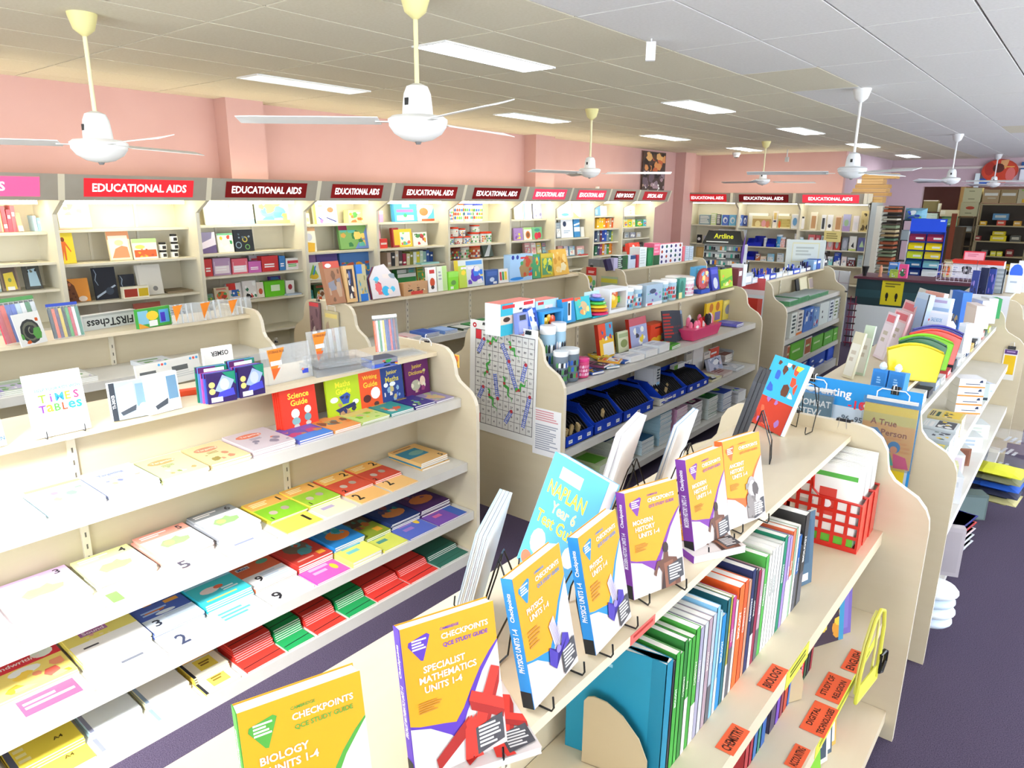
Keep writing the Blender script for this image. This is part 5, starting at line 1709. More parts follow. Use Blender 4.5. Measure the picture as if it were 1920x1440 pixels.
S(ZT, XT_ - .02, 1142, 1176, 540, .14, '#f0f2f2', None, 'large window box with yellow and orange ring toys and pink top', 'toy_box', kind=windowbox('#e4e6ea', '#50606c', [('#f0c41a', .55, .42, .22), ('#e8702a', .6, .68, .16), ('#6ac83a', .85, .45, .1), ('#6a8ac8', .25, .5, .12)]), top='#f08a80')
for i, (a, c, yt, lab) in enumerate(((1178, 1192, 541, 'clear tub of toy vehicles with white lid, first beside the window box'), (1193, 1208, 537, 'clear tub of toy vehicles with white lid, second beside the window box'), (1242, 1257, 527, 'clear tub of toy vehicles with white lid, nearer one past the car box'), (1258, 1272, 524, 'clear tub of toy vehicles with white lid, farther one past the car box'))):
 S(ZT, XT_, a, c, yt, .08, '#a8c8d8', [('', '#d84a4a'), ('', '#4a8ac8'), ('', '#4a4a50'), ('', '#e8e8e8'), ('', '#5ab0a0')], lab, 'vehicle_tub', 'tub', kind='jar', top='#f4f6f6|g')
S(ZT, XT_, 1210, 1241, 533, .09, '#a8bccc', [('r', 0, 0, 1, 1, '#a4bcd0'), ('e', .4, .68, .2, .12, '#3a4a6a'), ('b', 5, .1, .2, .9, .6, 8, ['#3a8ac8', '#8a5ab0', '#5ac0a0', '#e8e8e8']), ('r', 0, 0, 1, .14, '#e8e8ea'), ('r', .1, .02, .4, .12, '#d84a4a')], 'grey blue play mat box with vehicles', 'toy_box')
S(ZT, XT_ - .01, 1272, 1284, 522, .05, '#4a9a8a', [('e', .4, .6, .3, .3, '#2a7a6a'), ('r', 0, 0, .5, .3, '#e8e4a0')], 'teal round backed pack between the tubs and yellow pot', 'toy_pack', 'toy')
S(ZT, XT_, 1285, 1309, 520, .08, '#eef0f0', [('', '#c86a8a'), ('', '#d83a4a'), ('', '#e8b8c8'), ('', '#f0d03a')], 'white craft tub with pink pictures and white lid', 'craft_tub', 'tub', kind='jar', top='#f4f4f0|g')


def roundpack(w, h, d):
 b = B()
 pts = [(w * .5 * math.cos(a) * (1 if math.sin(a) < 0 else .96), h * .56 + h * .44 * math.sin(a)) for a in [math.pi * 2 * i / 20 for i in range(20)]]
 b.prism(pts, d * .4, d * .6, 1, '#8a2a30')
 b.prism([(x * .86, h * .56 + (z - h * .56) * .86) for x, z in pts], d * .35, d * .4, 1, '#c8505a')
 b.box(-w * .36, 0, 0, w * .36, d, h * .16, '#2a50b8')
 b.art((-w * .4, d * .35, h * .2), (w * .8, 0, 0), (0, 0, h * .7), [('c', .5, .5, .2, '#f0b84a'), ('b', 9, .05, .05, .95, .95, 12, ['#7ab0e0', '#f0e0a0', '#a83a3a', '#5a3a6a', '#e87a5a'])])
 return b


S(ZT, XT_, 1311, 1334, 503, .07, '#8a2a30', None, 'red round tea set pack on a blue foot', 'toy_pack', 'toy', kind=roundpack)
S(ZT, XT_, 1336, 1350, 502, .03, '#2a34a0', [('e', .5, .3, .3, .25, '#c8ccd8'), ('r', .1, .7, .9, .9, '#4a50c0')], 'deep blue leaning toy card', 'toy_pack', 'toy', lean=12)
S(ZT, XT_, 1352, 1374, 506, .05, '#a8c828', [('p', [(0, .1), (1, .3), (1, .6), (0, .4)], '#5aa82a'), ('b', 4, .1, .1, .9, .9, 8, ['#d8d83a', '#e8a02a', '#7ac83a', '#f0e8a0'])], 'yellow green frog toy pack at the far end', 'toy_pack', 'toy', lean=8)
S(ZT, -2.90, 1256, 1290, 514, .12, '#e4e8ec', [('r', .1, .1, .9, .4, '#b8c0c8')], 'flat white wrapped pack at the back of the snakes gondola top', 'pack', 'pack', h=.03)
S(ZT, -2.88, 1303, 1322, 500, .06, '#5aa8d8', [('b', 5, .1, .1, .9, .9, 6, ['#2a3a4a', '#e0483a', '#8ac4e8'])], 'light blue pack with black cap behind the red round pack', 'toy_pack', 'toy')

# shelf 2
Z, X = .906, -2.345
for i, (a, c, yt, lab, bod, lid) in enumerate(((1028, 1046, 612, 'tall tub of toy cars with white lid, nearer of two behind the panel', '#9cc0d4', '#f6f8f8|g'), (1048, 1065, 606, 'tall tub of toy cars with white lid, farther of two behind the panel', '#9cc0d4', '#f6f8f8|g'),
          (1053, 1070, 660, 'short tub of beads with white lid, nearest', '#707c88', '#f4f6f6|g'), (1071, 1092, 655, 'short tub of beads with white lid, larger', '#6a7884', '#f4f6f6|g'), (1093, 1110, 673, 'small pink lidded tub of beads', '#d8487c', '#f04a94|g'))):
 xx = X - .115 if i < 2 else X
 S(Z, xx, a, c, yt, .08, bod, [('', '#c84a4a'), ('', '#3a6ac8'), ('', '#f0f0f0'), ('', '#2c2c34'), ('', '#5aa05a')] if i < 4 else [('', '#f090b8'), ('', '#f8c8dc')], lab, 'craft_tub', 'tub', kind='jar', top=lid)
for i, (px, xx, c, yw, lab) in enumerate(((1122, X, '#3a6ac8', 80, 'blue marker pack lying flat, nearest the pink tub'), (1138, X - .03, '#8a4a6a', 100, 'plum marker pack lying flat beside the blue one'), (1150, X - .01, '#4a9ad0', 70, 'sky blue marker pack lying flat in the middle'), (1164, X - .03, '#e8a83a', 110, 'orange marker pack lying flat under the yellow book'), (1178, X - .02, '#2a5ab0', 95, 'dark blue marker pack lying flat at the pile end'), (1134, X - .16, '#e0c03a', 60, 'yellow marker pack lying flat at the back'), (1152, X - .2, '#5a7a9a', 85, 'grey blue marker pack lying flat at the back'))):
 y = yof(px, xx, Z)
 put(flat_b(.11, .15, .014, c, g_art(60 + i, ['#e8503a', '#f4e04a', '#2a2c34', '#e8eef4', c], 3)), 'marker_pack', frame((xx, y, Z + .001 + .0145 * (i % 2)), yw), lab, 'pack')
S(Z, X - .20, 1127, 1154, 608, .03, '#f0c02a', [('r', 0, .55, .5, 1, '#e8502c'), ('r', .5, .6, 1, 1, '#5aa0c8'), ('b', 4, .05, .5, .95, .95, 9, ['#f4d83a', '#d8342c', '#2a6ab0', '#f0f0e0']), ('r', .22, .05, .95, .42, '#eef0ee')], 'yellow activity book with red spine and white panel', 'activity_book', 'book', kind='book', spine='#b8301c', lean=10)
S(Z, X - .22, 1160, 1182, 622, .02, '#d8dcb8', [('e', .5, .4, .3, .2, '#8a9a5a'), ('r', .1, .7, .9, .9, '#a8b888')], 'small pale green activity book', 'activity_book', 'book', kind='book', spine='#8a9058', lean=8)
S(Z, X - .20, 1184, 1216, 597, .03, '#c8402c', [('r', 0, 0, 1, .75, '#a8b0d8'), ('r', 0, .75, 1, 1, '#c85a68'), ('b', 6, .1, .1, .9, .7, 8, ['#f0f0e8', '#8a9ac8', '#e8d03a', '#3a3a44'])], 'red spined sticker book with lilac picture', 'activity_book', 'book', kind='book', spine='#b02a18', lean=10)
S(Z, X - .20, 1218, 1246, 607, .10, '#e0421c', [('r', 0, 0, 1, 1, '#e0421c'), ('l', .3, .7, .8, .85, 1, '#5a1408'), ('e', .25, .2, .2, .16, '#f0b42a'), ('e', .6, .22, .2, .16, '#f0b42a'), ('r', .75, .1, .95, .45, '#8a8c94')], 'red box with orange smiley shapes', 'game_box', top='#e8603a')
for i in range(6):
 y = yof(1240 + i * 3.5, X - .2, Z)
 put(box_b(.11, .25 - .004 * i, .012, '#343844', [('r', 0, 0, 1, 1, '#5a6474'), ('r', 0, .88, 1, 1, '#8aa4c8'), ('r', .1, .3, .4, .82, '#39404c'), ('r', .5, .3, .9, .82, '#444c58'), ('b', 3, .1, .1, .9, .4, 5, ['#c83a4a', '#b04aa0', '#d8dce4']), ('r', .1, 0, 1, .1, '#e8c02a')] if i == 5 else [('l', .05, .1, .95, .9, 8, '#a82a24')]), 'pencil_pack', frame((X - .12 - .002 * i, y + .0, Z + .001), 62, 16), 'grey pencil blister pack, foremost of the leaning row' if i == 5 else f'dark red edged pencil pack in the leaning row, {ORD[i]} from the near end', 'pack')


def basket(w, h, d):
 b = B()
 c = '#e04878|g'
 b.hexa([(-w * .42, d * .08, 0), (w * .42, d * .08, 0), (w * .42, d * .92, 0), (-w * .42, d * .92, 0), (-w / 2, 0, h * .5), (w / 2, 0, h * .5), (w / 2, d, h * .5), (-w / 2, d, h * .5)], c)
 rr = random.Random(2)
 for i in range(22):
  x, y = rr.uniform(-w * .42, w * .42), rr.uniform(.02, d - .02)
  k = rr.uniform(.62, 1)
  b.lathe([(.016, h * .45), (.018, h * .5), (.018, h * k * .86), (.008, h * k)], (x, y, 0), rr.choice(['#e02c2c', '#f4f0f0', '#d8343c', '#2a2a2e', '#f07a9a']), 7)
 return b


S(Z, X, 1298, 1352, 592, .16, '#e04878', None, 'pink plastic basket packed with red and white bottles', 'basket', 'basket', kind=basket)
S(Z, X - .25, 1322, 1352, 566, .02, '#e0b81e', [('r', .0, .0, 1, 1, '#e0b81e'), ('c', .3, .75, .12, '#b8681a'), ('c', .7, .75, .12, '#b8681a'), ('r', .55, .1, .9, .5, '#7a6a9a')], 'mustard yellow chart book at the back of the upper shelf', 'chart_book', 'book', kind='book')
S(Z, X - .25, 1354, 1372, 562, .02, '#d8c45a', [('e', .5, .5, .3, .25, '#8a8a9a'), ('r', .1, .8, .9, .95, '#e8d87a')], 'dull yellow chart book nearest the far panel', 'chart_book', 'book', kind='book')
flatrow(Z, X, [(1388, 3, .008, '#6a6ac8', [('r', .1, .3, .9, .7, '#8a8ad8')], 'violet flat pack pile at the far end of the upper shelf')], w0=.16, dep=.2)
for i, (px, c, n, lab) in enumerate(((1196, '#eef0f2', 3, 'white plastic bagged packs lying flat, nearer'), (1222, '#e4e8ee', 4, 'white plastic bagged packs lying flat, middle'), (1246, '#dfe4ea', 5, 'clear bagged packs lying flat, farther'), (1268, '#5ab03a', 2, 'green striped card lying flat before the pencil packs'))):
 y = yof(px, X, Z)
 flat_on(Z, Vector((X, y, Z)), 86 + 3 * i, .17, .14, .011, c, [('r', .1, .15, .9, .5, '#c8d0dc'), ('l', .1, .6, .7, .8, 2, '#a8b4c4')] if i < 3 else [('r', 0, .6, 1, .8, '#e8702c'), ('r', 0, .2, 1, .4, '#3a8a2a')], lab, name='flat_pack', cat='pack', n=n)

# shelf 3: blue bins
Z, X = .516, -2.31
for i, (a, c, yt, fill, st, lab) in enumerate(((1060, 1112, 782, '#141418', 9, 'blue picking bin of wooden stamps, nearest on the shelf'), (1114, 1166, 752, '#141418', 2, 'blue picking bin with black dividers, second from the near end'), (1168, 1224, 735, '#141418', 0, 'blue picking bin with black dividers, third from the near end'),
           (1240, 1286, 712, '#141418', 8, 'blue picking bin of wooden stamps beside the white rack'), (1288, 1328, 697, '#141418', 0, 'blue picking bin with black dividers, farthest'))):
 S(Z, X, a, c, yt, .30, BLUE_BIN, None, lab, 'picking_bin', 'bin', kind='bin', fill=fill, sticks=st, tags=3)


def slotrack(w, h, d):
 b = B()
 b.box(-w / 2, 0, 0, w / 2, d, h * .04, '#e8eaec')
 for i in range(5):
  x = -w / 2 + w * i / 4
  b.box(x - .002, 0, 0, x + .002, d, h, '#e4e6ea')
 b.art((-w * .1, 0, 0), (w * .6, 0, 0), (0, 0, h), [('r', .2, .1, .95, .55, '#8ab8dc'), ('l', .2, .6, .95, .95, 4, '#2a3440')])
 return b


S(Z, X - .10, 1222, 1235, 690, .16, '#e8eaec', None, 'white slotted rack with black lined card between the blue bins', 'card_rack', 'rack', kind=slotrack)
S(Z, X - .22, 1262, 1284, 682, .04, '#eceeee', [('r', 0, 0, .3, 1, '#6aa040'), ('b', 4, .3, .2, .9, .9, 5, ['#3a5a3a', '#c8d0c8'])], 'white and green small box behind the blue bins', 'box')
for i, (a, c, yt, c1, lab) in enumerate(((1284, 1296, 655, '#b8b4ac', 'grey spined book standing behind the far bins'), (1297, 1316, 652, '#e8e4e4', 'white covered book standing behind the far bins'), (1330, 1346, 652, '#c84838', 'red covered book standing at the back'), (1318, 1330, 660, '#e8dcd0', 'cream book standing beside the red one'))):
 S(Z, X - .24, a, c, yt, .02, c1, g_art(70 + i, ['#8a94b8', '#e8e8e8', c1, '#4a4a5a'], 3), lab, 'book', 'book', kind='book')
S(Z, X - .12, 1332, 1356, 672, .03, '#b8bcd0', [('b', 5, .05, .05, .95, .95, 14, ['#e8eaf0', '#5a6480', '#9aa4c0', '#d8c8d0'])], 'grey patterned book leaning past the far blue bin', 'book', 'book', lean=18)
flatrow(Z, X, [(1248, 4, .012, '#c8c4b4', [('r', .1, .1, .9, .9, '#d8d4c4')], 'cream flat pad pile under the stamps bin front'), (1344, 3, .006, '#e0d89a', [('r', 0, 0, .5, 1, '#3a3a40'), ('b', 3, .3, .1, 1, .9, 6, ['#f0e04a', '#e8e8e8'])], 'black and yellow magazine lying flat'),
    (1364, 4, .006, '#c0a8a0', [('l', .1, .2, .9, .8, 4, '#8a3a3a')], 'pink grey magazine pile lying flat'), (1388, 3, .007, '#c8ccd0', [('b', 3, .1, .1, .9, .9, 6, ['#4a4a50', '#e8e8e8'])], 'pale magazine pile nearest the far panel')], w0=.2, dep=.2, name='magazine')
flatrow(Z, X - .2, [(1380, 12, .008, '#b8bcc0', [('b', 3, .1, .1, .9, .9, 8, ['#4a4a50', '#e8e8e8', '#8a8c90'])], 'tall grey magazine pile against the far panel'), (1366, 9, .008, '#c8c0bc', [('r', 0, 0, 1, .4, '#8a5a50')], 'tall rosy magazine pile against the back board')], w0=.17, dep=.2, name='magazine')

# base shelf piles
Z, X = .176, -2.31
flatrow(Z, X - .02, [
 (1078, 14, .010, '#d8dadc', [('b', 3, .1, .1, .9, .9, 8, ['#8a5a4a', '#e8e8e8', '#5a6a50'])], 'tall grey magazine pile at the near end of the base shelf'),
 (1138, 7, .012, '#c8d8a8', [('r', .1, .2, .9, .8, '#6ab03a')], 'green topped book pile in front on the base shelf'),
 (1176, 15, .010, '#dfe6dc', [('r', 0, .5, 1, 1, '#2a4a7a'), ('b', 4, .1, .1, .9, .6, 7, ['#8ab84a', '#e0e8d0', '#3a6a4a'])], 'white paged pile with green and navy cover'),
 (1214, 12, .009, '#c4d8e0', [('r', 0, 0, 1, 1, '#2a5a80'), ('r', .3, .4, .7, .7, '#a8c8dc')], 'pale blue paged pile with dark blue cover'),
 (1246, 24, .010, '#a8ccdc', [('r', 0, 0, 1, 1, '#7ab4cc'), ('l', .1, .2, .9, .8, 3, '#e8f4f8')], 'tall light blue workbook pile'),
 (1276, 22, .010, '#e0a8cc', [('r', 0, 0, 1, 1, '#e8b8d4'), ('b', 4, .1, .1, .9, .9, 6, ['#8a3a6a', '#f4e0ec'])], 'tall pink workbook pile'),
 (1305, 20, .010, '#dfe2e2', [('r', 0, 0, 1, 1, '#5a2a4a'), ('b', 4, .1, .1, .9, .9, 8, ['#c84a8a', '#e8e8d8', '#3a3a44'])], 'tall white paged pile with plum cover'),
 (1335, 18, .010, '#d8e0dc', [('r', 0, 0, 1, 1, '#2a6a3a'), ('e', .5, .5, .3, .2, '#4ac83a')], 'tall pile with dark green cover'),
 (1362, 16, .010, '#c8d4e0', [('r', 0, 0, 1, 1, '#2a48a8'), ('e', .5, .5, .3, .2, '#a8c84a')], 'tall pile with royal blue cover'),
 (1390, 10, .010, '#d8d8dc', [('b', 4, .1, .1, .9, .9, 8, ['#3a5ac8', '#e8e8e8', '#4ab04a'])], 'low pile with patchwork cover near the far panel')], w0=.185, dep=.27)

# end panel papers: the board game sheet, notice, clips
b = B()
w, h = .54, .72
b.box(-w / 2, -.0015, -h, w / 2, 0, 0, '#e9e9e6')
ops = [('t', 'SNAKES & LADDERS', .54, .955, .034, '#c42430', .72), ('c', .07, .955, .03, '#c42430'), ('c', .07, .955, .012, '#f4f0ee'), ('r', .085, .07, .965, .925, '#5a5a5c')]
gx0, gy0, gw, gh = .09, .074, .87, .847
for i in range(10):
 for j in range(10):
  ops.append(('r', gx0 + gw * i / 10 + .003, gy0 + gh * j / 10 + .002, gx0 + gw * (i + 1) / 10 - .002, gy0 + gh * (j + 1) / 10 - .002, '#dcdcd8' if (i, j) not in ((0, 9), (0, 0)) else '#d83440'))
b.art((-w / 2, -.0015, -h), (w, 0, 0), (0, 0, h), ops, lift=.0003, step=.000008)
ops = []
for i in range(10):
 for j in range(10):
  if (i, j) in ((0, 9), (0, 0)):
   continue
  n = j * 10 + (i if j % 2 == 0 else 9 - i) + 1
  ops.append(('t', str(n), gx0 + gw * (i + .5) / 10, gy0 + gh * (j + .5) / 10, .021, '#4a4a4e', .05))
b.art((-w / 2, -.0015, -h), (w, 0, 0), (0, 0, h), ops, lift=.0016, step=0)


def cell(i, j):
 return gx0 + gw * (i + .5) / 10, gy0 + gh * (j + .5) / 10


G_, R_, BL_ = '#4aa84c', '#b83a44', '#4a66d0'
lad = []
for (i0, j0), (i1, j1) in (((0, 7.1), (1, 8.6)), ((5.2, 6.8), (6.8, 4)), ((4.1, 8.5), (5.4, 6.8)), ((7.6, 5), (8.2, 6.8)), ((3.0, 5.2), (3.6, 2.6)), ((5, 0.2), (6, 1.6)), ((8, .2), (9, 3.6)), ((.2, 2.2), (1, 3.5))):
 a, c = Vector(cell(i0, j0) + (0,)), Vector(cell(i1, j1) + (0,))
 d = (c - a)
 nn = Vector((-d.y * h / w, d.x * w / h, 0)).normalized() * .022
 for s in (-1, 1):
  lad.append(('p', [tuple((a + nn * s * .8)[:2]), tuple((a + nn * s * 1.15)[:2]), tuple((c + nn * s * 1.15)[:2]), tuple((c + nn * s * .8)[:2])], BL_))
 k = max(4, int(d.length / .018))
 for q in range(k):
  p = a + d * (q + .5) / k
  e = d / k * .22
  lad.append(('p', [tuple((p - nn * .8 - e)[:2]), tuple((p + nn * .8 - e)[:2]), tuple((p + nn * .8 + e)[:2]), tuple((p - nn * .8 + e)[:2])], '#6a84dc'))
 lad.append(('c', c.x, c.y, .022, R_))
for (i0, j0), (i1, j1) in (((1.5, 8.2), (3.8, 9.1)), ((5.2, 8.8), (7.0, 7.2)), ((1.3, 4.6), (2.2, 7.2)), ((4.4, 5.1), (6, 2.6)), ((6.6, 3.8), (8.6, 5.2)), ((1.8, 3.4), (3.4, 1.2))):
 a, c = Vector(cell(i0, j0)), Vector(cell(i1, j1))
 d = c - a
 n2 = Vector((-d.y, d.x)).normalized()
 pts = [a + d * t / 12 + n2 * .018 * math.sin(t * 1.3) for t in range(13)]
 L_, R2 = [], []
 for t, p in enumerate(pts):
  wd = .004 + .014 * math.sin(math.pi * min(1, (t + 1) / 11))
  L_.append(tuple(p + n2 * wd))
  R2.append(tuple(p - n2 * wd))
 for t in range(12):
  lad.append(('p', [L_[t], R2[t], R2[t + 1], L_[t + 1]], G_))
 lad.append(('c', pts[3].x, pts[3].y, .018, R_))
b.art((-w / 2, -.0015, -h), (w, 0, 0), (0, 0, h), lad, lift=.0022, step=.000004)
put(b, 'game_poster', frame((-2.735, 3.276, 1.245), 0) @ Matrix.Rotation(math.radians(1.2), 4, 'Y'), 'white snakes and ladders board sheet clipped to the end panel', 'poster')
b = B()
b.box(-.105, -.001, -.297, .105, 0, 0, '#efeeee')
b.art((-.105, -.001, -.297), (.21, 0, 0), (0, 0, .297), [('l', .1, .72, .9, .96, 5, '#d89aa0'), ('l', .1, .1, .9, .66, 12, '#a4a8b4')])
put(b, 'printed_notice', frame((-2.39, 3.2775, .77), 0), 'white printed notice page beside the game sheet on the end panel', 'notice')
put(clip_b(.03, .016), 'binder_clip', frame((-2.88, 3.272, 1.225), 0), 'black binder clip above the game sheet, nearer the green snake', 'clip')
put(clip_b(.04, .022), 'binder_clip', frame((-2.535, 3.272, 1.21), 0), 'large black binder clip at the game sheet top corner', 'clip')

# ---- craft toy gondola top
ZT2, XA = 1.206, -4.32
g = [
 (620, 650, 492, .05, '#a8785a', [('r', 0, .84, 1, 1, '#c8584a'), ('e', .3, .9, .2, .05, '#e8e0d8'), ('p', [(.1, .5), (.9, .6), (.9, .35), (.1, .3)], '#8a8a94'), ('b', 2, .1, .05, .9, .8, 6, ['#7a5a44', '#b89a80', '#8a6a50'])], 'brown wooden puzzle pack with red header', 14),
 (652, 672, 500, .06, '#d8b078', [('r', .25, .1, .8, .9, '#3a3440'), ('b', 3, .28, .1, .78, .88, 9, ['#e8c898', '#5a6a9a', '#a8744a', '#e8e0d0'])], 'open wooden craft tray with small cars', 8),
 (674, 692, 497, .04, '#3a78c8', [('r', 0, 0, 1, 1, '#b8b088'), ('r', 0, .75, .6, 1, '#3a7ad0'), ('r', .2, 0, 1, .2, '#2a70c0'), ('b', 4, .1, .2, .9, .7, 9, ['#c8c4a0', '#8a8a5a', '#4a9ac0', '#d8a83a'])], 'blue edged wooden toy pack beside the craft tray', 6),
 (757, 802, 529, .06, '#b88858', [('r', 0, 0, 1, 1, '#c0946a'), ('b', 5, .1, .3, .9, .6, 8, ['#6a4a34', '#e0c8a0', '#3a3030']), ('r', .3, .05, .8, .3, '#c84038'), ('b', 3, .1, .72, .6, .9, 4, ['#e86a4a', '#8a5a3a'])], 'tan box with red wooden train', 0),
 (804, 820, 502, .03, '#ece8e4', [('e', .5, .4, .3, .18, '#c8502c'), ('r', .2, .75, .8, .9, '#c83a34'), ('e', .5, .2, .2, .08, '#4a3a34')], 'white narrow doll pack', 4),
 (822, 840, 500, .04, '#dfe4d0', [('r', .5, 0, 1, 1, '#b8d88a'), ('l', .1, .4, .4, .8, 3, '#a8a8b0')], 'pale green and white narrow pack', 4),
 (841, 860, 510, .05, '#8ad83a', [('r', 0, .72, 1, 1, '#9ae05a'), ('e', .5, .4, .25, .14, '#6a9a4a'), ('r', .2, .05, .5, .2, '#e8f0d8')], 'bright green craft box', 0),
 (862, 909, 488, .05, '#e8d04a', [('r', 0, 0, 1, 1, '#d0d4cc'), ('r', .3, .8, .95, .95, '#5a98d8'), ('r', 0, 0, .3, .8, '#b8cc4a'), ('b', 5, .1, .1, .95, .75, 16, ['#f0d03a', '#6a4ab0', '#3a7ad8', '#e8503a', '#e8e0e0']), ('e', .62, .35, .16, .18, '#5a3ab8')], 'large yellow and violet blister pack of craft beads', 6),
 (911, 934, 506, .05, '#3a5a98', [('r', .1, .6, .9, .9, '#4a6ab0'), ('e', .5, .35, .2, .15, '#c8d4e8'), ('r', .6, .05, .9, .2, '#e8e8e8')], 'navy blue small craft box', 0),
 (936, 954, 505, .03, '#e4e0dc', [('r', .1, .2, .3, .8, '#c83a3a'), ('r', .35, .2, .55, .8, '#3a9a5a'), ('r', .6, .2, .85, .8, '#e8c83a')], 'white card pack with three coloured bars', 6),
 (956, 998, 477, .08, '#a8ccec', [('r', 0, 0, 1, 1, '#a8cdf0'), ('c', .12, .9, .06, '#2a3a9a'), ('c', .32, .9, .06, '#2a3a9a'), ('p', [(.5, .1), (1, .2), (1, .9), (.7, .95), (.4, .5)], '#a88a5a'), ('b', 5, .45, .15, 1, .9, 12, ['#4aa060', '#c8502c', '#3a8ac0', '#e8e0c0', '#d83c3c']), ('e', .3, .1, .3, .06, '#2a8ae0')], 'large pale blue train set box', 0),
 (999, 1014, 478, .05, '#4aa068', [('b', 5, .1, .1, .9, .9, 8, ['#c8502c', '#e8c84a', '#3a8ac0', '#2a6a4a'])], 'green edged toy pack next to the train set', 4),
 (1015, 1038, 476, .05, '#c8b02a', [('r', .1, .1, .9, .8, '#5a9a6a'), ('b', 6, .1, .1, .9, .8, 8, ['#e8e0a0', '#3a7a5a', '#d8d83a']), ('r', 0, .85, 1, 1, '#d8c03a')], 'olive yellow boxed tool set', 4),
 (1040, 1068, 468, .03, '#e8b848', [('r', 0, 0, 1, 1, '#ecb84c'), ('b', 7, .1, .1, .9, .9, 12, ['#f4d080', '#d89a30', '#f0e0b0'])], 'amber yellow sleeve pack leaning at the far end', 14),
]
for a, c, yt, d, body, ops, lab, ln in g:
 S(ZT2, XA, a, c, yt, d, body, ops, lab + ' on the craft gondola', 'craft_pack', 'toy', lean=ln, top=body)


def housepack(w, h, d):
 b = B()
 for k, (c, dy) in enumerate((('#4a6ab0', .03), ('#8a3a4a', .018), ('#dcd4d4', 0))):
  b.prism([(-w / 2, .0), (w / 2, 0), (w / 2, h * .45), (w * .1, h), (-w * .25, h * .95), (-w / 2, h * .6)], dy, dy + .008, 1, c)
 b.art((-w / 2, 0, 0), (w, 0, 0), (0, 0, h), [('b', 4, .1, .1, .9, .7, 12, ['#e86a6a', '#5ac0e0', '#c84a5a', '#e8d8d0', '#8a9aa0']), ('c', .5, .2, .14, '#3ab4e0')])
 return b


S(ZT2, XA, 700, 752, 497, .05, '#dcd4d4', None, 'arch shaped white and red toy packs leaning together on the craft gondola', 'craft_pack', 'toy', lean=14, kind=housepack)
S(ZT2, XA - .2, 748, 800, 503, .02, '#8a9a5a', [('b', 5, .1, .1, .9, .9, 6, ['#5a7a3a', '#c8b070'])], 'flat green stack behind the red train box on the craft gondola', 'craft_pack', 'toy', h=.05)
Z, X = .8806, -4.11
flatrow(Z, X, [(752, 4, .010, '#c87878', [('r', .1, .1, .9, .9, '#d8a0a0')], 'pink flat box pile on the craft gondola shelf'), (778, 3, .010, '#e8d8d8', [('r', .1, .1, .9, .9, '#e8c8c8')], 'pale pink flat box pile on the craft gondola shelf'),
    (812, 4, .009, '#5a7ac8', [('r', .1, .1, .9, .9, '#3a5ab0')], 'blue flat box pile on the craft gondola shelf'), (846, 3, .009, '#7aa0e0', [('r', .1, .1, .9, .9, '#a8c4f0')], 'light blue flat box pile on the craft gondola shelf'),
    (880, 2, .008, '#3a4a3a', [('r', .1, .1, .9, .9, '#e0e0d8')], 'dark edged flat pad on the craft gondola shelf'), (905, 3, .006, '#3a8a4a', [('r', 0, 0, 1, .5, '#e8e8e0')], 'green spined pad pile on the craft gondola shelf'), (925, 5, .006, '#4a9a5a', [('r', 0, 0, 1, .5, '#e8e8e0')], 'green spined pad pile nearest the white toy box')], w0=.15, dep=.2, name='flat_box', cat='box')
# end panel packs on the craft gondola
b = B()
b.box(-.06, -.02, -.30, .06, 0, 0, '#8a6a70')
b.art((-.06, -.02, -.30), (.12, 0, 0), (0, 0, .30), [('r', 0, .9, 1, 1, '#d84a50'), ('b', 4, .1, .05, .9, .85, 14, ['#c8b8b0', '#6a5058', '#a88a88', '#e0d8d0'])])
put(b, 'hanging_pack', frame((-4.63, 3.272, 1.195), 0), 'brown and red hanging pack on the craft gondola end panel', 'pack')
b = B()
b.box(-.085, -.012, -.30, .085, 0, -.03, '#c8b888')
b.box(-.095, -.013, -.31, .095, .0, -.028, '#d8dcdc|c')
b.art((-.085, -.012, -.30), (.17, 0, 0), (0, 0, .27), [('r', .1, .8, .95, .92, '#e8d06a'), ('p', [(.1, .6), (.3, .7), (.5, .2), (.4, .05), (.1, .3)], '#a88a6a'), ('e', .6, .35, .2, .2, '#d8b090'), ('e', .75, .25, .1, .1, '#b86a4a')])
b.tube([(-.05, -.005, -.03), (-.05, -.005, .01), (.05, -.005, .01), (.05, -.005, -.03)], .003, '#eceae4', 5)
put(b, 'hanging_book_bag', frame((-4.43, 3.27, 1.18), 0), 'clear hanging bag with tan picture book on the craft gondola end panel', 'bag')
put(clip_b(), 'binder_clip', frame((-4.60, 3.272, 1.205), 0), 'black binder clip over the brown hanging pack', 'clip')
put(clip_b(.025, .015), 'binder_clip', frame((-4.43, 3.264, 1.205), 0), 'black binder clip over the clear hanging bag', 'clip')
put(clip_b(.025, .016), 'binder_clip', frame((-4.29, 2.69, 1.01), 0), 'black binder clip on the shoulder of the panel behind the clear cases', 'clip')

# ------------------------------------------------------------------ goods on the wall units
UNAME = ['far left wall unit', 'red signed wall unit', 'pilaster wall unit', 'fourth wall unit', 'fifth wall unit', 'jar wall unit', 'seventh wall unit', 'eighth wall unit', 'spine filled wall unit', 'last wall unit']
SNAME = ['top', 'second', 'third', 'fourth', 'fifth']


def U(k, s, px0, px1, ytop, desc, body, ops=None, d=.05, kind='box', lean=6, name='pack', cat='pack', back=None, top=None, h=None, spine=None):
 z = SHZ[k][s]
 x = UF - .03 - (.10 if s == 0 else 0) - (back or .06)
 if kind == 'jar':
  d = 0
 return S(z, x, px0, px1, ytop, d, body, ops if ops is not None else g_art(k * 50 + s * 7 + int(px0), MIX), f'{desc}, {SNAME[s]} shelf of the {UNAME[k]}', name, cat, lean=lean if kind in ('box', 'book') else 0, kind=kind, top=top, h=h, spine=spine)


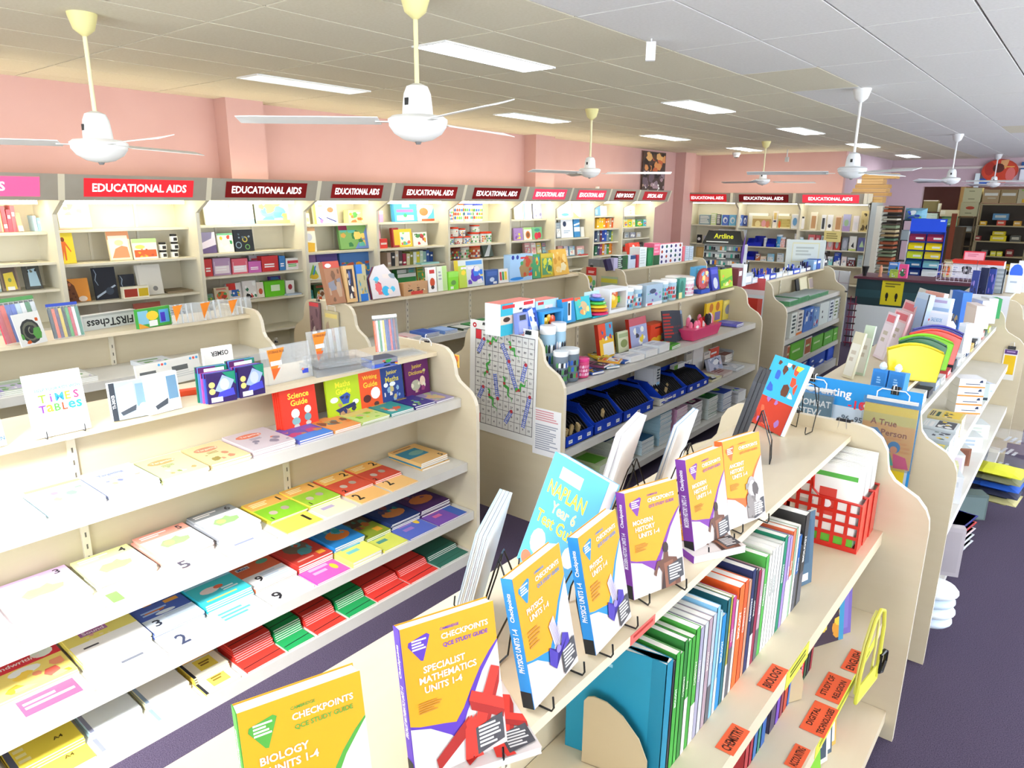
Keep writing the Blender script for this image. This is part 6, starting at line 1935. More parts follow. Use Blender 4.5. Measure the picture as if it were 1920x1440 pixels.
def spines(k, s, px0, px1, cols, h, desc, back=.10, name='book'):
 z = SHZ[k][s]
 x = UF - .03 - (.10 if s == 0 else 0) - back
 y0, y1 = yof(px0, x, z), yof(px1, x, z)
 n = len(cols)
 t = (y1 - y0) / n
 for i, c in enumerate(cols):
  rr = random.Random(k * 31 + s * 7 + i)
  hh = h * rr.uniform(.86, 1.05)
  put(box_b(t * .94, hh, .17, c, [('r', .1, .15, .9, .3, '#f0eee8')] if i % 3 == 0 else [('r', .2, .6, .8, .75, '#e8e8e4')], top='#ecebe4'), name, frame((x, y0 + t * (i + .5), z + .0006), 90, 0, rr.choice((0, 0, 2, -2))), f'{desc} {ORD[i]} in the row, {SNAME[s]} shelf of the {UNAME[k]}', 'book')


PK = ['#f0b0a8', '#e8e0b0', '#a8d8e0', '#f8f0e0', '#d88a90']
# far left unit
U(0, 0, 0, 8, 392, 'yellow backed pink box', '#f0c88a', [('r', 0, 0, .6, 1, '#e87a80')])
spines(0, 0, 9, 34, ['#d86a78', '#d45a6c', '#d8707c'], .21, 'rose red spined book')
U(0, 0, 36, 46, 398, 'tan leaning book', '#d8a088', [('r', 0, 0, 1, .3, '#e8d0c0')], d=.02, lean=18, kind='book', cat='book')
spines(0, 0, 66, 91, ['#b8dcec', '#a4d0e8', '#8cc4e4', '#a8d4ea'], .13, 'pale blue slim book')
U(0, 2, 0, 4, 496, 'clear framed pack cut by the frame', '#a8c0c4', [('r', .1, .1, .9, .6, '#e8e0c0')], d=.03, lean=8)
U(0, 2, 6, 40, 496, 'clear sleeve with yellow card', '#8c7a68', [('r', .1, .1, .9, .9, '#6a5a50'), ('p', [(.2, 0), (.85, .05), (.75, .7), (.2, .65)], '#e0c84a'), ('e', .5, .4, .1, .08, '#8a9a5a'), ('r', .3, .02, .7, .15, '#f0f0ea')], d=.02, lean=12)
U(0, 2, 50, 82, 491, 'dark sleeve with pale blue card', '#4a4a44', [('p', [(.25, .1), (.9, .1), (.75, .75), (.3, .7)], '#a8c4d0'), ('b', 4, .1, .6, .9, .95, 6, ['#2a2a28', '#6a6a60'])], d=.02, lean=12)
# red signed unit
U(1, 0, 113, 174, 378, 'large cream picture pad', '#f6f0e0', [('r', 0, 0, 1, 1, '#f4eedc'), ('b', 3, .05, .5, .95, .95, 8, ['#e8c0c8', '#c8dca0', '#e8d8b0', '#e8a8a0']), ('r', 0, 0, 1, .06, '#e8a090')], d=.02, lean=8)
U(1, 1, 118, 145, 437, 'yellow pack with orange dancing figure', '#e8d032', [('r', 0, 0, 1, 1, '#ecd63a'), ('e', .25, .78, .14, .08, '#8a4a2a'), ('p', [(.1, .7), (.4, .72), (.75, .4), (.7, .36), (.4, .6), (.35, .1), (.25, .1), (.22, .4), (.1, .1), (.02, .1)], '#e0702c')], d=.02)
U(1, 1, 208, 250, 434, 'orange edged painting pad', '#f0d8b0', [('r', 0, .72, 1, 1, '#e8a070'), ('r', .05, .05, .92, .85, '#f8f0d8'), ('p', [(.1, .08), (.9, .08), (.85, .45), (.6, .5), (.3, .4)], '#f0946a'), ('e', .5, .6, .2, .1, '#ecd8a0')], d=.02, lean=10)
U(1, 1, 252, 298, 448, 'green topped craft tray pack', '#f4f0dc', [('r', 0, .8, 1, 1, '#b8dc90'), ('r', .05, .1, .95, .45, '#e0683a'), ('b', 4, .05, .1, .95, .5, 8, ['#c85a3a', '#e8b83a', '#e87a4a']), ('e', .3, .6, .2, .1, '#e8e070')], d=.02)
for i, (a, c, yb, hh) in enumerate(((303, 318, 0, .07), (321, 342, 0, .07), (303, 318, .075, .07), (325, 342, .075, .07), (325, 340, .15, .07))):
 z = SHZ[1][1]
 x = UF - .09
 y0, y1 = yof(a, x, z), yof(c, x, z)
 e = empty('ink_bottle', Matrix.Translation((x - .04, (y0 + y1) / 2, z + .001 + yb)))
 b = B()
 b.lathe([(.035, 0), (.038, .004), (.038, .05), (.03, .055)], (0, 0, 0), '#f2f2ec', 14)
 b.box(.034, -.016, .012, .0395, .016, .042, '#33302c')
 b.build('bottle_body', e, smooth=40)
 b = B()
 b.lathe([(.032, .055), (.032, .073), (.03, .074)], (0, 0, 0), '#2a2824', 14)
 b.build('lid', e, smooth=40)
 tag(e, 'white ink pot with black lid, ' + ['lower nearer', 'lower farther', 'middle nearer', 'middle farther', 'top'][i] + ' in the red signed unit', 'ink pot')
U(1, 2, 130, 172, 523, 'orange art paper pad with brown painting', '#e8903a', [('r', 0, 0, 1, 1, '#ec9c40'), ('p', [(0, 0), (.5, 0), (.35, .7), (.1, .95), (0, .9)], '#7a4a2c'), ('e', .65, .12, .2, .12, '#f0e0d0'), ('b', 3, .02, .1, .35, .9, 6, ['#c8744a', '#5a3420'])], d=.015, lean=8)
U(1, 2, 181, 224, 502, 'large black scratch board pad', '#24262e', [('p', [(.05, .05), (.95, .4), (.9, .44), (.05, .12)], '#aebccc'), ('c', .65, .25, .18, '#3a4250'), ('p', [(.1, .95), (.18, .8), (.1, .62), (.2, .45), (.17, .45), (.06, .62), (.14, .8), (.07, .95)], '#8a98a8')], d=.015, lean=6)
U(1, 2, 229, 258, 515, 'smaller black scratch board pad', '#24262e', [('p', [(.1, .95), (.22, .8), (.14, .6), (.2, .4), (.16, .4), (.08, .6), (.16, .8), (.07, .95)], '#8a98a8')], d=.015, lean=6)
U(1, 2, 262, 309, 497, 'large light grey sketch pad', '#dcd8cc', [('r', 0, 0, .1, 1, '#c8c4b8'), ('c', .68, .2, .1, '#8a8a88')], d=.02, lean=10)
U(1, 2, 232, 281, 537, 'cream box with red and yellow label', '#efe8cc', [('r', .05, .1, .55, .8, '#a83c2c'), ('r', .6, .1, .97, .8, '#d8b82a')], d=.05, lean=0, back=-.02)
U(1, 2, 315, 362, 545, 'flat dark edged board', '#8a7a60', [], d=.25, lean=0, back=.04, h=.02)
spines(1, 3, 152, 190, ['#8a3a3c', '#d8c8b0', '#6a3a3a', '#e8d8c0', '#a84a4c', '#c8b89a', '#7a2a34', '#d8b8a0', '#5a3a34'], .16, 'small colouring book')
spines(1, 3, 192, 240, ['#3a2a2a', '#e8d0a8', '#4a2c30', '#e0b890', '#5a3a34', '#e8c8b0', '#6a2c34', '#d8a88c'], .15, 'dark edged paint set')
U(1, 3, 258, 308, 568, 'brown picture folder', '#a85a4a', [('r', .1, .1, .9, .8, '#c8905a')], d=.02)
spines(1, 3, 312, 358, ['#5a5a68', '#c8c8cc', '#4a4a58', '#d8d8dc', '#5a5c6a', '#c0c0c8', '#4a4a56', '#d0d0d4'], .13, 'grey pencil tin')
# pilaster unit
U(2, 0, 386, 433, 382, 'large white map pack, nearer', '#eef4f6', [('r', 0, 0, 1, .3, '#a0d4e8'), ('l', .1, .5, .9, .9, 2, '#c8e4ee')], d=.02)
U(2, 0, 434, 478, 382, 'large white map pack, farther', '#eef4f6', [('r', 0, 0, 1, .24, '#8cc8e4'), ('l', .1, .5, .8, .9, 1, '#d8ecf2')], d=.02)
U(2, 0, 482, 546, 377, 'large world map pack', '#dff0ea', [('e', .5, .5, .38, .3, '#7ac8e0'), ('b', 3, .1, .1, .9, .9, 10, ['#f0d07a', '#e8a080', '#a8dc90', '#6ab8dc']), ('r', 0, 0, 1, .14, '#f0e08a')], d=.02)
U(2, 1, 381, 408, 436, 'lilac and white chart pack', '#e4dcea', [('p', [(0, 0), (1, 0), (1, .4), (0, .2)], '#6a5a88'), ('p', [(0, .5), (.7, .7), (.8, 1), (0, 1)], '#8a84a4')], d=.02)
U(2, 1, 411, 440, 438, 'white and green number chart pack', '#f0f0e0', [('b', 8, .05, .05, .95, .9, 10, ['#e8c83a', '#8a4a8a', '#d8503a', '#3a9a5a', '#f4f0e8']), ('r', 0, .9, 1, 1, '#7ac090')], d=.02)
U(2, 1, 442, 478, 431, 'black chart pack with round symbols', '#20242a', [('c', .2, .3, .16, '#8aa0b0'), ('c', .2, .3, .12, '#20242a'), ('c', .55, .55, .14, '#b8a84a'), ('c', .55, .55, .09, '#20242a'), ('c', .65, .2, .13, '#6a9a5a'), ('c', .65, .2, .09, '#20242a'), ('b', 4, .05, .6, .95, .95, 5, ['#7a8a98', '#4a5a68'])], d=.02)
for i, (a, c, yt, c1, ds) in enumerate(((385, 400, 486, '#d84848', 'red edged flash card box'), (401, 434, 484, '#b898b8', 'lilac flash card box'), (436, 466, 485, '#e06878', 'white and red flash card box'), (467, 491, 490, '#c86ab0', 'magenta flash card box'), (492, 523, 480, '#c83838', 'red flash card box with letter'), (525, 536, 480, '#3a7ab8', 'narrow blue flash card box'), (537, 563, 484, '#e8e8e8', 'white flash card box with red and green'))):
 U(2, 2, a, c, yt, ds, c1, [('r', .08, .1, .92, .8, '#e8dce0' if i in (1, 2, 6) else c1), ('r', .1, .55, .9, .8, c1 if i != 6 else '#d83a48'), ('l', .15, .2, .8, .5, 2, '#f4f0f0' if i != 6 else '#4ab84a')], d=.09, lean=0, back=.0)
U(2, 2, 470, 508, 478, 'grey box behind the flash cards', '#a8a4a8', [('l', .1, .2, .9, .8, 3, '#c83a4a')], d=.06, back=.14, h=.17)
U(2, 3, 390, 402, 552, 'grey toy bag', '#8a98a0', g_art(5, WARM, 3))
U(2, 3, 404, 432, 540, 'cream animals pack', '#d8c8a8', g_art(6, WARM, 1), d=.04)
U(2, 3, 428, 456, 532, 'red and white letters pack', '#e8e4e4', [('r', 0, .6, .6, 1, '#d83c34'), ('r', .3, .2, .8, .6, '#3a6ab8'), ('b', 3, .1, .05, .9, .5, 6, ['#e8c83a', '#f0f0f0', '#3a9a9a'])], d=.04, back=.1)
U(2, 3, 459, 484, 527, 'black and white numbers pack', '#e4e0dc', [('b', 4, .05, .05, .95, .95, 12, ['#222428', '#f4f4f0', '#3a7a5a', '#d84a4a'])], d=.03)
U(2, 3, 484, 497, 530, 'orange white tall box', '#e8dcd0', [('e', .5, .4, .3, .2, '#c85a3a')], d=.04)
U(2, 3, 498, 535, 527, 'bright green square box', '#6ac828', [('r', .3, .35, .75, .75, '#e0f4d0')], d=.10, lean=0, top='#8ad850')
U(2, 3, 537, 553, 526, 'white box with red symbol', '#eceae6', [('e', .5, .55, .25, .2, '#b03a48')], d=.06, lean=0)
U(2, 3, 540, 566, 548, 'flat pale blue lid', '#b8c8dc', [], d=.14, lean=0, back=-.01, h=.015)
U(2, 3, 508, 530, 520, 'violet pack behind the green box', '#5a3a8a', g_art(9, MIX, 1), d=.03, back=.2, h=.2)
# fourth
U(3, 0, 574, 582, 400, 'pale leafy card', '#e4e8c0', [('e', .5, .4, .3, .2, '#a8c88a')], d=.02)
U(3, 0, 590, 634, 377, 'white ruler set pack', '#f2f4ec', [('r', 0, 0, .1, 1, '#c8d060'), ('p', [(.15, .3), (.2, .3), (.4, .15), (.35, .1)], '#3a4ab8'), ('p', [(.5, .25), (.55, .28), (.95, .1), (.92, .05)], '#2a3480'), ('e', .72, .6, .14, .12, '#d86a4a'), ('l', .2, .7, .5, .9, 2, '#c8d88a'), ('c', .3, .1, .07, '#a878c8')], d=.03)
U(3, 0, 654, 684, 394, 'cream patterned cube box', '#dce4a8', [('b', 3, .05, .05, .95, .85, 10, ['#e8a83a', '#5aa85a', '#f4f0e0', '#d8784a']), ('r', 0, .85, 1, 1, '#c8d8a0')], d=.1, lean=0)
U(3, 1, 574, 595, 427, 'white and yellow bee puzzle', '#ecead8', [('p', [(0, 0), (.8, 0), (.9, .35), (.2, .4)], '#e8b83a'), ('e', .4, .6, .3, .16, '#c8ccd8'), ('r', 0, .85, 1, 1, '#d8a878')], d=.03)
U(3, 1, 640, 692, 423, 'large dinosaur jigsaw box', '#6a9a5a', [('r', 0, 0, 1, 1, '#7aa860'), ('r', 0, .8, .3, 1, '#8a2a4a'), ('p', [(.5, 0), (1, 0), (1, .9), (.8, .5)], '#6a84c8'), ('b', 5, .05, .1, .9, .8, 14, ['#c89a4a', '#3a7a4a', '#e8c86a', '#d8683a', '#5ab0a0'])], d=.04, lean=10)
for i, (a, c, yt, c1, ds) in enumerate(((576, 596, 478, '#8a6a9a', 'plum jigsaw box'), (597, 636, 475, '#5a4a8a', 'violet jigsaw box'), (640, 697, 474, '#4a7ab8', 'blue jigsaw box'))):
 U(3, 2, a, c, yt, ds, c1, [('b', i + 3, .05, .05, .95, .6, 12, ['#4a8a4a', '#e8a83a', '#c85a3a', '#3a9ac0']), ('r', 0, .75, 1, 1, c1)], d=.05, lean=4)
U(3, 2, 577, 604, 493, 'white and lime craft bag', '#e8ece0', [('p', [(.1, .1), (.8, .2), (.5, .9)], '#8ac84a'), ('e', .5, .2, .3, .15, '#e8c83a'), ('p', [(.4, .3), (.5, .3), (.7, .8), (.6, .8)], '#3a8ad8')], d=.04, back=-.01)
U(3, 3, 580, 590, 545, 'teal packet', '#3a8a8a', g_art(4, COOL, 3))
U(3, 3, 592, 620, 534, 'dark green farm pack', '#3a6a3a', g_art(8, WARM, 1))
U(3, 3, 620, 645, 540, 'green white number pack', '#8ab88a', g_art(2, COOL, 3))
# fifth
U(4, 0, 711, 719, 395, 'pink tall tube', '#f090b8', [('r', 0, .7, 1, 1, '#b8e0c0')], d=.05, lean=0)
U(4, 0, 738, 783, 378, 'blue shape puzzle box', '#4aaee0', [('r', 0, 0, .06, 1, '#2a7ab8'), ('r', .4, .7, .7, 1, '#eef6f8'), ('r', .15, .45, .85, .6, '#8a6ab0'), ('r', .15, .05, .85, .3, '#eef4f4'), ('e', .5, .3, .08, .1, '#3a9a6a')], d=.04)
U(4, 0, 784, 817, 377, 'orange and cream animal puzzle box', '#f4e8d8', [('r', 0, .8, 1, 1, '#e8b0a0'), ('e', .35, .45, .25, .2, '#e8784a'), ('p', [(.4, 0), (1, 0), (1, .8), (.8, .4)], '#5ab8d8'), ('r', .2, 0, 1, .1, '#e85a3a')], d=.04)
U(4, 1, 711, 716, 432, 'slim pink box', '#e8a0b0', [])
U(4, 1, 713, 727, 448, 'red small box', '#d83c34', [('r', .1, .4, .9, .6, '#f0d8d0')], d=.05, lean=0)
U(4, 1, 738, 750, 428, 'dark red yellow spined box', '#a83a3a', [('r', .2, .1, 1, .9, '#e8c03a')])
U(4, 1, 748, 774, 430, 'yellow framed letter puzzle', '#f0c83a', [('r', .14, .12, .86, .82, '#f8f4e4'), ('b', 4, .1, .1, .9, .8, 6, ['#e8785a', '#5ab0d0', '#8ac85a'])], d=.04)
U(4, 1, 776, 802, 436, 'white picture square puzzle', '#f0f0e4', [('b', 5, .1, .1, .9, .9, 12, ['#3a4a3a', '#c84a4a', '#5a9a5a', '#e8b83a'])], d=.03)
spines(4, 2, 727, 755, ['#c8b0a0', '#3a3a3c', '#d8c8b0', '#5a4a4c'], .2, 'brown leaning puzzle box')
spines(4, 2, 756, 812, ['#a83048', '#d8d0a8', '#8a8a3a', '#e0e4e0', '#d8c83a', '#c8d8c0', '#8ab0a8', '#3a5a9a', '#2a4a8a'], .17, 'mixed colour puzzle box')
U(4, 2, 790, 824, 484, 'flat aqua board', '#a8dcd8', [], d=.16, lean=0, back=-.01, h=.02)
for i, (a, c, yt) in enumerate(((745, 778, 505), (746, 780, 513))):
 U(4, 3, a, c, yt, ['green game box, upper', 'green game box, lower'][i], '#3a8a4a', [('r', 0, .7, 1, 1, '#e8ece8')], d=.1, lean=0, back=.0 if i else .12)
U(4, 3, 768, 782, 500, 'grey green tall packet', '#8aa090', g_art(4, COOL, 3))
U(4, 3, 784, 800, 497, 'olive yellow packet', '#b8b04a', g_art(5, WARM, 3))
U(4, 3, 795, 822, 495, 'pale sleeve packet', '#d0dcd8', g_art(6, COOL, 2))
# jar unit
JC = [('', '#e8a83a'), ('', '#5aa85a'), ('', '#c84a3a'), ('', '#3a6ab8'), ('', '#f0ecd8')]
for i, (a, c, yt, lid, ds) in enumerate(((839, 855, 386, '#c8c8a8', 'pale lidded jar of shapes'), (857, 874, 379, '#d8502c', 'red lidded jar of counters'), (876, 891, 379, '#4a5ac8', 'blue lidded jar of counters, nearer'), (893, 910, 380, '#4a5ac8', 'blue lidded jar of counters, farther'))):
 U(5, 0, a, c, yt, ds, '#dfe4dc', JC, kind='jar', top=lid, name='counting_jar', cat='jar')
z, x = SHZ[5][1], UF - .09
for i, (a, c, yb, hh, ds) in enumerate(((840, 856, 0, .11, 'first from the left on the bottom row'), (857, 872, 0, .11, 'second on the bottom row'), (873, 887, 0, .11, 'third on the bottom row'), (888, 903, 0, .16, 'fourth and tall on the bottom row'), (904, 914, 0, .16, 'fifth, narrow and tall, on the bottom row'), (914, 925, 0, .16, 'last and tall on the bottom row'),
          (850, 864, .111, .13, 'left one standing on the bottom row'), (865, 876, .111, .11, 'right one standing on the bottom row'), (890, 903, .161, .10, 'topmost, standing on the tall ones'))):
 y0, y1 = yof(a, x, z), yof(c, x, z)
 jar(y1 - y0 - .004, hh, '#cfd8d8', '#e0401c', [JC[(i + 1) % 5], JC[(i + 3) % 5], ('', '#f4f0ea')], 'red lidded counting jar in the jar wall unit, ' + ds.replace(' standing', '').replace('first from the left', 'first').replace(' and tall', ''), frame((x, (y0 + y1) / 2, z + .001 + yb), 90), 'counting_jar', 'jar')
for i, (a, c, yt, bod, lid, ds) in enumerate(((841, 850, 466, '#7a5a4a', '#8a3a2a', 'brown jar'), (852, 868, 463, '#8a4a3a', '#5a2a20', 'large dark brown jar'), (866, 886, 459, '#d8d8cc', '#c84a34', 'white banded jar with red lid'), (888, 906, 460, '#d87a4a', '#e0401c', 'orange filled jar with red lid'))):
 U(5, 2, a, c, yt, ds, bod, JC, kind='jar', top=lid, name='counting_jar', cat='jar')
U(5, 2, 908, 926, 459, 'black and clear scoop leaning', '#5a6a60', [('p', [(0, 0), (.5, 0), (1, .9), (.8, 1)], '#dfe6e8')], d=.05, lean=20)
# seventh
U(6, 0, 966, 981, 378, 'pale blue tall booklet, first', '#dfe8f0', [('l', .1, .2, .9, .8, 2, '#b8cce0')], d=.02, kind='book', cat='book')
U(6, 0, 983, 998, 376, 'white and blue tall booklet, second', '#f0f6fa', [('r', 0, 0, .12, 1, '#6aa8d8'), ('l', .3, .2, .9, .6, 2, '#c8dcec')], d=.02, kind='book', cat='book')
U(6, 0, 1001, 1018, 377, 'lilac tall booklet, third', '#b8bcdc', [('b', 4, .1, .1, .9, .7, 6, ['#8a8ac0', '#e0e0f0'])], d=.02, kind='book', cat='book')
U(6, 1, 964, 981, 428, 'violet round edged pack', '#a88ac8', [('b', 5, .1, .1, .9, .6, 6, ['#e8e04a', '#f4f0f4', '#8a5ab0'])], d=.03)
U(6, 1, 983, 998, 427, 'white green pack with orange ring', '#eef0e4', [('c', .5, .4, .3, '#d8803a'), ('c', .5, .4, .2, '#8a5a3a'), ('r', 0, .85, 1, 1, '#a8d88a')], d=.03)
U(6, 1, 999, 1017, 427, 'green pack with red berries', '#7ac08a', [('c', .4, .25, .22, '#d83a4a'), ('c', .7, .3, .2, '#c82a4a'), ('e', .5, .75, .3, .15, '#4a9a8a')], d=.03)
for i, (a, c, c1) in enumerate(((985, 996, '#c89a98'), (997, 1006, '#e0dcd4'), (1007, 1016, '#c8b84a'), (1017, 1026, '#7a8a9a'))):
 U(6, 2, a, c, 456, ['rose', 'white', 'mustard', 'slate'][i] + ' craft bag', c1, g_art(i, PK, 3), d=.05, lean=8)
# eighth
U(7, 0, 1048, 1072, 380, 'white science kit with blue swirl', '#f4f6f8', [('c', .6, .5, .26, '#d8dce4'), ('e', .5, .2, .3, .1, '#5ab8e0')], d=.04)
U(7, 0, 1075, 1093, 380, 'white science kit with yellow corner', '#fbfaf4', [('p', [(0, 0), (.6, 0), (0, .4)], '#f0e48a')], d=.04)
U(7, 1, 1044, 1052, 418, 'grey blue kit box', '#8a98a8', g_art(3, PALE, 3))
U(7, 1, 1053, 1075, 412, 'white kit box with black rocket', '#f0f4f8', [('e', .3, .75, .15, .15, '#2a3a5a'), ('l', .2, .2, .8, .4, 2, '#a8c0d8')], d=.06)
U(7, 1, 1077, 1088, 411, 'blue and white striped kit box', '#3a8ac8', [('r', 0, .3, 1, .55, '#e8f4f8'), ('p', [(0, .6), (1, .7), (1, .8), (0, .7)], '#e8f4f8')], d=.06)
U(7, 1, 1090, 1096, 426, 'slim white kit box', '#e8e8e4', [])
for i, (a, c, c1) in enumerate(((1047, 1056, '#e0a8a0'), (1058, 1066, '#c8c0d8'), (1068, 1078, '#8ac0d8'), (1082, 1096, '#e8b8b0'))):
 U(7, 2, a, c, 462, ['coral', 'lilac', 'sky', 'pink'][i] + ' hobby pack', c1, g_art(i + 20, PK, 3), d=.05)
U(7, 2, 1090, 1108, 480, 'flat red ruler pack', '#d84a44', [], d=.1, lean=0, back=-.01, h=.015)
# spine unit
U(8, 0, 1116, 1126, 385, 'slate blue box', '#5a88b8', [('r', .1, .1, .5, .6, '#8ab0d8')], d=.05)
U(8, 0, 1126, 1138, 387, 'pale blue book', '#a8d0ec', [('l', .2, .2, .8, .8, 3, '#e8f4fa')], d=.03, kind='book', cat='book')
spines(8, 1, 1119, 1150, ['#e8b83a', '#f0c02a', '#f0c830', '#e8a02a', '#e8702a', '#f0a03a', '#c8a88a', '#d85a2a'], .19, 'yellow or orange file')
spines(8, 2, 1115, 1154, ['#3a4a6a', '#8a98a0', '#6a3a4a', '#2a4ab0', '#2a5ac0', '#8aa0a8', '#4a7a7a', '#c8d04a', '#b8c8b0'], .20, 'blue or grey file')
spines(8, 3, 1115, 1154, ['#3a7a5a', '#4a4a68', '#b04a6a', '#e89a2a', '#c8c8d0', '#4a9a4a', '#e8902a', '#e07a2a', '#8a4a3a'], .20, 'green or orange file')
# last
U(9, 0, 1171, 1190, 387, 'cream picture book', '#f6eee0', [('b', 5, .1, .1, .9, .6, 5, ['#e89a8a', '#f0d8b0', '#b8d8e0'])], d=.02, kind='book', cat='book')
for i, (a, c, c1) in enumerate(((1170, 1177, '#e0dc8a'), (1178, 1185, '#e8d03a'), (1186, 1191, '#d8e0d0'), (1193, 1206, '#3a9a4a'), (1206, 1213, '#5ab0d0'))):
 U(9, 1, a, c, 412, ['pale yellow', 'yellow', 'white', 'green pictured', 'sky blue'][i] + ' game box', c1, g_art(i + 30, MIX, 1), d=.06, lean=4)
for i, (a, c, c1) in enumerate(((1170, 1180, '#a8a8a0'), (1181, 1192, '#8a8a98'), (1193, 1202, '#c8c0b0'))):
 U(9, 2, a, c, 436, ['grey', 'slate', 'sand'][i] + ' figure pack', c1, g_art(i + 40, PALE, 1), d=.06, lean=4)
U(9, 3, 1172, 1192, 462, 'red and white brush pack', '#e8483a', g_art(3, ['#f0e8e0', '#e8483a'], 1), d=.05)
U(9, 3, 1193, 1206, 455, 'dark framed pack', '#4a3a3c', g_art(7, ['#8a8a8a', '#2a2a2a'], 1), d=.05)

# ------------------------------------------------------------------ third row of gondolas
ZR = 1.1912
XR = -4.255
for i, (a, c, yt, d, body, ops, lab, ln) in enumerate((
  (1124, 1141, 486, .16, '#7a7e84', [], 'grey roll lying on the pink stationery gondola', 0), (1141, 1150, 487, .04, '#2a2044', [], 'dark violet folder slumped on the pink stationery gondola', 20),
  (1150, 1158, 484, .08, '#b8b0d0', [], 'lilac box on the pink stationery gondola', 0), (1158, 1167, 480, .10, '#2a3a34', [('l', .05, .1, .95, .95, 6, '#c8d8cc')], 'black and white striped tape box', 0),
  (1167, 1176, 479, .10, '#2a6a34', [('l', .05, .1, .95, .95, 6, '#3a4a3a')], 'green striped tape box', 0), (1177, 1191, 479, .10, '#c8d4e4', [('r', .3, .7, 1, 1, '#2a4a7a')], 'pale blue carton on the pink stationery gondola', 0),
  (1193, 1197, 478, .08, '#c83a4c', [], 'thin crimson box on the pink stationery gondola', 0), (1198, 1211, 464, .14, '#e2ecec', [('l', .1, .1, .9, .9, 6, '#c8d4d4')], 'tall stack shaped white box', 0),
  (1213, 1224, 465, .10, '#1f7a44', [('e', .4, .5, .4, .4, '#2a8a50')], 'dark green round pot box', 0))):
 S(ZR, XR - (.28 if i == 0 else 0), a, c, yt, d, body, ops, lab, 'stationery_box', 'box', lean=ln, top='#e8e8e8' if i in (3, 4) else None)
# pink drawers: a block of small boxes stacked four high
z = ZR
bi = 0
for c_ in range(5):
 for r_ in range(4):
  a = 1236 + c_ * 8.4
  y0, y1 = yof(a, XR, z), yof(a + 8.0, XR, z)
  hh = .062
  dot = ['#2a2a6a', '#4a2a6a', '#a8442a', '#22366a', '#2a5a4a'][(c_ + r_) % 5]
  put(box_b(y1 - y0, hh - .002, .10, '#eceaf0', [('e', .5, .5, .24, .34, dot)], top='#f08aa0'), 'ink_box', frame((XR, (y0 + y1) / 2, z + .0006 + hh * r_), 90), f'white box with coloured dot, {ORD[c_]} column, {ORD[r_]} row up, pink block', 'box')
S(ZR, XR, 1224, 1236, 456, .14, '#e8688a', [('l', .1, .5, .9, .95, 3, '#f0a0b8'), ('r', 0, 0, 1, .45, '#2a5a34')], 'pink and green end box of the small dotted box block', 'stationery_box', 'box', top='#f08aa0')
S(ZR, XR, 1279, 1283, 462, .12, '#e8707c', [], 'narrow coral box at the far end of the pink block', 'stationery_box', 'box')
for i in range(2):
 S(ZR, XR, 1284 + 8 * i, 1291 + 8 * i, 462, .12, '#c8d8e4', [('l', .05, .05, .95, .95, 7, '#a8b4c4')], ['pale ruled paper pack stack, nearer', 'pale ruled paper pack stack, farther'][i] + ' on the pink stationery gondola', 'paper_pack', 'pack')
S(ZR, XR - .15, 1186, 1206, 456, .05, '#f0503c', [('b', 2, .1, .1, .9, .9, 5, ['#f87a60', '#e8e0d8'])], 'red feather pack behind the pale carton', 'pack', 'pack', lean=16)
# fluency chart pack on its end panel
b = B()
b.box(-.07, -.004, -.36, .07, 0, 0, '#e6e2d6')
b.art((-.07, -.004, -.36), (.14, 0, 0), (0, 0, .36), [('r', 0, .74, 1, 1, '#d23a38'), ('l', .2, .79, .8, .88, 2, '#f4e0dc'), ('c', .35, .6, .3, '#d8c83a'), ('p', [(.1, .4), (.6, .4), (.5, .1), (.3, .05)], '#3a7ac0'), ('e', .8, .5, .16, .1, '#6ac890'), ('e', .78, .3, .16, .1, '#5ab07a')])
put(b, 'picture_chart', frame((-4.57, 7.09, 1.21), 0), 'red headed picture card strip on the far craft side end panel', 'chart')
b = B()
b.box(-.11, -.004, -.26, .11, 0, 0, '#a8b89a')
b.art((-.11, -.004, -.26), (.22, 0, 0), (0, 0, .26), [('r', 0, .72, 1, .9, '#d0cc4a'), ('t', 'Fluency', .5, .35, .24, '#dfe8da', .8)])
put(b, 'picture_chart', frame((-4.32, 7.09, 1.12), 0), 'green grey chart with yellow band on the same far end panel', 'chart')
put(clip_b(.04, .02), 'binder_clip', frame((-4.57, 7.088, 1.215), 0), 'binder clip above the red headed picture card strip', 'clip')

# red wall planner gondola
b = B()
b.box(-.34, -.002, -.85, .27, 0, 0, '#dfe6ea')
b.art((-.34, -.002, -.85), (.61, 0, 0), (0, 0, .85), [('r', 0, .86, 1, 1, '#d85a5c'), ('r', 0, .80, 1, .86, '#e8dcdc'), ('r', .56, .0, .9, .76, '#c8382c'), ('r', .9, .02, .98, .76, '#d85a50'), ('r', .05, .5, .5, .76, '#b8ccd8'), ('r', .56, .58, .9, .61, '#e8a8a0')])
put(b, 'wall_planner', frame((-2.78, 7.092, 1.235), 0), 'red and white plastic wrapped wall planner clipped on an end panel', 'planner')
put(clip_b(.05, .025), 'binder_clip', frame((-2.66, 7.086, 1.215), 0), 'black binder clip holding the red wall planner', 'clip')
b = B()
b.box(-.09, -.003, -.42, .09, 0, 0, '#cdd2d8')
b.art((-.09, -.003, -.42), (.18, 0, 0), (0, 0, .42), [('r', 0, 0, 1, .25, '#c03a34'), ('p', [(0, .3), (1, .3), (.4, 1), (0, 1)], '#dfe4ea')])
put(b, 'hanging_sleeve', frame((-2.50, 6.48, .98), 0), 'clear sleeve with red tip hanging behind the snakes gondola', 'sleeve')
zt, xt = 1.1912, -2.57
b = B()
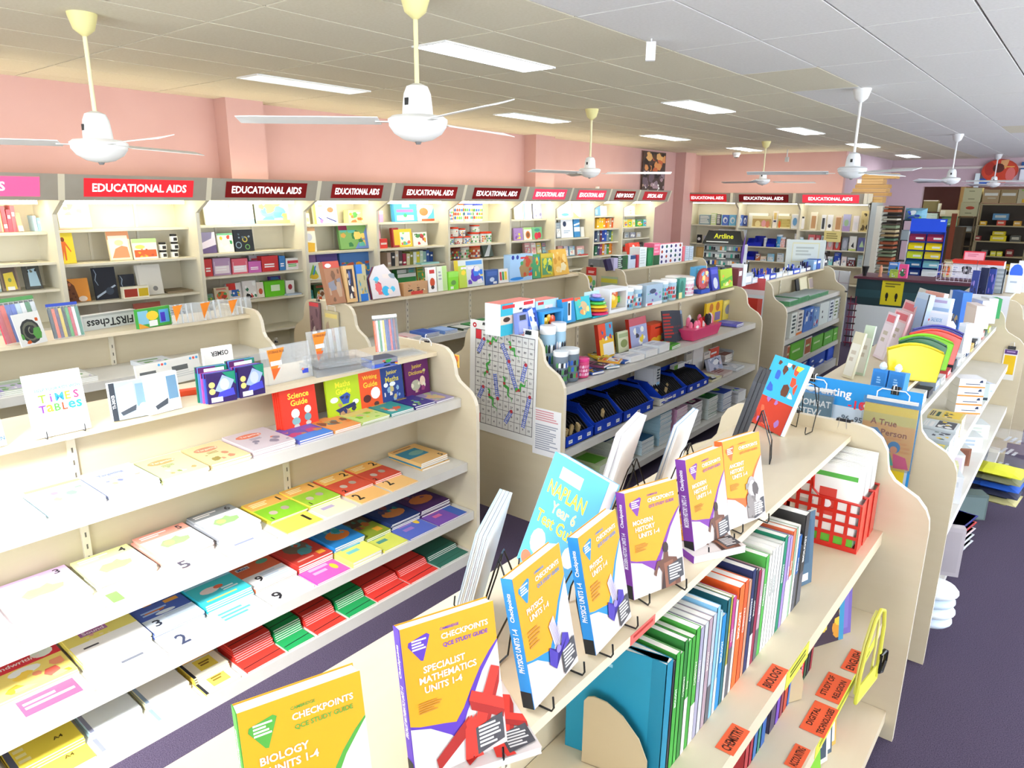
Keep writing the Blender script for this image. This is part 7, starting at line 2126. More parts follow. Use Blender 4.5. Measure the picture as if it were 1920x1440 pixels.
TOPS = [(1382, 1390, 503, '#7a3a44', 'maroon book on the wall planner gondola'), (1391, 1398, 496, '#dfe4e8', 'white file box with grey spine'), (1399, 1413, 494, '#b8c0c8', 'grey ring binder standing open'), (1414, 1424, 512, '#e8ecee', 'white pot of pens'),
  (1425, 1436, 505, '#2444c0', 'blue headed pen rack'), (1437, 1446, 508, '#d8884a', 'tan and blue pen pot'), (1447, 1458, 505, '#1c3cb8', 'deep blue pen tub'), (1459, 1470, 503, '#2a3440', 'black pen stand'), (1471, 1480, 508, '#e0dcd4', 'cream pen box'),
  (1481, 1490, 503, '#1a3a44', 'dark teal pen rack'), (1491, 1503, 497, '#1a44c4', 'royal blue pen tub'), (1504, 1514, 499, '#c8d4e4', 'pale pen box'), (1515, 1523, 492, '#2a2a5c', 'navy pen rack'), (1524, 1530, 488, '#8ab0d8', 'sky blue file spine'), (1531, 1538, 486, '#2450a8', 'blue file spine'), (1539, 1545, 486, '#e8ecf0', 'white file spine'), (1545, 1550, 486, '#2a2c34', 'black file spine')]
for i, (a, c, yt, c1, lab) in enumerate(TOPS):
 if 'pen' in lab:
  y0, y1 = yof(a, xt, zt), yof(c, xt, zt)
  w, d = y1 - y0 - .004, .1
  hh = hof(yt, xt, (y0 + y1) / 2, zt)
  e = empty('pen_holder', frame((xt - .02, (y0 + y1) / 2, zt + .0006), 90))
  b = B()
  b.box(-w / 2, 0, 0, w / 2, d, hh * .55, '#d4dce4' if i % 2 else c1)
  b.art((-w / 2, 0, 0), (w, 0, 0), (0, 0, hh * .55), [('r', .1, .2, .9, .7, '#f0f2f4')])
  b.build('holder_box', e)
  b = B()
  rr = random.Random(i)
  for k in range(9):
   x_, y_ = rr.uniform(-w * .4, w * .4), rr.uniform(.01, d - .01)
   b.tube([(x_, y_, hh * .4), (x_ + rr.uniform(-.01, .01), y_, hh * rr.uniform(.85, 1.1))], .007, rr.choice([c1, c1, '#1c3cb8', '#e8ecf0', '#222']), 5)
  b.build('pens', e)
  e.children[-1]['kind'] = 'stuff'
  tag(e, lab + ' on the wall planner gondola', 'pen holder')
 else:
  S(zt, xt, a, c, yt, .12, c1, [('r', .15, .6, .85, .85, '#e8e8e8')], lab + (' on the wall planner gondola' if 'gondola' not in lab else ''), 'file', 'file')
b = B()
b.box(-.22, 0, 0, .22, .01, .34, '#c4ccc8')
b.art((-.22, 0, 0), (.44, 0, 0), (0, 0, .34), [('r', .15, .2, .85, .9, '#ccc8a0'), ('r', .17, .24, .83, .86, '#c8d0cc'), ('l', .25, .4, .75, .75, 3, '#a8b0ac')])
put(b, 'display_board', frame((-2.74, 9.0, zt + .001), 25), 'grey green framed display board on the wall planner gondola', 'board')
for i, (a, c, yt, c1, c2, lab) in enumerate(((1494, 1500, 518, '#1a1c20', '#1a1c20', 'black narrow clipboard'), (1501, 1515, 514, '#dcd4b0', '#e8e0c0', 'cream leaning clipboard'), (1517, 1532, 514, '#e4d8b8', '#c8b8b8', 'pinkish leaning clipboard'))):
 S(.9312, -2.66, a, c, yt + 6, .012, c1, [('r', .1, .1, .9, .9, c2)], lab + ' on the wall planner gondola upper shelf', 'clipboard', 'clipboard', lean=12)
for i, (a, c) in enumerate(((1480, 1497), (1498, 1516), (1517, 1535), (1536, 1553))):
 S(.9312, -2.36, a, c, None, .26, '#5a9a6a', [('r', .05, .2, .95, .8, '#4a8a5c')], f'green fronted flat ream box, {ORD[i]} from the near end under the clipboards', 'ream_box', 'box', h=[.05, .06, .045, .04][i], top='#a8b4b4')
for i, (a, c, yt, c1, ops, lab) in enumerate(((1480, 1491, 587, '#e4e8e0', [('l', .2, .1, .8, .9, 5, '#3a4a4a')], 'white box with dark pictures, nearest'), (1492, 1503, 583, '#e8e4dc', [('l', .2, .1, .8, .9, 5, '#5a5a5a'), ('r', 0, 0, 1, .1, '#e8843a')], 'cream box with dark pictures, second'),
           (1505, 1522, 577, '#4a78c8', [('b', 3, .1, .1, .9, .9, 8, ['#2a4a9a', '#a8c0e0', '#e8ecf4'])], 'blue pack of disks'), (1523, 1533, 577, '#7aa4d8', [('b', 4, .1, .1, .9, .9, 6, ['#c83a3a', '#2a5ab0', '#e8ecf4'])], 'light blue pack with red corner'),
           (1534, 1551, 567, '#dfe8e4', [('e', .3, .6, .06, .06, '#222'), ('e', .35, .35, .06, .06, '#222')], 'large white box with two dots'), (1552, 1560, 563, '#d8e0e4', [('l', .2, .1, .9, .9, 5, '#2a3a5a')], 'white box with navy squares'),
           (1561, 1569, 560, '#e0e4dc', [('l', .2, .1, .9, .9, 5, '#6a7a4a')], 'white box with green squares'), (1570, 1574, 556, '#e0e4e4', [('l', .2, .1, .9, .9, 5, '#2a3440')], 'white box with black squares, farthest'))):
 S(.6012, -2.33, a, c, yt, .14, c1, ops, lab + ', on the planner gondola middle shelf', 'carton', 'box')
for i, (a, c, yt, c1, c2, lab) in enumerate(((1473, 1478, 648, '#c8b0a0', '#a8583a', 'brown paper ream end, nearest'), (1479, 1505, 640, '#5aa82a', '#6ab83a', 'lime green ream box, nearest'), (1507, 1519, 632, '#dcd8d0', '#b0603a', 'rust fronted ream box'), (1521, 1541, 628, '#5aa82a', '#6aba3c', 'lime green ream box, second'), (1543, 1560, 620, '#52a02a', '#62b23a', 'lime green ream box, third'), (1561, 1569, 614, '#58a42c', '#68b43c', 'lime green ream box, farthest'))):
 S(.3312, -2.31, a, c, yt, .26, c1, [('r', .05, .08, .95, .92, c2), ('l', .15, .4, .85, .6, 1, '#c8e0a8')], lab + ' on the planner gondola low shelf', 'ream_box', 'box', top='#5a6070')
S(.1012, -2.33, 1484, 1512, None, .28, '#1c3c9c', [('b', 3, .05, .1, .95, .9, 9, ['#d8342c', '#2a5ac0', '#e8e8e8'])], 'blue crate with red packs on the planner gondola base', 'crate', 'crate', h=.15, top='#c83434')
S(.1012, -2.33, 1516, 1545, None, .28, '#2450b8', [('b', 4, .05, .1, .95, .9, 6, ['#e8ecf0', '#1c3c9c'])], 'blue crate with clear lid on the planner gondola base', 'crate', 'crate', h=.15, top='#3a6ac8')
S(.1012, -2.33, 1550, 1564, None, .28, '#1f4cc0', [('r', .1, .3, .9, .9, '#2a5ad0')], 'bright blue crate at the far end of the planner gondola base', 'crate', 'crate', h=.15, top='#2a5ad0')
put(clip_b(.03, .02), 'binder_clip', frame((-2.27, 9.20, .92), 0), 'black binder clip on the far end panel of the planner gondola', 'clip')
# white grid display stand behind with maroon ladder hook strip
b = B()
b.box(-.35, -.02, 0, .35, .02, 1.02, '#e6ecf2')
for i in range(5):
 b.box(-.35 + .14 * i, -.024, 0, -.345 + .14 * i, -.02, 1.02, '#b090a8')
for i in range(5):
 b.box(-.35, -.024, .05 + .2 * i, .35, -.02, .055 + .2 * i, '#b090a8')
put(b, 'grid_panel', frame((-3.02, 10.9, 0), 0), 'white ruled panel standing beyond the planner gondola', 'panel')
b = B()
b.tube([(-.03, 0, 0), (-.03, 0, .62), (.03, 0, .62), (.03, 0, 0)], .006, '#7a2a44', 5)
for i in range(7):
 b.box(-.05, -.02, .04 + .08 * i, .05, .01, .055 + .08 * i, '#2a1820' if i % 2 else '#7a2a44')
put(b, 'clip_strip', frame((-2.20, 9.30, .25), 0), 'maroon ladder shaped clip strip hanging past the planner gondola', 'strip')

# ------------------------------------------------------------------ back wall units
def xof(px, y, z):
 lo, hi = -9, 2
 for _ in range(40):
  m = (lo + hi) / 2
  if pix((m, y, z))[0] < px:
   lo = m
  else:
   hi = m
 return lo


def Bk(k, s, px0, px1, ytop, desc, body, ops=None, d=.05, lean=0, y=15.82, h=None, kind='box', top=None, name='pack', cat='pack'):
 z = BZ[k][s]
 x0, x1 = xof(px0, y, z), xof(px1, y, z)
 w = x1 - x0 - .004
 hh = h or hof(ytop, (x0 + x1) / 2, y, z)
 M = frame(((x0 + x1) / 2, y, z + .0006), 0, lean)
 lab = f'{desc}, {SNAME[s]} shelf of the ' + ['left', 'middle', 'right'][k] + ' back wall unit'
 if kind == 'jar':
  return jar(w, hh, body, top or '#fff', ops or [('', '#fff')], lab, M, name, cat)
 if kind == 'bin':
  return put(bin_b(w, hh, d, body), name, M, lab, cat)
 return put(box_b(w, hh, d, body, ops if ops is not None else g_art(int(px0), PALE)), name, M, lab, cat)


for i, (a, c, yt, c1, ds) in enumerate(((1310, 1331, 403, '#8aa0a8', 'grey striped tin pack'), (1332, 1342, 400, '#c8d8a0', 'pale green pack'), (1343, 1350, 402, '#5a5a64', 'dark slim pack'), (1353, 1365, 403, '#5a7ad0', 'blue swirl pack'), (1366, 1379, 403, '#7ac0e8', 'sky blue swirl pack'), (1380, 1392, 403, '#6a8ad8', 'periwinkle swirl pack'), (1393, 1399, 404, '#3a4a8a', 'navy swirl pack'))):
 Bk(0, 0, a, c, yt, ds, c1, [('e', .5, .5, .36, .3, '#e8f0f8'), ('e', .55, .45, .2, .18, c1)] if 'swirl' in ds else [('l', .1, .1, .9, .9, 5, '#e8e8e0')])
for i, (a, c, c1, ds) in enumerate(((1311, 1329, '#d0ece8', 'mint pale carton'), (1331, 1355, '#a8e0e4', 'aqua carton'), (1357, 1372, '#f0b0c8', 'pink carton'), (1377, 1397, '#f4b8a8', 'salmon carton'))):
 Bk(0, 0, a, c, 388, ds + ' at the back', c1, g_art(i, [c1, '#f4f0f0', '#e8a0b0']), y=16.02, h=.22)
Bk(0, 1, 1306, 1314, 440, 'small black framed clock', '#2a2a2c', [('c', .5, .5, .36, '#f0f0ec')], name='clock', cat='clock')
Bk(0, 1, 1318, 1328, 442, 'grey crumpled pack', '#b8b0b8')
Bk(0, 1, 1345, 1397, 430, 'large white wrapped carton', '#e4eaec', [('r', .1, .1, .9, .5, '#f0f4f4')], y=15.98)
Bk(0, 2, 1304, 1318, 463, 'tan paper bag', '#c8a86a', [('r', .2, .3, .8, .9, '#d8b878')])
Bk(1, 0, 1402, 1438, 388, 'white poster tube box, left', '#fbfaf4', [('c', .5, .6, .03, '#8a8a9a')], y=16.02, h=.3)
Bk(1, 0, 1452, 1478, 388, 'white poster tube box, middle', '#fbfaf4', [('c', .4, .6, .03, '#8a8a9a')], y=16.02, h=.3)
Bk(1, 0, 1482, 1504, 388, 'white poster tube box, right', '#fbfaf4', [('c', .8, .6, .03, '#8a8a9a')], y=16.02, h=.3)
Bk(1, 0, 1409, 1446, 405, 'long cream tray with soft toys', '#f0e4b0', [('r', .03, .1, .97, .75, '#c8a868'), ('e', .3, .3, .14, .3, '#f0e0a0'), ('e', .6, .35, .12, .3, '#e8a8a8'), ('e', .8, .3, .1, .3, '#d88a6a')])
Bk(1, 0, 1447, 1456, 396, 'yellow topped bottle pack', '#f0e8d8', [('r', .2, .5, .8, .9, '#e8c878'), ('r', .2, .35, .8, .45, '#4a4a6a')])
Bk(1, 0, 1457, 1481, 405, 'cream tray of yellow pencils', '#f0e4b0', [('r', .03, .1, .97, .75, '#c8b060'), ('e', .15, .3, .1, .3, '#e8703a'), ('l', .3, .1, .95, .7, 5, '#e0d080')])
Bk(1, 0, 1483, 1495, 403, 'white pack with blue oval', '#f0f4f8', [('e', .5, .5, .36, .3, '#7ab4e8')])
Bk(1, 0, 1496, 1506, 406, 'white and black edged pack', '#f4f0f0', [('r', 0, .85, 1, 1, '#4a4a4a')])
for i, (a, c, yt) in enumerate(((1400, 1413, 447), (1412, 1428, 443), (1436, 1452, 448))):
 Bk(1, 1, a, c, yt, ['blue open bin at the left end', 'larger blue open bin', 'blue open bin beside the bottles'][i], '#2030c0|g', d=.2, kind='bin', name='picking_bin', cat='bin')
for i, (a, c, yt, c1, ds) in enumerate(((1430, 1436, 446, '#c8ccd4', 'clear small bottle'), (1453, 1464, 440, '#4aa0d8', 'blue tall bottle pack'), (1460, 1470, 445, '#f0c0b8', 'pink soap bottle'), (1472, 1479, 448, '#f0f0f4', 'white bottle'), (1480, 1484, 450, '#3a4048', 'black slim bottle'), (1486, 1494, 438, '#f4f6f8', 'tall white dispenser bottle'), (1496, 1504, 445, '#8ad0d8', 'aqua glue pot'))):
 Bk(1, 1, a, c, yt, ds, c1, [('', '#e8e8f0'), ('', c1)], kind='jar', top='#e8f0f8', name='bottle', cat='bottle')
Bk(1, 2, 1398, 1414, 472, 'blue bin on the lower shelf', '#2030c0|g', d=.2, kind='bin', name='picking_bin', cat='bin')
for i, (a, c, yt, c1, ds) in enumerate(((1416, 1424, 476, '#b86a4a', 'brown pot'), (1425, 1436, 481, '#e8d0b8', 'cream craft pack'), (1438, 1450, 476, '#8ac8e8', 'light blue craft pack'), (1456, 1468, 475, '#c8dcea', 'pale blue craft pack'))):
 Bk(1, 2, a, c, yt, ds, c1)
for i, (a, c, yt, c1, ops, ds) in enumerate(((1517, 1529, 398, '#f4ead0', [('r', .2, .1, .9, .8, '#d0a070')], 'cream box with tan window'), (1538, 1546, 403, '#f0f0f0', [('r', .2, .1, .8, .8, '#4a4c50')], 'white box with dark square'), (1549, 1559, 403, '#f8f8f4', [('e', .5, .3, .3, .12, '#4a4a50')], 'white box with small black marks'),
           (1564, 1576, 405, '#f0dcc0', [('r', .1, .1, .9, .9, '#c8986a')], 'tan fronted box'), (1578, 1592, 402, '#b8b8d8', [('e', .5, .5, .3, .2, '#a8c8a0'), ('r', 0, 0, 1, .3, '#b098c8')], 'lilac calculator pack'),
           (1597, 1608, 405, '#f4eef0', [('r', .3, .1, .8, .6, '#e8e8ec')], 'white speaker pack'), (1611, 1628, 396, '#d8c890', [('b', 4, .1, .05, .9, .9, 10, ['#3a342c', '#c8b070', '#6a5a40'])], 'gold and black patterned pack'))):
 Bk(2, 0, a, c, yt, ds, c1, ops)
for i, (a, c, yt, c1, ops, ds) in enumerate(((1513, 1526, 440, '#d87070', [('r', .2, .2, .8, .8, '#d8d8d8')], 'red and grey clock pack'), (1527, 1536, 441, '#d06068', [('r', .2, .3, .7, .8, '#e8c8c8')], 'red narrow pack'), (1537, 1548, 442, '#d8e8f0', [('r', .3, .2, .7, .9, '#5a9ad0')], 'white pack with blue stripe'),
           (1549, 1561, 446, '#e0a0a0', [('e', .5, .5, .3, .3, '#d8d0d0')], 'pink timer pack'), (1562, 1574, 443, '#c84a44', [('e', .5, .4, .25, .3, '#b0b8b8')], 'red timer pack'), (1577, 1588, 447, '#9aa0ac', [('e', .5, .5, .36, .36, '#b8bcc8')], 'grey round pack'),
           (1590, 1604, 443, '#f0f0e8', [('p', [(.3, .3), (.7, .2), (.6, .6)], '#3a3c40'), ('r', 0, 0, 1, .12, '#c8d87a')], 'white mouse pack'), (1606, 1622, 446, '#6a70a8', [('p', [(.2, .3), (.8, .3), (.5, .8)], '#b8d8b0')], 'slate blue mouse pack'))):
 Bk(2, 1, a, c, yt, ds, c1, ops)
Bk(2, 1, 1608, 1624, 437, 'orange long box above mouse packs', '#e89a2a', [], y=15.96, h=.24)
Bk(2, 1, 1578, 1592, 431, 'grey tall calculator box behind', '#a0a4b4', y=15.96, h=.26)
for i, (a, c, yt, c1, ds) in enumerate(((1526, 1552, 468, '#4a4440', 'dark camera box'), (1550, 1560, 481, '#8ad0d0', 'aqua box'), (1562, 1574, 474, '#2a48b0', 'blue and white box'), (1576, 1586, 481, '#e8d8d8', 'white hinged box'), (1587, 1602, 483, '#6a2a2c', 'maroon box'), (1606, 1618, 479, '#b8d8d8', 'pale teal box'))):
 Bk(2, 2, a, c, yt, ds, c1)
b = B()
b.box(-.17, -.001, -.22, .17, 0, 0, '#ecdc90')
b.art((-.17, -.001, -.22), (.34, 0, 0), (0, 0, .22), [('l', .15, .2, .85, .8, 3, '#a89858')])
put(b, 'notice_card', frame((xof(1562, 15.74, 1.4), 15.745, 1.38), 0), 'yellow notice card hanging from the right back wall unit shelf', 'notice')
# marker stand
e = empty('marker_display', frame((-5.27, 12.5, 0), 8))
b = B()
b.box(-.33, 0, 0, .33, .35, 1.18, '#aab0b4')
b.prism([(-.02, 0), (.37, 0), (.37, 1.20), (.10, 1.20)], -.36, -.33, 0, '#d8dce0')
b.prism([(-.02, 0), (.37, 0), (.37, 1.20), (.10, 1.20)], .33, .36, 0, '#d8dce0')
rr = random.Random(5)
for r_ in range(6):
 z0 = .42 + .13 * r_
 b.box(-.33, -.10 + .018 * r_, z0, .33, .0, z0 + .03, '#5a625e')
 b.art((-.33, -.101 + .018 * r_, z0), (.66, 0, 0), (0, 0, .03), [('r', .38, .2, .62, .8, '#e8ece8')])
 for k in range(16):
  x = -.32 + .04 * k
  b.box(x, -.07 + .018 * r_, z0 + .03, x + .034, -.01, z0 + rr.uniform(.07, .11), rr.choice(['#3a9a8a', '#2a4ab0', '#e8ece8', '#c8483a', '#2a2c34', '#a8b0b4', '#d88a3a', '#6ab0a8']))
b.build('rack_body', e)
b = B()
b.hexa([(-.36, -.06, 1.205), (.36, -.06, 1.205), (.36, .2, 1.205), (-.36, .2, 1.205), (-.27, .0, 1.45), (.30, .0, 1.45), (.30, .2, 1.45), (-.27, .2, 1.45)], '#1c1e20|g')
b.art((-.36, -.06, 1.205), (.72, 0, 0), (.09 * 0, .06, .245), [('t', 'Artline', .52, .6, .36, '#e8e83a', .55), ('l', .1, .1, .95, .22, 1, '#e8e8e4')])
b.prism([(.0, .75), (.12, 1.05), (.12, 1.40), (.02, 1.25), (-.1, 1.05)], .362, .366, 0, '#6a4a9a')
b.build('header_sign', e)
tag(e, 'black headed marker pen display stand before the back wall', 'display stand')

# ------------------------------------------------------------------ right hand gondola: counting poster and hanging books
PY = 3.272
b = B()
b.box(0, -.0015, -.72, .53, 0, 0, '#d6e2ec')
ops = [('r', 0, .84, 1, 1, '#2a94dc'), ('r', 0, 0, 1, .84, '#c4d6e6'), ('r', .98, 0, 1, .84, '#2a94dc'), ('r', .86, 0, .96, .84, '#ecd02a'), ('c', .06, .965, .012, '#f0b83a'),
  ('t', 'Counting', .30, .915, .07, '#f6f4f4', .46), ('t', '-100 and', .64, .86, .055, '#e8384a', .4), ('c', .60, .865, .035, '#e83a4a'), ('c', .60, .865, .016, '#f6f6f6'), ('c', .69, .865, .035, '#5ab0e0'), ('c', .69, .865, .016, '#f6f6f6')]
for i, t in enumerate(('-96 -95', '-86 -85', '-76 -75', '-66 -65', '-56 -55')):
 ops.append(('t', t, .50, .77 - .09 * i, .036, '#5a6a7a', .22))
ops += [('t', '-7', .62, .34, .03, '#4a6a8a', .1), ('t', '-1', .72, .2, .03, '#4a6a8a', .1)]
b.art((0, -.0015, -.72), (.53, 0, 0), (0, 0, .72), ops)
put(b, 'counting_poster', frame((-.985, PY, 1.232), 0) @ Matrix.Rotation(math.radians(.6), 4, 'Y'), 'blue headed counting to one hundred poster clipped on the end panel', 'poster')


def hangbag(x0, x1, ztop, zbot, ops, body, label, y=PY - .006):
 w, h = x1 - x0, ztop - zbot
 e = empty('hanging_book_bag', frame(((x0 + x1) / 2, y, zbot), 0))
 b = B()
 b.box(-w / 2, -.010, 0, w / 2, -.002, h, body)
 b.art((-w / 2, -.010, 0), (w, 0, 0), (0, 0, h), ops)
 b.build('picture_book', e)
 b = B()
 b.box(-w / 2 - .008, -.013, -.01, w / 2 + .008, -.011, h + .03, '#9aa4a8|c')
 b.build('plastic_bag', e)
 b = B()
 b.tube([(-w * .3, -.008, h + .03), (-w * .3, -.008, h + .055), (-w * .22, -.008, h + .07), (w * .22, -.008, h + .07), (w * .3, -.008, h + .055), (w * .3, -.008, h + .03)], .0028, '#f4f4f2', 6)
 b.box(-w * .48, -.012, h + .018, w * .48, -.004, h + .032, '#f0f0ee')
 b.tube([(0, -.008, h + .07), (0, -.008, h + .088), (.008, -.012, h + .095)], .0025, '#f4f4f2', 5)
 b.build('bag_hanger', e)
 return tag(e, label, 'book bag')


hangbag(-.972, -.80, 1.150, .93, [('r', 0, 0, 1, 1, '#4a7890'), ('t', 'WOMBAT', .5, .82, .14, '#eef2f2', .94), ('t', 'STEW', .45, .62, .15, '#eef2f2', .6), ('p', [(0, 0), (.55, 0), (.5, .5), (.2, .45), (0, .6)], '#8a8fb4'), ('p', [(.28, 0), (.48, 0), (.46, .5), (.36, .56), (.3, .4)], '#d8a888'), ('p', [(.5, 0), (.62, .5), (.7, 0)], '#c8dce4')], '#4a7890', 'hanging bag with the blue wombat stew picture book')
hangbag(-.668, -.462, 1.155, .885, [('r', 0, 0, 1, 1, '#dca860'), ('r', 0, .86, 1, 1, '#ecd04a'), ('r', 0, .7, 1, .86, '#d0c470'), ('t', 'A True', .4, .72, .10, '#8a4a30', .5), ('t', 'Person', .62, .56, .10, '#8a4a30', .55),
        ('l', .1, .1, .95, .5, 6, '#d0945a'), ('p', [(.0, .44), (.12, .6), (.3, .62), (.5, .42), (.62, .1), (.5, 0), (.2, 0), (0, .1)], '#5a86b4'), ('e', .28, .44, .12, .1, '#c88a68'), ('e', .66, .34, .12, .1, '#3a7ab0'), ('e', .66, .30, .07, .06, '#c88a68'), ('p', [(.45, .26), (.6, .24), (.7, .04), (.5, .02)], '#3a9a8a'), ('p', [(.66, .24), (.9, .2), (.98, .02), (.7, 0)], '#c84a7a'), ('e', .45, .08, .16, .05, '#c88a68')], '#dca860', 'hanging bag with the tan true person picture book')
for (x, z, lab, yy, sz) in ((-.79, 1.212, 'black binder clip on the near end panel, nearer the row of guides', 2.693, .035), (-.615, 1.212, 'wide black binder clip on the near end panel over the poster', 2.693, .05), (-.90, 1.228, 'binder clip at the counting poster top, by the wombat book', 3.268, .03), (-.56, 1.228, 'binder clip at the counting poster top, by the person book', 3.268, .03)):
 b = B()
 b.prism([(-.012, -.022), (-.012, -.0), (.0, .012), (.038, .0), (.038, -.022), (.036, -.022), (.034, -.004), (-.006, -.004), (-.010, -.022)], -sz / 2, sz / 2, 0, '#1c1c1e|g')
 b.tube([(-sz * .3, -.013, -.02), (-sz * .22, -.016, .018), (sz * .22, -.016, .018), (sz * .3, -.013, -.02)], .001, '#c8c8cc|m', 4)
 put(b, 'binder_clip', frame((x, yy, z), 0), lab, 'clip')

ZG = 1.1512
# trays
for i, (p0, p1, yt, c, lab) in enumerate((((1660, 712), (1760, 722), 642, '#e8d40a', 'yellow'), ((1680, 697), (1765, 706), 625, '#0e6a34', 'dark green'), ((1683, 690), (1778, 699), 617, '#8edc1c', 'lime'), ((1700, 678), (1792, 688), 608, '#f03a1a', 'red'), ((1705, 668), (1795, 678), 603, '#1c1ca0', 'dark blue'))):
 M, w, h = place(ZG, p0, p1, None, h=.19)
 w *= 1.06
 b = B()
 n = 10
 front = [(-w * .42, 0), (w * .42, 0)] + [(w / 2 - w * j / n * 1.0, .135 + .035 * math.sin(math.pi * j / n)) for j in range(n + 1)]
 b.prism([(a, q) for a, q in front], 0, .004, 1, c + '|g')
 b.prism([(a * 1.02, q + .012) for a, q in front], .055, .059, 1, c + '|g')
 for j in range(n):
  x0, z0 = w / 2 - w * j / n, .135 + .035 * math.sin(math.pi * j / n)
  x1, z1 = w / 2 - w * (j + 1) / n, .135 + .035 * math.sin(math.pi * (j + 1) / n)
  b.face([(x0, .0, z0), (x1, .0, z1), (x1, -.012, z1 + .003), (x0, -.012, z0 + .003)], c + '|g')
 b.hexa([(-w * .42, 0, 0), (-w * .415, 0, 0), (-w * .415, .058, .0), (-w * .42, .058, .0), (-w / 2, 0, .135), (-w / 2 + .004, 0, .135), (-w / 2 + .004, .058, .147), (-w / 2, .058, .147)], c + '|g')
 b.hexa([(w * .415, 0, 0), (w * .42, 0, 0), (w * .42, .058, .0), (w * .415, .058, .0), (w / 2 - .004, 0, .135), (w / 2, 0, .135), (w / 2, .058, .147), (w / 2 - .004, .058, .147)], c + '|g')
 b.box(-w * .42, 0, 0, w * .42, .058, .004, c + '|g')
 put(b, 'magazine_bin', M, f'{lab} plastic desk bin with curved top, {ORD[i]} in the colourful row', 'desk bin')
for i, (p0, p1) in enumerate((((1631, 724), (1659, 729)), ((1661, 729), (1692, 735)))):
 M, w, h = place(ZG, p0, p1, None, h=.085)
 e = empty('tissue_box', M)
 b = box_b(w * .97, .085, .06, '#2f86d8', [('r', .1, .1, .9, .85, '#2a7ccc'), ('l', .35, .2, .65, .6, 3, '#8ac0f0')], top='#5aa4e4')
 b.build('carton', e)
 b = B()
 b.lathe([(.010, .085), (.018, .10), (.012, .115), (.003, .122)], (0 if i == 0 else -.01, .03, 0), '#dfeaf6' if i == 0 else '#e8eef4', 8)
 b.build('tissue', e)
 tag(e, ['blue tissue carton, left one before the yellow desk bin', 'blue tissue carton, right one before the yellow desk bin'][i], 'carton')
# signs in clear bags
SG = [
 ((1578, 706), (1596, 712), 622, '#c8c4a8', 'pale wooden sign in a clear bag, nearest at the far side of the top'), ((1600, 702), (1618, 706), 610, '#b8c8b0', 'green tinged sign in a clear bag, next to the pale wooden one'),
 ((1636, 668), (1652, 676), 585, '#d8c8d0', 'pink edged wrapped sign leaning beyond the pale ones'), ((1652, 655), (1678, 668), 580, '#e8c0c4', 'pink topped wrapped sign, wider one'), ((1668, 640), (1690, 652), 562, '#e0b8bc', 'coral topped wrapped sign, highest of the pink ones'),
 ((1690, 628), (1710, 640), 540, '#cdd0c8', 'grey wrapped sign before the white packs')]
for i, (p0, p1, yt, c, lab) in enumerate(SG):
 M, w, h = place(ZG, p0, p1, yt, lean=12)
 put(box_b(w, h, .012, c, [('r', .06, .05, .94, .75, '#d4d4c8' if i < 2 else '#dfd6dc'), ('r', .1, .8, .9, .95, '#d8707a' if i in (2, 3, 4) else c), ('l', .2, .3, .8, .6, 2, '#b8b0a0')]), 'wrapped_sign', M, lab, 'sign')
for i, (p0, p1, yt, c, ops, lab) in enumerate((
  ((1722, 660), (1762, 668), 582, '#e6eaf0', [('r', .04, .62, .96, .95, '#d8e4f0'), ('c', .12, .78, .06, '#d84a50'), ('t', 'SALE BOOK', .5, .8, .09, '#5a9ac8', .5), ('r', 0, .55, 1, .58, '#8ab4d4')], 'white headed invoice pad pack with red badge, front'),
  ((1720, 648), (1764, 656), 556, '#dce4f0', [('r', .04, .5, .96, .8, '#a8c0dc'), ('l', .1, .85, .9, .95, 1, '#b8a8c8')], 'pale blue invoice pad pack behind the red badge one'),
  ((1712, 640), (1745, 650), 545, '#d8c0b8', [('r', 0, .5, 1, 1, '#e0a898')], 'salmon wrapped pad leaning behind the invoice packs'),
  ((1694, 650), (1716, 660), 548, '#b8cce0', [('r', .0, .1, 1, .9, '#a0bcdc'), ('r', .9, 0, 1, 1, '#3a4450')], 'blue grey wrapped pad at the left of the invoice packs'),
  ((1771, 610), (1795, 618), 543, '#3a74d0', [('r', 0, 0, .2, 1, '#e0e8f4'), ('b', 4, .2, .1, .9, .9, 7, ['#5a94e0', '#c8b890', '#2a5ab0', '#8ab4e8'])], 'tall blue box past the invoice packs'),
  ((1803, 622), (1822, 632), 566, '#e8dcd8', [('r', .1, .1, .9, .9, '#efe6e2')], 'cream tall carton of straws, nearer'), ((1812, 608), (1834, 616), 558, '#e4e6e8', [('l', .1, .1, .9, .9, 5, '#c8ccd4')], 'white carton of straws behind the cream one'),
  ((1832, 600), (1847, 606), 555, '#e0e6ec', [('r', .2, .1, .8, .8, '#c8d4dc')], 'white ribbed carton past the straws'), ((1846, 592), (1856, 597), 556, '#3a9a5a', [('r', .2, .5, .8, .9, '#7ac08a')], 'green narrow pack at the far end of the top'),
  ((1790, 660), (1803, 663), 605, '#eef0f0', [('r', .1, .1, .9, .9, '#e4e8e8')], 'slim white box standing upright by the straws'))):
 M, w, h = place(ZG, p0, p1, yt, lean=6 if i < 4 else 0)
 put(box_b(w, h, .03 if i < 4 else .06, c, ops), 'stationery_pack', M, lab, 'pack')
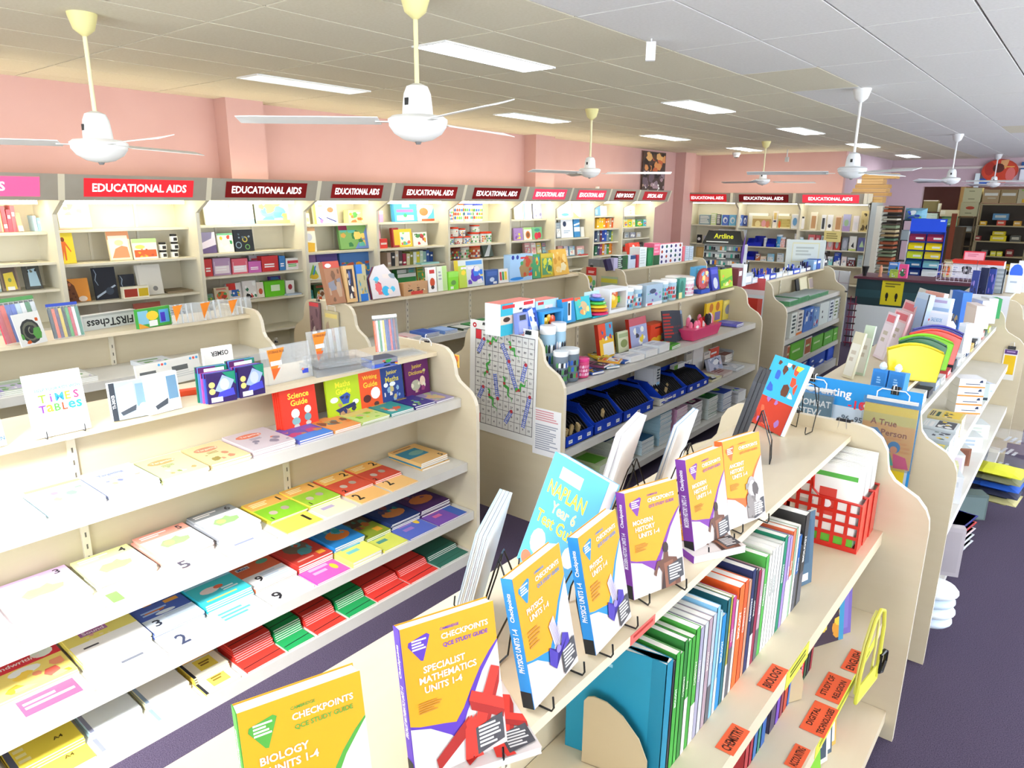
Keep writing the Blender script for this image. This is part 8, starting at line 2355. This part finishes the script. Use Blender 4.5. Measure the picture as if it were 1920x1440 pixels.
for i, (px, py, c, lab) in enumerate(((1776, 640, '#e8eef0', 'white spray bottle with black trigger on the right gondola'), (1762, 600, '#f0f2f4', 'white squeeze bottle behind the invoice packs'))):
 e = empty('spray_bottle', Matrix.Translation(at(px, py, ZG)))
 b = B()
 b.lathe([(.03, 0), (.033, .01), (.033, .10), (.014, .13)], (0, 0, 0), c, 14)
 b.build('bottle_body', e, smooth=50)
 b = B()
 b.lathe([(.012, .13), (.012, .155)], (0, 0, 0), '#1c1c20' if i == 0 else '#e8e8e8', 10)
 b.box(-.012, -.045, .15, .012, .02, .172, '#1c1c20' if i == 0 else '#e8e8e8')
 b.build('spray_head', e)
 tag(e, lab, 'bottle')
# steel shelf and below
rr = random.Random(8)
for i in range(16):
 y = 3.55 + i * .178
 c = ['#2a3450', '#c8ccd4', '#3a3c44', '#8a98a8', '#e0e4e8', '#c84a4a', '#2c2e34', '#b8c0c8', '#e8e8e4', '#3a4a6a', '#d8b86a', '#44484c', '#dfe4e8', '#a86a5a', '#4a6a5a', '#c8d060'][i]
 nm = ['navy', 'silver', 'charcoal', 'grey blue', 'white', 'red', 'black', 'pale grey', 'off white', 'indigo', 'tan', 'dark grey', 'bright white', 'copper', 'forest', 'lime'][i]
 put(box_b(.12, rr.uniform(.03, .055), .07, c, [('l', .1, .2, .9, .8, 2, '#e8e8ec' if i % 2 else '#222')]), 'small_pack', frame((-.515, y, 1.0706), 90, 0, 0), f'small {nm} pack, {ORD[i]} along the narrow steel shelf', 'pack')
GI = [
 (.79, -.40, 1745, 1752, 783, '#2838b0', [('r', 0, .8, 1, 1, '#3a4ad0')], 'blue topped label box, leftmost', .06), (.79, -.40, 1754, 1769, 783, '#e8e6e4', [('r', 0, .82, 1, 1, '#2a3ac0'), ('r', .3, .1, .6, .6, '#2a2c38')], 'white label box with blue top, middle', .06), (.79, -.40, 1771, 1789, 784, '#e8e6e4', [('r', 0, .82, 1, 1, '#2a3ac0'), ('r', .3, .1, .6, .6, '#2a2c38')], 'white label box with blue top, right', .06),
 (.79, -.42, 1791, 1797, 790, '#2a5a34', [], 'dark green slim box', .06), (.79, -.40, 1798, 1806, 783, '#e0e0b0', [('r', .2, .2, .8, .8, '#c8cc6a')], 'cream box with lime window', .06)]
for z, x, a, c, yt, c1, ops, lab, d in GI:
 y0, y1 = yof(a, x, z), yof(c, x, z)
 put(box_b(.05, .085, .07, c1, ops), 'label_box', frame((x - .02 + (GI.index((z, x, a, c, yt, c1, ops, lab, d)) - 2) * .058 - .03, 3.42 + .02 * GI.index((z, x, a, c, yt, c1, ops, lab, d)), z + .0006), 12), lab + ' on the right gondola', 'box')
for i, (y, n, c, nm) in enumerate(((3.62, 4, '#e0a83a', 'amber'), (3.80, 5, '#a8b8a0', 'sage'), (3.98, 6, '#c0cad0', 'cloudy'), (4.16, 7, '#d4dce0', 'silvery'), (4.34, 8, '#d8c88a', 'straw'))):
 flat_on(.79, Vector((-.40, y, .7906)), 90, .16, .16, .011, c, g_art(80 + i, ['#e8e8e8', c, '#3a5a4a', '#4a4c58', '#e8c84a'], 3), f'{nm} flat refill pack pile on the right gondola', name='refill_pack', cat='pack', n=n)
for i in range(5):
 put(box_b(.014, .16, .14, '#a8a4a8', [('r', 0, .9, 1, 1, '#2a2a2e')]), 'file_box', frame((-.58, 3.72 + .03 * i, .7906), 90), f'grey slim file standing at the back of the right gondola, {ORD[i]}', 'file')
put(box_b(.10, .13, .06, '#3a7a3a', [('r', .4, 0, 1, 1, '#dce8dc'), ('l', .5, .2, .9, .8, 3, '#5a9a5a')]), 'ink_carton', frame((-.64, 4.45, .7906), 70), 'green and white ink carton before the orange striped stack', 'carton')
put(box_b(.12, .12, .08, '#3c4a42', [('e', .5, .5, .3, .3, '#8a9a90')]), 'ink_carton', frame((-.64, 4.20, .7906), 70), 'dark grey round windowed carton beside the green one', 'carton')
for i in range(4):
 put(box_b(.14, .052, .12, '#e6e6e8', [('r', 0, 0, 1, .16, '#e8943a'), ('l', .25, .3, .85, .45, 1, '#2a3a5a'), ('p', [(.75, .6), (.9, .6), (.88, .9), (.8, .85)], '#2a3a5a')]), 'toner_carton', frame((-.43, 4.78, .7906 + .053 * i), 30), f'white orange striped toner carton, {ORD[i]} up in the stack', 'carton')
put(box_b(.13, .11, .10, '#b8c4c0', [('r', .0, .05, 1, .2, '#22303a'), ('c', .3, .75, .06, '#2a3a34')]), 'toner_carton', frame((-.43, 5.15, .7906), 30), 'grey green toner carton past the orange striped stack', 'carton')
put(box_b(.12, .06, .10, '#d8e0f0', [('b', 3, .1, .1, .9, .9, 5, ['#4a6ad8', '#a8b8e8'])]), 'toner_carton', frame((-.41, 5.4, .7906), 40), 'pale blue toner carton at the far end', 'carton')
for i, (y, w, h, c, ops, yw, lab) in enumerate(((3.48, .17, .05, '#d4dadc', [('r', .1, .2, .9, .8, '#b8c0c4')], 20, 'flat grey printer carton, nearest below'), (3.78, .18, .06, '#dfe4e4', [('r', .1, .2, .5, .8, '#c0c8c8')], 25, 'flat white carton beside the nearest grey one'),
            (4.12, .20, .15, '#dcdee0', [('r', .1, .6, .9, .8, '#c8ccd0'), ('e', .35, .5, .22, .22, '#3a4448')], 18, 'large white printer carton with dark oval'), (4.48, .12, .16, '#e4e0e4', [('r', .1, .1, .9, .9, '#d8ccd4')], 25, 'white tall carton next to the large printer carton'),
            (4.80, .12, .11, '#8a5a44', [('r', .1, .1, .9, .9, '#7a4c38')], 30, 'brown leather box among white cartons'), (5.12, .17, .10, '#e0e6ea', [('l', .1, .3, .9, .8, 2, '#b8c8d8')], 25, 'white carton past the brown box'), (5.45, .17, .10, '#dfe6e4', [('l', .1, .3, .9, .8, 2, '#c8d0c8')], 25, 'farthest white carton on the lower steel shelf'))):
 put(box_b(w, h, .15, c, ops, top='#dfe6e8'), 'printer_carton', frame((-.43, y, .4606), yw), lab, 'carton')
# goods spilling over the base shelf into the aisle
zb = .1206


def tray(w, d, h, c):
 b = B()
 b.hexa([(-w * .44, d * .06, 0), (w * .44, d * .06, 0), (w * .44, d * .94, 0), (-w * .44, d * .94, 0), (-w / 2, 0, h), (w / 2, 0, h), (w / 2, d, h), (-w / 2, d, h)], c)
 b.box(-w / 2 - .008, -.008, h - .004, w / 2 + .008, d + .008, h, c)
 return b


for i in range(4):
 b = B()
 b.lathe([(.02, 0), (.078, .004), (.09, .018), (.09, .026), (.078, .040), (.02, .044)], (0, 0, 0), ['#cfdcea', '#e4ecf2', '#c8d8e8', '#e8eef4'][i], 20)
 put(b, 'paper_plate_pack', Matrix.Translation((-.315 + .006 * (i % 2), 3.47 + .008 * i, zb + .0446 * i)), f'striped white plate pack by the aisle, {ORD[i]} up in the pile', 'pack', smooth=50)
put(box_b(.16, .26, .05, '#9aa8b4', [('r', .1, .1, .9, .9, '#a8b8c4')]), 'storage_crate', frame((-.43, 3.78, zb), 20), 'blue grey standing crate lid near the plate packs', 'crate')
put(box_b(.19, .27, .05, '#b8b0b4', [('r', .08, .08, .92, .92, '#b0a8ac')]), 'storage_crate', frame((-.36, 3.97, zb), 20), 'mauve grey standing crate lid beside the tray stack', 'crate')
for i, (c, nm) in enumerate((('#d4d8dc|g', 'white'), ('#c8ccd0|g', 'pale grey'), ('#dcdfe4|g', 'off white'), ('#cc241c|g', 'red'), ('#15207c|g', 'dark blue'))):
 put(tray(.24, .30, .055, c), 'storage_tray', frame((-.29, 4.28 + .004 * i, zb + .0 + .036 * i + .10 * 0), 80), f'{nm} plastic tray, {ORD[i]} from the bottom of the aisle stack', 'tray')
put(box_b(.18, .16, .10, '#5a6a68', [('r', .05, .05, .95, .9, '#6a7c7c')]), 'storage_crate', frame((-.33, 4.85, zb), 30), 'grey green crate behind the tray stack', 'crate')
for i, (c, nm, d) in enumerate((('#c8c088', 'khaki', 0), ('#3a3c50', 'dark silver', .0), ('#2f62c8', 'blue', .0), ('#8a8c70', 'olive edged', .01), ('#d8d83a', 'yellow', .0))):
 put(bag_b(.24, .26, .05, c, [('r', .1, .1, .9, .9, c), ('l', .1, .2, .8, .3, 1, '#f0f0d0')]), 'cloth_pack', frame((-.24, 5.25, zb + .02 + .045 * i), 85) @ Matrix.Rotation(math.radians(90), 4, 'X') @ Matrix.Translation((0, 0, -.13)), f'{nm} wrapped cloth pack, {ORD[i]} from the bottom of the aisle pile', 'pack')
for i, (y, c, nm) in enumerate(((5.55, '#8a8c90|c', 'grey'), (5.85, '#b0a0a8|c', 'pinkish'), (6.1, '#d8dce4|c', 'shiny'))):
 put(bag_b(.26, .26, .07, c, [('l', .1, .2, .9, .8, 3, '#c8ccd0')]), 'clear_bag', frame((-.24, y, zb + .16 + .02 * i), 80) @ Matrix.Rotation(math.radians(90), 4, 'X') @ Matrix.Translation((0, 0, -.13)), f'{nm} clear plastic bag at the far end of the aisle pile', 'bag')
 put(box_b(.24, .13 + .02 * i, .2, '#4a4c54', []), 'storage_crate', frame((-.38, y, zb), 90), f'dark crate supporting the {nm} clear bag', 'crate')
# far panel bookmark and papers
b = B()
b.box(-.045, -.003, -.24, .045, 0, 0, '#e4e2dc')
b.art((-.045, -.003, -.24), (.09, 0, 0), (0, 0, .24), [('r', .05, .84, .95, .98, '#5a3a78'), ('r', .1, .18, .9, .8, '#e0b81c'), ('l', .2, .86, .8, .94, 1, '#a890c0')])
p = at_y(1897, 655, 6.52)
put(b, 'bookmark_pack', frame((p.x, 6.523, p.z), 0), 'purple and yellow bookmark pack clipped on the right hand panel', 'bookmark')
put(clip_b(.05, .025), 'binder_clip', frame((p.x, 6.516, p.z), 0), 'black binder clip holding the bookmark pack', 'clip')
p = at_y(1868, 578, 6.52)
put(clip_b(.05, .025), 'binder_clip', frame((p.x, 6.519, 1.20), 0), 'black binder clip on the top of the right hand panel', 'clip')
b = B()
b.box(-.30, -.002, -.42, .13, 0, 0, '#dcdfe6')
b.art((-.30, -.002, -.42), (.43, 0, 0), (0, 0, .42), [('l', .05, .7, .95, .9, 2, '#c0c8dc')])
put(b, 'paper_sheet', frame((-.62, 7.143, 1.24), 0), 'white paper sheet clipped on the farther right panel', 'paper')
# goods on the farthest right gondola
zq = 1.2012
for i, (a, c, yb, yt, c1, ops, lab) in enumerate(((1816, 1829, 548, 508, '#2a3a80', [('b', 3, .05, .05, .95, .6, 7, ['#8a7ac0', '#2a2a50'])], 'navy patterned pencil case, nearer'), (1831, 1846, 553, 503, '#141c40', [('b', 4, .1, .05, .9, .4, 6, ['#3a3a70', '#0e1430'])], 'dark navy pencil case'), (1847, 1860, 553, 505, '#2c4090', [('b', 5, .05, .05, .95, .8, 8, ['#7a6ab8', '#1c2860'])], 'navy patterned pencil case, farther'),
             (1861, 1878, 557, 505, '#8a9498', [('l', .1, .1, .9, .9, 5, '#a8b0b4'), ('r', .85, 0, 1, 1, '#2a3034')], 'grey flip chart folder'), (1884, 1912, 556, 495, '#e8ecf0', [('e', .5, .68, .44, .3, '#3a6ae0'), ('r', 0, 0, 1, .6, '#e4e8ec'), ('l', .2, .3, .9, .4, 1, '#a8b8c8')], 'white card with blue rounded head'), (1900, 1925, 540, 490, '#dfe0e4', [], 'white pad at the right frame edge'))):
 y = 7.3 + .12 * i
 x0, x1 = xof(a, y, zq), xof(c, y, zq)
 hh = hof(yt, (x0 + x1) / 2, y, zq)
 put(box_b(x1 - x0, hh, .05, c1, ops), 'pencil_case' if i < 3 else 'display_card', frame(((x0 + x1) / 2, y, zq), 0, 4), lab + ' on the farthest right gondola', 'case' if i < 3 else 'card')

# ------------------------------------------------------------------ counter and the far end
e = empty('service_counter', Matrix.Translation((-1.85, 10.5, 0)))
b = B()
b.box(-.62, 0, .08, .8, .6, .62, '#dfe6ea')
b.build('counter_base', e)
b = B()
b.box(-.62, 0, .62, .8, .6, .97, '#1f3a42')
b.art((-.62, 0, .62), (1.42, 0, 0), (0, 0, .35), [('r', 0, .3, 1, .6, '#2a4c54')])
b.build('counter_front', e)
b = B()
b.box(-.66, -.03, .97, .85, .65, 1.0, '#5a2a3a')
b.build('counter_top', e)
tag(e, 'service counter with dark teal front, maroon top and white base', 'counter')
b = B()
b.box(-.13, -.003, -.34, .13, 0, 0, '#d8c81e')
b.art((-.13, -.003, -.34), (.26, 0, 0), (0, 0, .34), [('l', .15, .66, .85, .86, 2, '#7a7018'), ('e', .28, .36, .07, .13, '#1e1c10'), ('e', .72, .36, .07, .13, '#1e1c10'), ('e', .28, .2, .04, .05, '#1e1c10'), ('e', .72, .2, .04, .05, '#1e1c10')])
p = at_y(1676, 520, 10.48)
put(b, 'floor_notice', frame((p.x, 10.497, .985), 0), 'yellow notice with two black footprints on the counter front', 'notice')
CT = [(1614, 1628, 499, '#1c1c1e', 'black upturned cone pot on the counter', 'pot'), (1646, 1654, 497, '#c88a6a', 'terracotta figure on the counter', 'ornament'), (1664, 1682, 492, '#4a86d0', 'blue box above the yellow notice', 'box'), (1683, 1699, 496, '#e0508a', 'pink card box on the counter', 'box'), (1667, 1683, 506, '#a8c04a', 'green picture box on the counter', 'box')]
for i, (a, c, yt, c1, lab, cat) in enumerate(CT):
 y = 10.62 if i != 2 else 10.9
 x0, x1 = xof(a, y, 1.001), xof(c, y, 1.001)
 hh = hof(yt, (x0 + x1) / 2, y, 1.001)
 if i < 2:
  b = B()
  r = (x1 - x0) / 2
  b.lathe([(r * .5, 0), (r * .55, hh * .3), (r, hh)] if i == 0 else [(r, 0), (r * .6, hh * .3), (r * .9, hh * .6), (r * .4, hh)], (0, 0, 0), c1, 12)
  put(b, 'pot' if i == 0 else 'ornament', Matrix.Translation(((x0 + x1) / 2, y, 1.0005)), lab, cat, smooth=40)
 else:
  put(box_b(x1 - x0, hh, .08, c1, g_art(i, [c1, '#e8f0f0', '#3a6a4a'])), 'counter_box', frame(((x0 + x1) / 2, y, 1.0005), 0), lab, cat)
# wire basket on the counter
b = B()
for z_ in (0, .1, .2):
 b.tube([(-.25, 0, z_), (.25, 0, z_), (.25, .3, z_), (-.25, .3, z_)], .004, '#c8c0cc|m', 4, closed=True)
for k in range(11):
 b.tube([(-.25 + .05 * k, 0, 0), (-.25 + .05 * k, 0, .2)], .003, '#c8c0cc|m', 4)
 b.tube([(-.25 + .05 * k, .3, 0), (-.25 + .05 * k, .3, .2)], .003, '#c8c0cc|m', 4)
put(b, 'wire_basket', frame((-1.30, 10.6, 1.0045), 0), 'wire basket standing on the counter right end', 'basket')

# blue brochure stand
e = empty('file_stand', frame((-2.32, 14.1, 0), 6))
b = B()
b.box(-.27, .30, 0, .27, .34, 1.70, '#1c3aa8')
b.prism([(0, 0), (.34, 0), (.34, 1.50), (.22, 1.50)], -.28, -.265, 0, '#c8ccd4')
b.prism([(0, 0), (.34, 0), (.34, 1.50), (.22, 1.50)], .265, .28, 0, '#22389a')
b.box(-.27, .21, 1.48, .27, .24, 1.70, '#1c4cd8')
b.art((-.27, .21, 1.48), (.54, 0, 0), (0, 0, .22), [('r', .82, .8, .95, .92, '#c8d8f0')])
b.build('stand_frame', e)
for r_ in range(9):
 for c_ in range(2):
  z0 = .12 + .15 * r_
  yy = .0 + .024 * r_
  colr = [['#2a6a3a', '#3a7a44'], ['#1f6a4a', '#2a7a50'], ['#1a4a3a', '#24584a'], ['#1c2c5a', '#22306a'], ['#203a7a', '#e8ecec'], ['#2a6a9a', '#7ab8c8'], ['#c8d83a', '#e0c83a'], ['#e0cc1a', '#e8d020'], ['#8a2a4a', '#9a3050']][r_][c_]
  b = B()
  b.hexa([(-.12, yy, z0), (.12, yy, z0), (.12, yy + .08, z0), (-.12, yy + .08, z0), (-.12, yy - .02, z0 + .08), (.12, yy - .02, z0 + .08), (.12, yy + .1, z0 + .12), (-.12, yy + .1, z0 + .12)], colr)
  b.art((-.12, yy - .0, z0), (.24, 0, 0), (0, -.02, .08), [('r', .4, .4, .9, .8, '#e0e4e0')])
  b.build('file_pocket', e).matrix_local = Matrix.Translation((-.135 + .27 * c_, 0, 0))
tag(e, 'tall blue stand of coloured file pockets before the stock room doorway', 'display stand')

# purple table with red topped boxes
e = empty('display_table', Matrix.Translation((-1.30, 12.6, 0)))
b = B()
b.box(-.58, 0, .84, .62, .6, .87, '#6a5a90')
b.build('table_top', e)
for sx in (-.54, -.3, .56):
 b = B()
 b.box(sx, .02, 0, sx + .03, .05, .84, '#8a84a8')
 b.build('leg', e)
b = B()
b.box(-.55, .05, .30, .6, .58, .32, '#6a5a90')
b.build('shelf', e)
tag(e, 'purple topped display table before the doorway', 'table')
for i in range(2):
 b = box_b(.33, .27, .25, '#dcdce4', [('r', 0, .8, 1, 1, '#d8301c'), ('e', .62, .55, .2, .16, '#222428'), ('e', .62, .42, .18, .2, '#2c2e34'), ('c', .6, .45, .06, '#b8bcc4'), ('l', .1, .1, .25, .6, 4, '#8a98c0')], top='#d83a24')
 put(b, 'appliance_box', frame((-1.52 + .335 * i, 12.7, .8705), 0), ['red topped appliance box, left one on the purple table', 'red topped appliance box, right one on the purple table'][i], 'box')
b = B()
b.box(-.14, 0, 0, .14, .01, .13, '#e03a4a')
b.art((-.14, 0, 0), (.28, 0, 0), (0, 0, .13), [('r', .05, .0, .95, .85, '#f0a8b8'), ('l', .2, .3, .8, .7, 2, '#d87a90')])
put(b, 'price_sign', frame((-1.42, 12.78, 1.142), 0, 10), 'pink price sign standing on the appliance boxes', 'sign')
for i, (x, c, nm) in enumerate(((-1.78, '#8a7a4a', 'olive'), (-1.72, '#c8b88a', 'sand'))):
 put(box_b(.10, .24, .2, c, g_art(i, WARM)), 'craft_box', frame((x + .0, 12.95 - .3 * i, .8705), 0), f'{nm} craft box at the left of the appliance boxes', 'box')
for i, (x, c, nm) in enumerate(((-1.6, '#a8a040', 'olive green'), (-1.1, '#3a6a2a', 'dark green'), (-.85, '#c8c8c8', 'grey'))):
 put(box_b(.34 if i < 2 else .2, .3, .3, c, [('r', .1, .1, .9, .6, c)]), 'storage_tub', frame((x, 12.8, .3205), 0), f'{nm} tub under the purple table', 'tub')

# cartons on top of the back unit and the flat file tower beside it
for i, (x0, x1, z0, h, c) in enumerate(((-4.06, -3.45, 2.00, .12, '#c09a60'), (-4.04, -3.36, 2.13, .07, '#b88e54'), (-4.02, -3.40, 2.205, .07, '#c49c62'), (-3.98, -3.38, 2.28, .07, '#be9458'), (-3.96, -3.48, 2.355, .10, '#caa26a'), (-3.88, -3.26, 2.46, .10, '#c89e5e'))):
 put(box_b(x1 - x0, h - .002, .32, c, [('r', 0, .45, 1, .55, '#a87c44')] + ([('r', .02, .2, .18, .95, '#f0ece4')] if i in (0, 4) else [])), 'cardboard_box', frame(((x0 + x1) / 2, 15.77, z0 - .0440), 0), f'flat brown carton, {ORD[i]} up in the pile above the back units', 'box')
e = empty('paper_tower', Matrix.Translation((-3.32, 15.9, 0)))
b = B()
b.box(-.27, -.3, 0, -.17, .2, 1.96, '#aeb2ae')
b.box(-.17, -.3, 0, -.07, .25, 1.90, '#ccc8b8')
b.box(-.07, .22, 0, .22, .26, 1.9, '#4a4038')
b.build('side_board', e)
rr = random.Random(3)
for k in range(24):
 b = B()
 zz = .06 + .078 * k
 b.box(-.07, -.24, zz, .20, .22, zz + .008, '#6a5a48')
 b.box(-.06, -.20 + rr.uniform(0, .06), zz + .008, .19, .2, zz + rr.uniform(.03, .06), rr.choice(['#c8b890', '#3a3430', '#8a9a7a', '#b8a070', '#d8d4c4', '#5a7a60', '#a85a3a', '#2a2c34']))
 b.build('paper_slot', e)
tag(e, 'tall tower of paper slots beside the right back wall unit', 'paper rack')
e = empty('wire_rack', Matrix.Translation((-3.02, 16.6, 0)))
b = B()
for sx in (-.22, .22):
 for sy in (0, .35):
  b.box(sx - .012, sy - .012, 0, sx + .012, sy + .012, 1.62, '#22242a')
for zz in (.3, .78, 1.2, 1.60):
 b.box(-.22, 0, zz, .22, .35, zz + .015, '#2a2c32')
b.build('rack_frame', e)
tag(e, 'black wire rack standing against the mauve wall', 'rack')
put(bag_b(.40, .24, .3, '#7ab0c8', [('b', 3, .05, .05, .95, .95, 8, ['#2a5ad8', '#e8f0f4', '#8ab86a', '#2a4ab0'])]), 'bag', frame((-3.0, 16.62, 1.616), 0), 'blue and white stuffed bag on top of the black rack', 'bag')
put(box_b(.36, .2, .3, '#a8b4b8', [('r', .6, .1, .8, .9, '#2a4a7a')]), 'box', frame((-3.02, 16.62, 1.2155), 0), 'pale grey box on the upper shelf of the black rack', 'box')

# wall poster of figures, banner, round kite
b = B()
b.box(0, -.002, 0, .98, .002, .78, '#4a3a34')
b.art((0, -.002, 0), (.98, 0, 0), (0, 0, .78), [('r', 0, 0, 1, 1, '#4a3c38'), ('b', 7, .02, .5, .98, .98, 30, ['#d8945a', '#2c2624', '#c86a44', '#e0b070', '#5a4030']), ('b', 8, .02, .05, .98, .5, 30, ['#3a3438', '#8a7a84', '#6a5a64', '#2a2428', '#a89098']), ('b', 9, .02, .0, .98, .16, 14, ['#e8e8e4', '#c8a890', '#3a3434'])])
put(b, 'wall_poster', Matrix.Translation((WX + .05, 13.45, 2.16)) @ Matrix.Rotation(math.pi / 2, 4, 'Z'), 'dark crowded picture poster on the left wall above the last unit', 'poster')
b = B()
b.tube([(0, 0, 0), (0, 0, .09)], .035, '#e4e2dc', 10)
put(b, 'bell_cup', Matrix.Translation((-7.0, 10.95, 2.10)), 'small white cup shaped fitting on the header of the eighth unit', 'fitting')
b = B()
n = 20
b.prism([(.36 * math.cos(6.2832 * i / n), .26 * math.sin(6.2832 * i / n)) for i in range(n)], 0, .05, 1, '#b8402c')
b.art((-.36, 0, -.26), (.72, 0, 0), (0, 0, .52), [('e', .5, .5, .46, .46, '#c8442c'), ('e', .22, .6, .14, .3, '#a83428'), ('p', [(.5, .95), (.72, .98), (.66, .6), (.5, .55)], '#d8a06a'), ('e', .46, .62, .16, .2, '#5a2a24'), ('e', .8, .35, .13, .3, '#d8706a'), ('p', [(.2, .12), (.8, .12), (.7, .0), (.3, .0)], '#d8683a'), ('l', .6, .6, .95, .7, 1, '#e0a050')])
put(b, 'round_banner', frame((-2.06, 20.40, 2.69), 0), 'red round patterned banner on the far mauve wall', 'banner')
b = B()
b.box(-.15, 0, -.2, 1.2, .02, .2, '#dfe4ec')
b.art((-.15, 0, -.2), (1.35, 0, 0), (0, 0, .4), [('r', 0, .6, 1, 1, '#2a5a98'), ('l', .3, .15, .9, .45, 2, '#b8c8dc')])
put(b, 'wall_banner', frame((-1.52, 20.46, 2.68), 0), 'blue and white banner cut by the right frame edge', 'banner')
b = B()
b.box(-.1, 0, -.06, .2, .03, .1, '#2a58b0')
b.box(-.2, 0, -.1, -.1, .03, .22, '#d8e8ec')
put(b, 'paper_plane', frame((-2.33, 20.42, 2.42), 0), 'blue and white paper ornament at the lower left of the round banner', 'ornament')

# ------------------------------------------------------------------ stock room goods
for i, (x, z, w, h, c, ops, lab) in enumerate((
  (-2.78, 1.98, .40, .36, '#c0bc94', [('l', .3, .7, .7, .8, 1, '#7a785a'), ('l', .3, .15, .7, .25, 1, '#7a785a')], 'pale carton at the top of the left column'), (-2.80, 1.62, .40, .355, '#bcb890', [('e', .55, .6, .25, .12, '#b04a34'), ('l', .3, .15, .7, .25, 1, '#7a785a')], 'pale carton with red mark under the topmost one'),
  (-2.36, 1.96, .36, .34, '#a8906a', [('r', .1, .55, .9, .75, '#d8d8cc'), ('l', .3, .3, .8, .4, 1, '#c8c4ac')], 'brown carton with white label, left'), (-1.98, 1.96, .36, .34, '#a08a60', [('r', .1, .55, .9, .75, '#d8d8cc')], 'brown carton with white label, middle'), (-1.62, 1.96, .34, .36, '#b8b090', [('r', .3, .05, .8, .3, '#d8a82a'), ('r', .2, .85, .9, .95, '#8ab04a')], 'pale carton with yellow sticker'))):
 put(box_b(w, h, .35, c, ops), 'stock_carton', frame((x, 22.5, z), 0), lab + ' in the stock room', 'box')


def rack_(x0, x1, zs, y, c, lab):
 e = empty('stock_shelving', Matrix.Translation(((x0 + x1) / 2, y, 0)))
 w = (x1 - x0) / 2
 b = B()
 for sx in (-w, w - .03):
  for sy in (0, .38):
   b.box(sx, sy, 0, sx + .03, sy + .03, max(zs) + .02, c)
 b.build('upright_frame', e)
 for z in zs:
  b = B()
  b.box(-w, -.0, z - .03, w, .41, z, c)
  b.build('shelf', e)
 b = B()
 b.box(-w, .42, 0, w, .43, max(zs), '#3a3228')
 b.build('back_board', e)
 return tag(e, lab, 'shelving')


rack_(-3.04, -2.62, [.45, .85, 1.22, 1.60], 22.5, '#6a5a40', 'dark brown stock shelving under the pale cartons')
rack_(-2.58, -1.42, [.28, .62, 1.0, 1.40, 1.94], 22.5, '#a89a74', 'tan stock shelving under the brown cartons')
SR = [(-2.44, 1.40, .14, .10, '#d8a82a', 'yellow'), (-2.05, 1.40, .18, .13, '#c8503a', 'red'), (-2.08, 1.54, .34, .16, '#5a8aa8', 'blue pictured'), (-1.7, 1.40, .16, .12, '#c89a3a', 'amber'), (-2.5, 1.0, .12, .12, '#8a3a34', 'maroon'), (-2.05, 1.0, .34, .14, '#d8c41a', 'wide bright yellow'), (-2.05, 1.15, .28, .10, '#d0bc22', 'yellow upper'), (-1.68, 1.0, .22, .16, '#5a5a50', 'grey'),
  (-2.30, .62, .14, .14, '#6a6a60', 'small grey'), (-2.10, .62, .12, .12, '#d8d03a', 'lemon left'), (-1.96, .62, .12, .12, '#d8d03a', 'lemon right'), (-1.75, .62, .16, .18, '#7a2a24', 'dark red'), (-2.42, .28, .24, .16, '#2a2c60', 'navy'), (-2.1, .28, .13, .14, '#c8cc4a', 'pale lime'), (-1.93, .28, .13, .14, '#c0cc3a', 'lime'), (-1.76, .28, .14, .14, '#d8b82a', 'gold')]
for i, (x, z, w, h, c, nm) in enumerate(SR):
 put(box_b(w, h, .22, c, [('l', .15, .3, .85, .7, 2, '#e8e4c8')]), 'stock_box', frame((x, 22.55, z + .0005), 0), f'{nm} stock box on the tan shelving in the stock room', 'box')
put(box_b(.36, .14, .3, '#8a8c84', [('r', .05, .1, .95, .6, '#b8bab0')]), 'stock_box', frame((-2.83, 22.55, 1.2205), 0), 'grey stock box on the dark brown shelving', 'box')
put(box_b(.36, .12, .3, '#6a4a24', []), 'stock_box', frame((-2.83, 22.55, .4505), 0), 'brown stock box on the dark brown shelving', 'box')
e = empty('stock_shelving', Matrix.Translation((-3.62, 21.6, 0)))
b = B()
b.box(-.55, 0, 0, .26, .5, 1.30, '#4a3c2a')
b.build('cabinet_body', e)
tag(e, 'dark low cabinet behind the blue file stand in the stock room', 'cabinet')
for i in range(7):
 put(box_b(.36, .055, .26, '#c8d8c0', [('l', .02, .1, .98, .9, 2, '#e4ecdc')]), 'paper_ream', frame((-3.55, 21.62, 1.3005 + .056 * i), 0), f'pale green paper pile slab, {ORD[i]} up, behind the blue file stand', 'paper')
put(box_b(.34, .30, .24, '#8a7a4a', [('r', 0, .92, 1, 1, '#e8dcc0')]), 'stock_carton', frame((-3.62, 21.95, 1.72), 0), 'olive carton above the pale green paper', 'box')
put(box_b(.05, .22, .2, '#f0ecd0', []), 'stock_carton', frame((-3.40, 21.85, 1.72), 0), 'narrow cream packet beside the olive carton', 'box')
put(box_b(.38, .16, .3, '#d8cca0', [('r', 0, .3, .3, .9, '#e8e0c0')]), 'stock_carton', frame((-3.12, 21.6, 1.62), 0), 'cream carton on the green bundle', 'box')
put(bag_b(.36, .26, .28, '#8ab88a', [('b', 4, .1, .1, .9, .9, 6, ['#a8d0a0', '#c8e0c0', '#6a9a6a'])]), 'stock_bundle', frame((-3.10, 21.6, 1.36), 0), 'green wrapped bundle beside the pale green paper', 'bundle')
put(box_b(.6, 1.355, .4, '#4a3c2a', []), 'stock_cabinet', frame((-3.02, 21.58, 0), 0), 'dark brown cabinet under the green bundle', 'cabinet')
b = B()
b.box(-.02, 0, 0, .10, .03, 1.7, '#7a3a20')
struct(b.build('trim_2', M=frame((-2.98, 21.3, 0), 0)))

# ------------------------------------------------------------------ labels: identical wording only inside one group
_seen = {}
for o in ALL:
 _seen.setdefault(o['label'], []).append(o)
for lab, os_ in _seen.items():
 if len(os_) > 1:
  for o in os_:
   o['group'] = lab
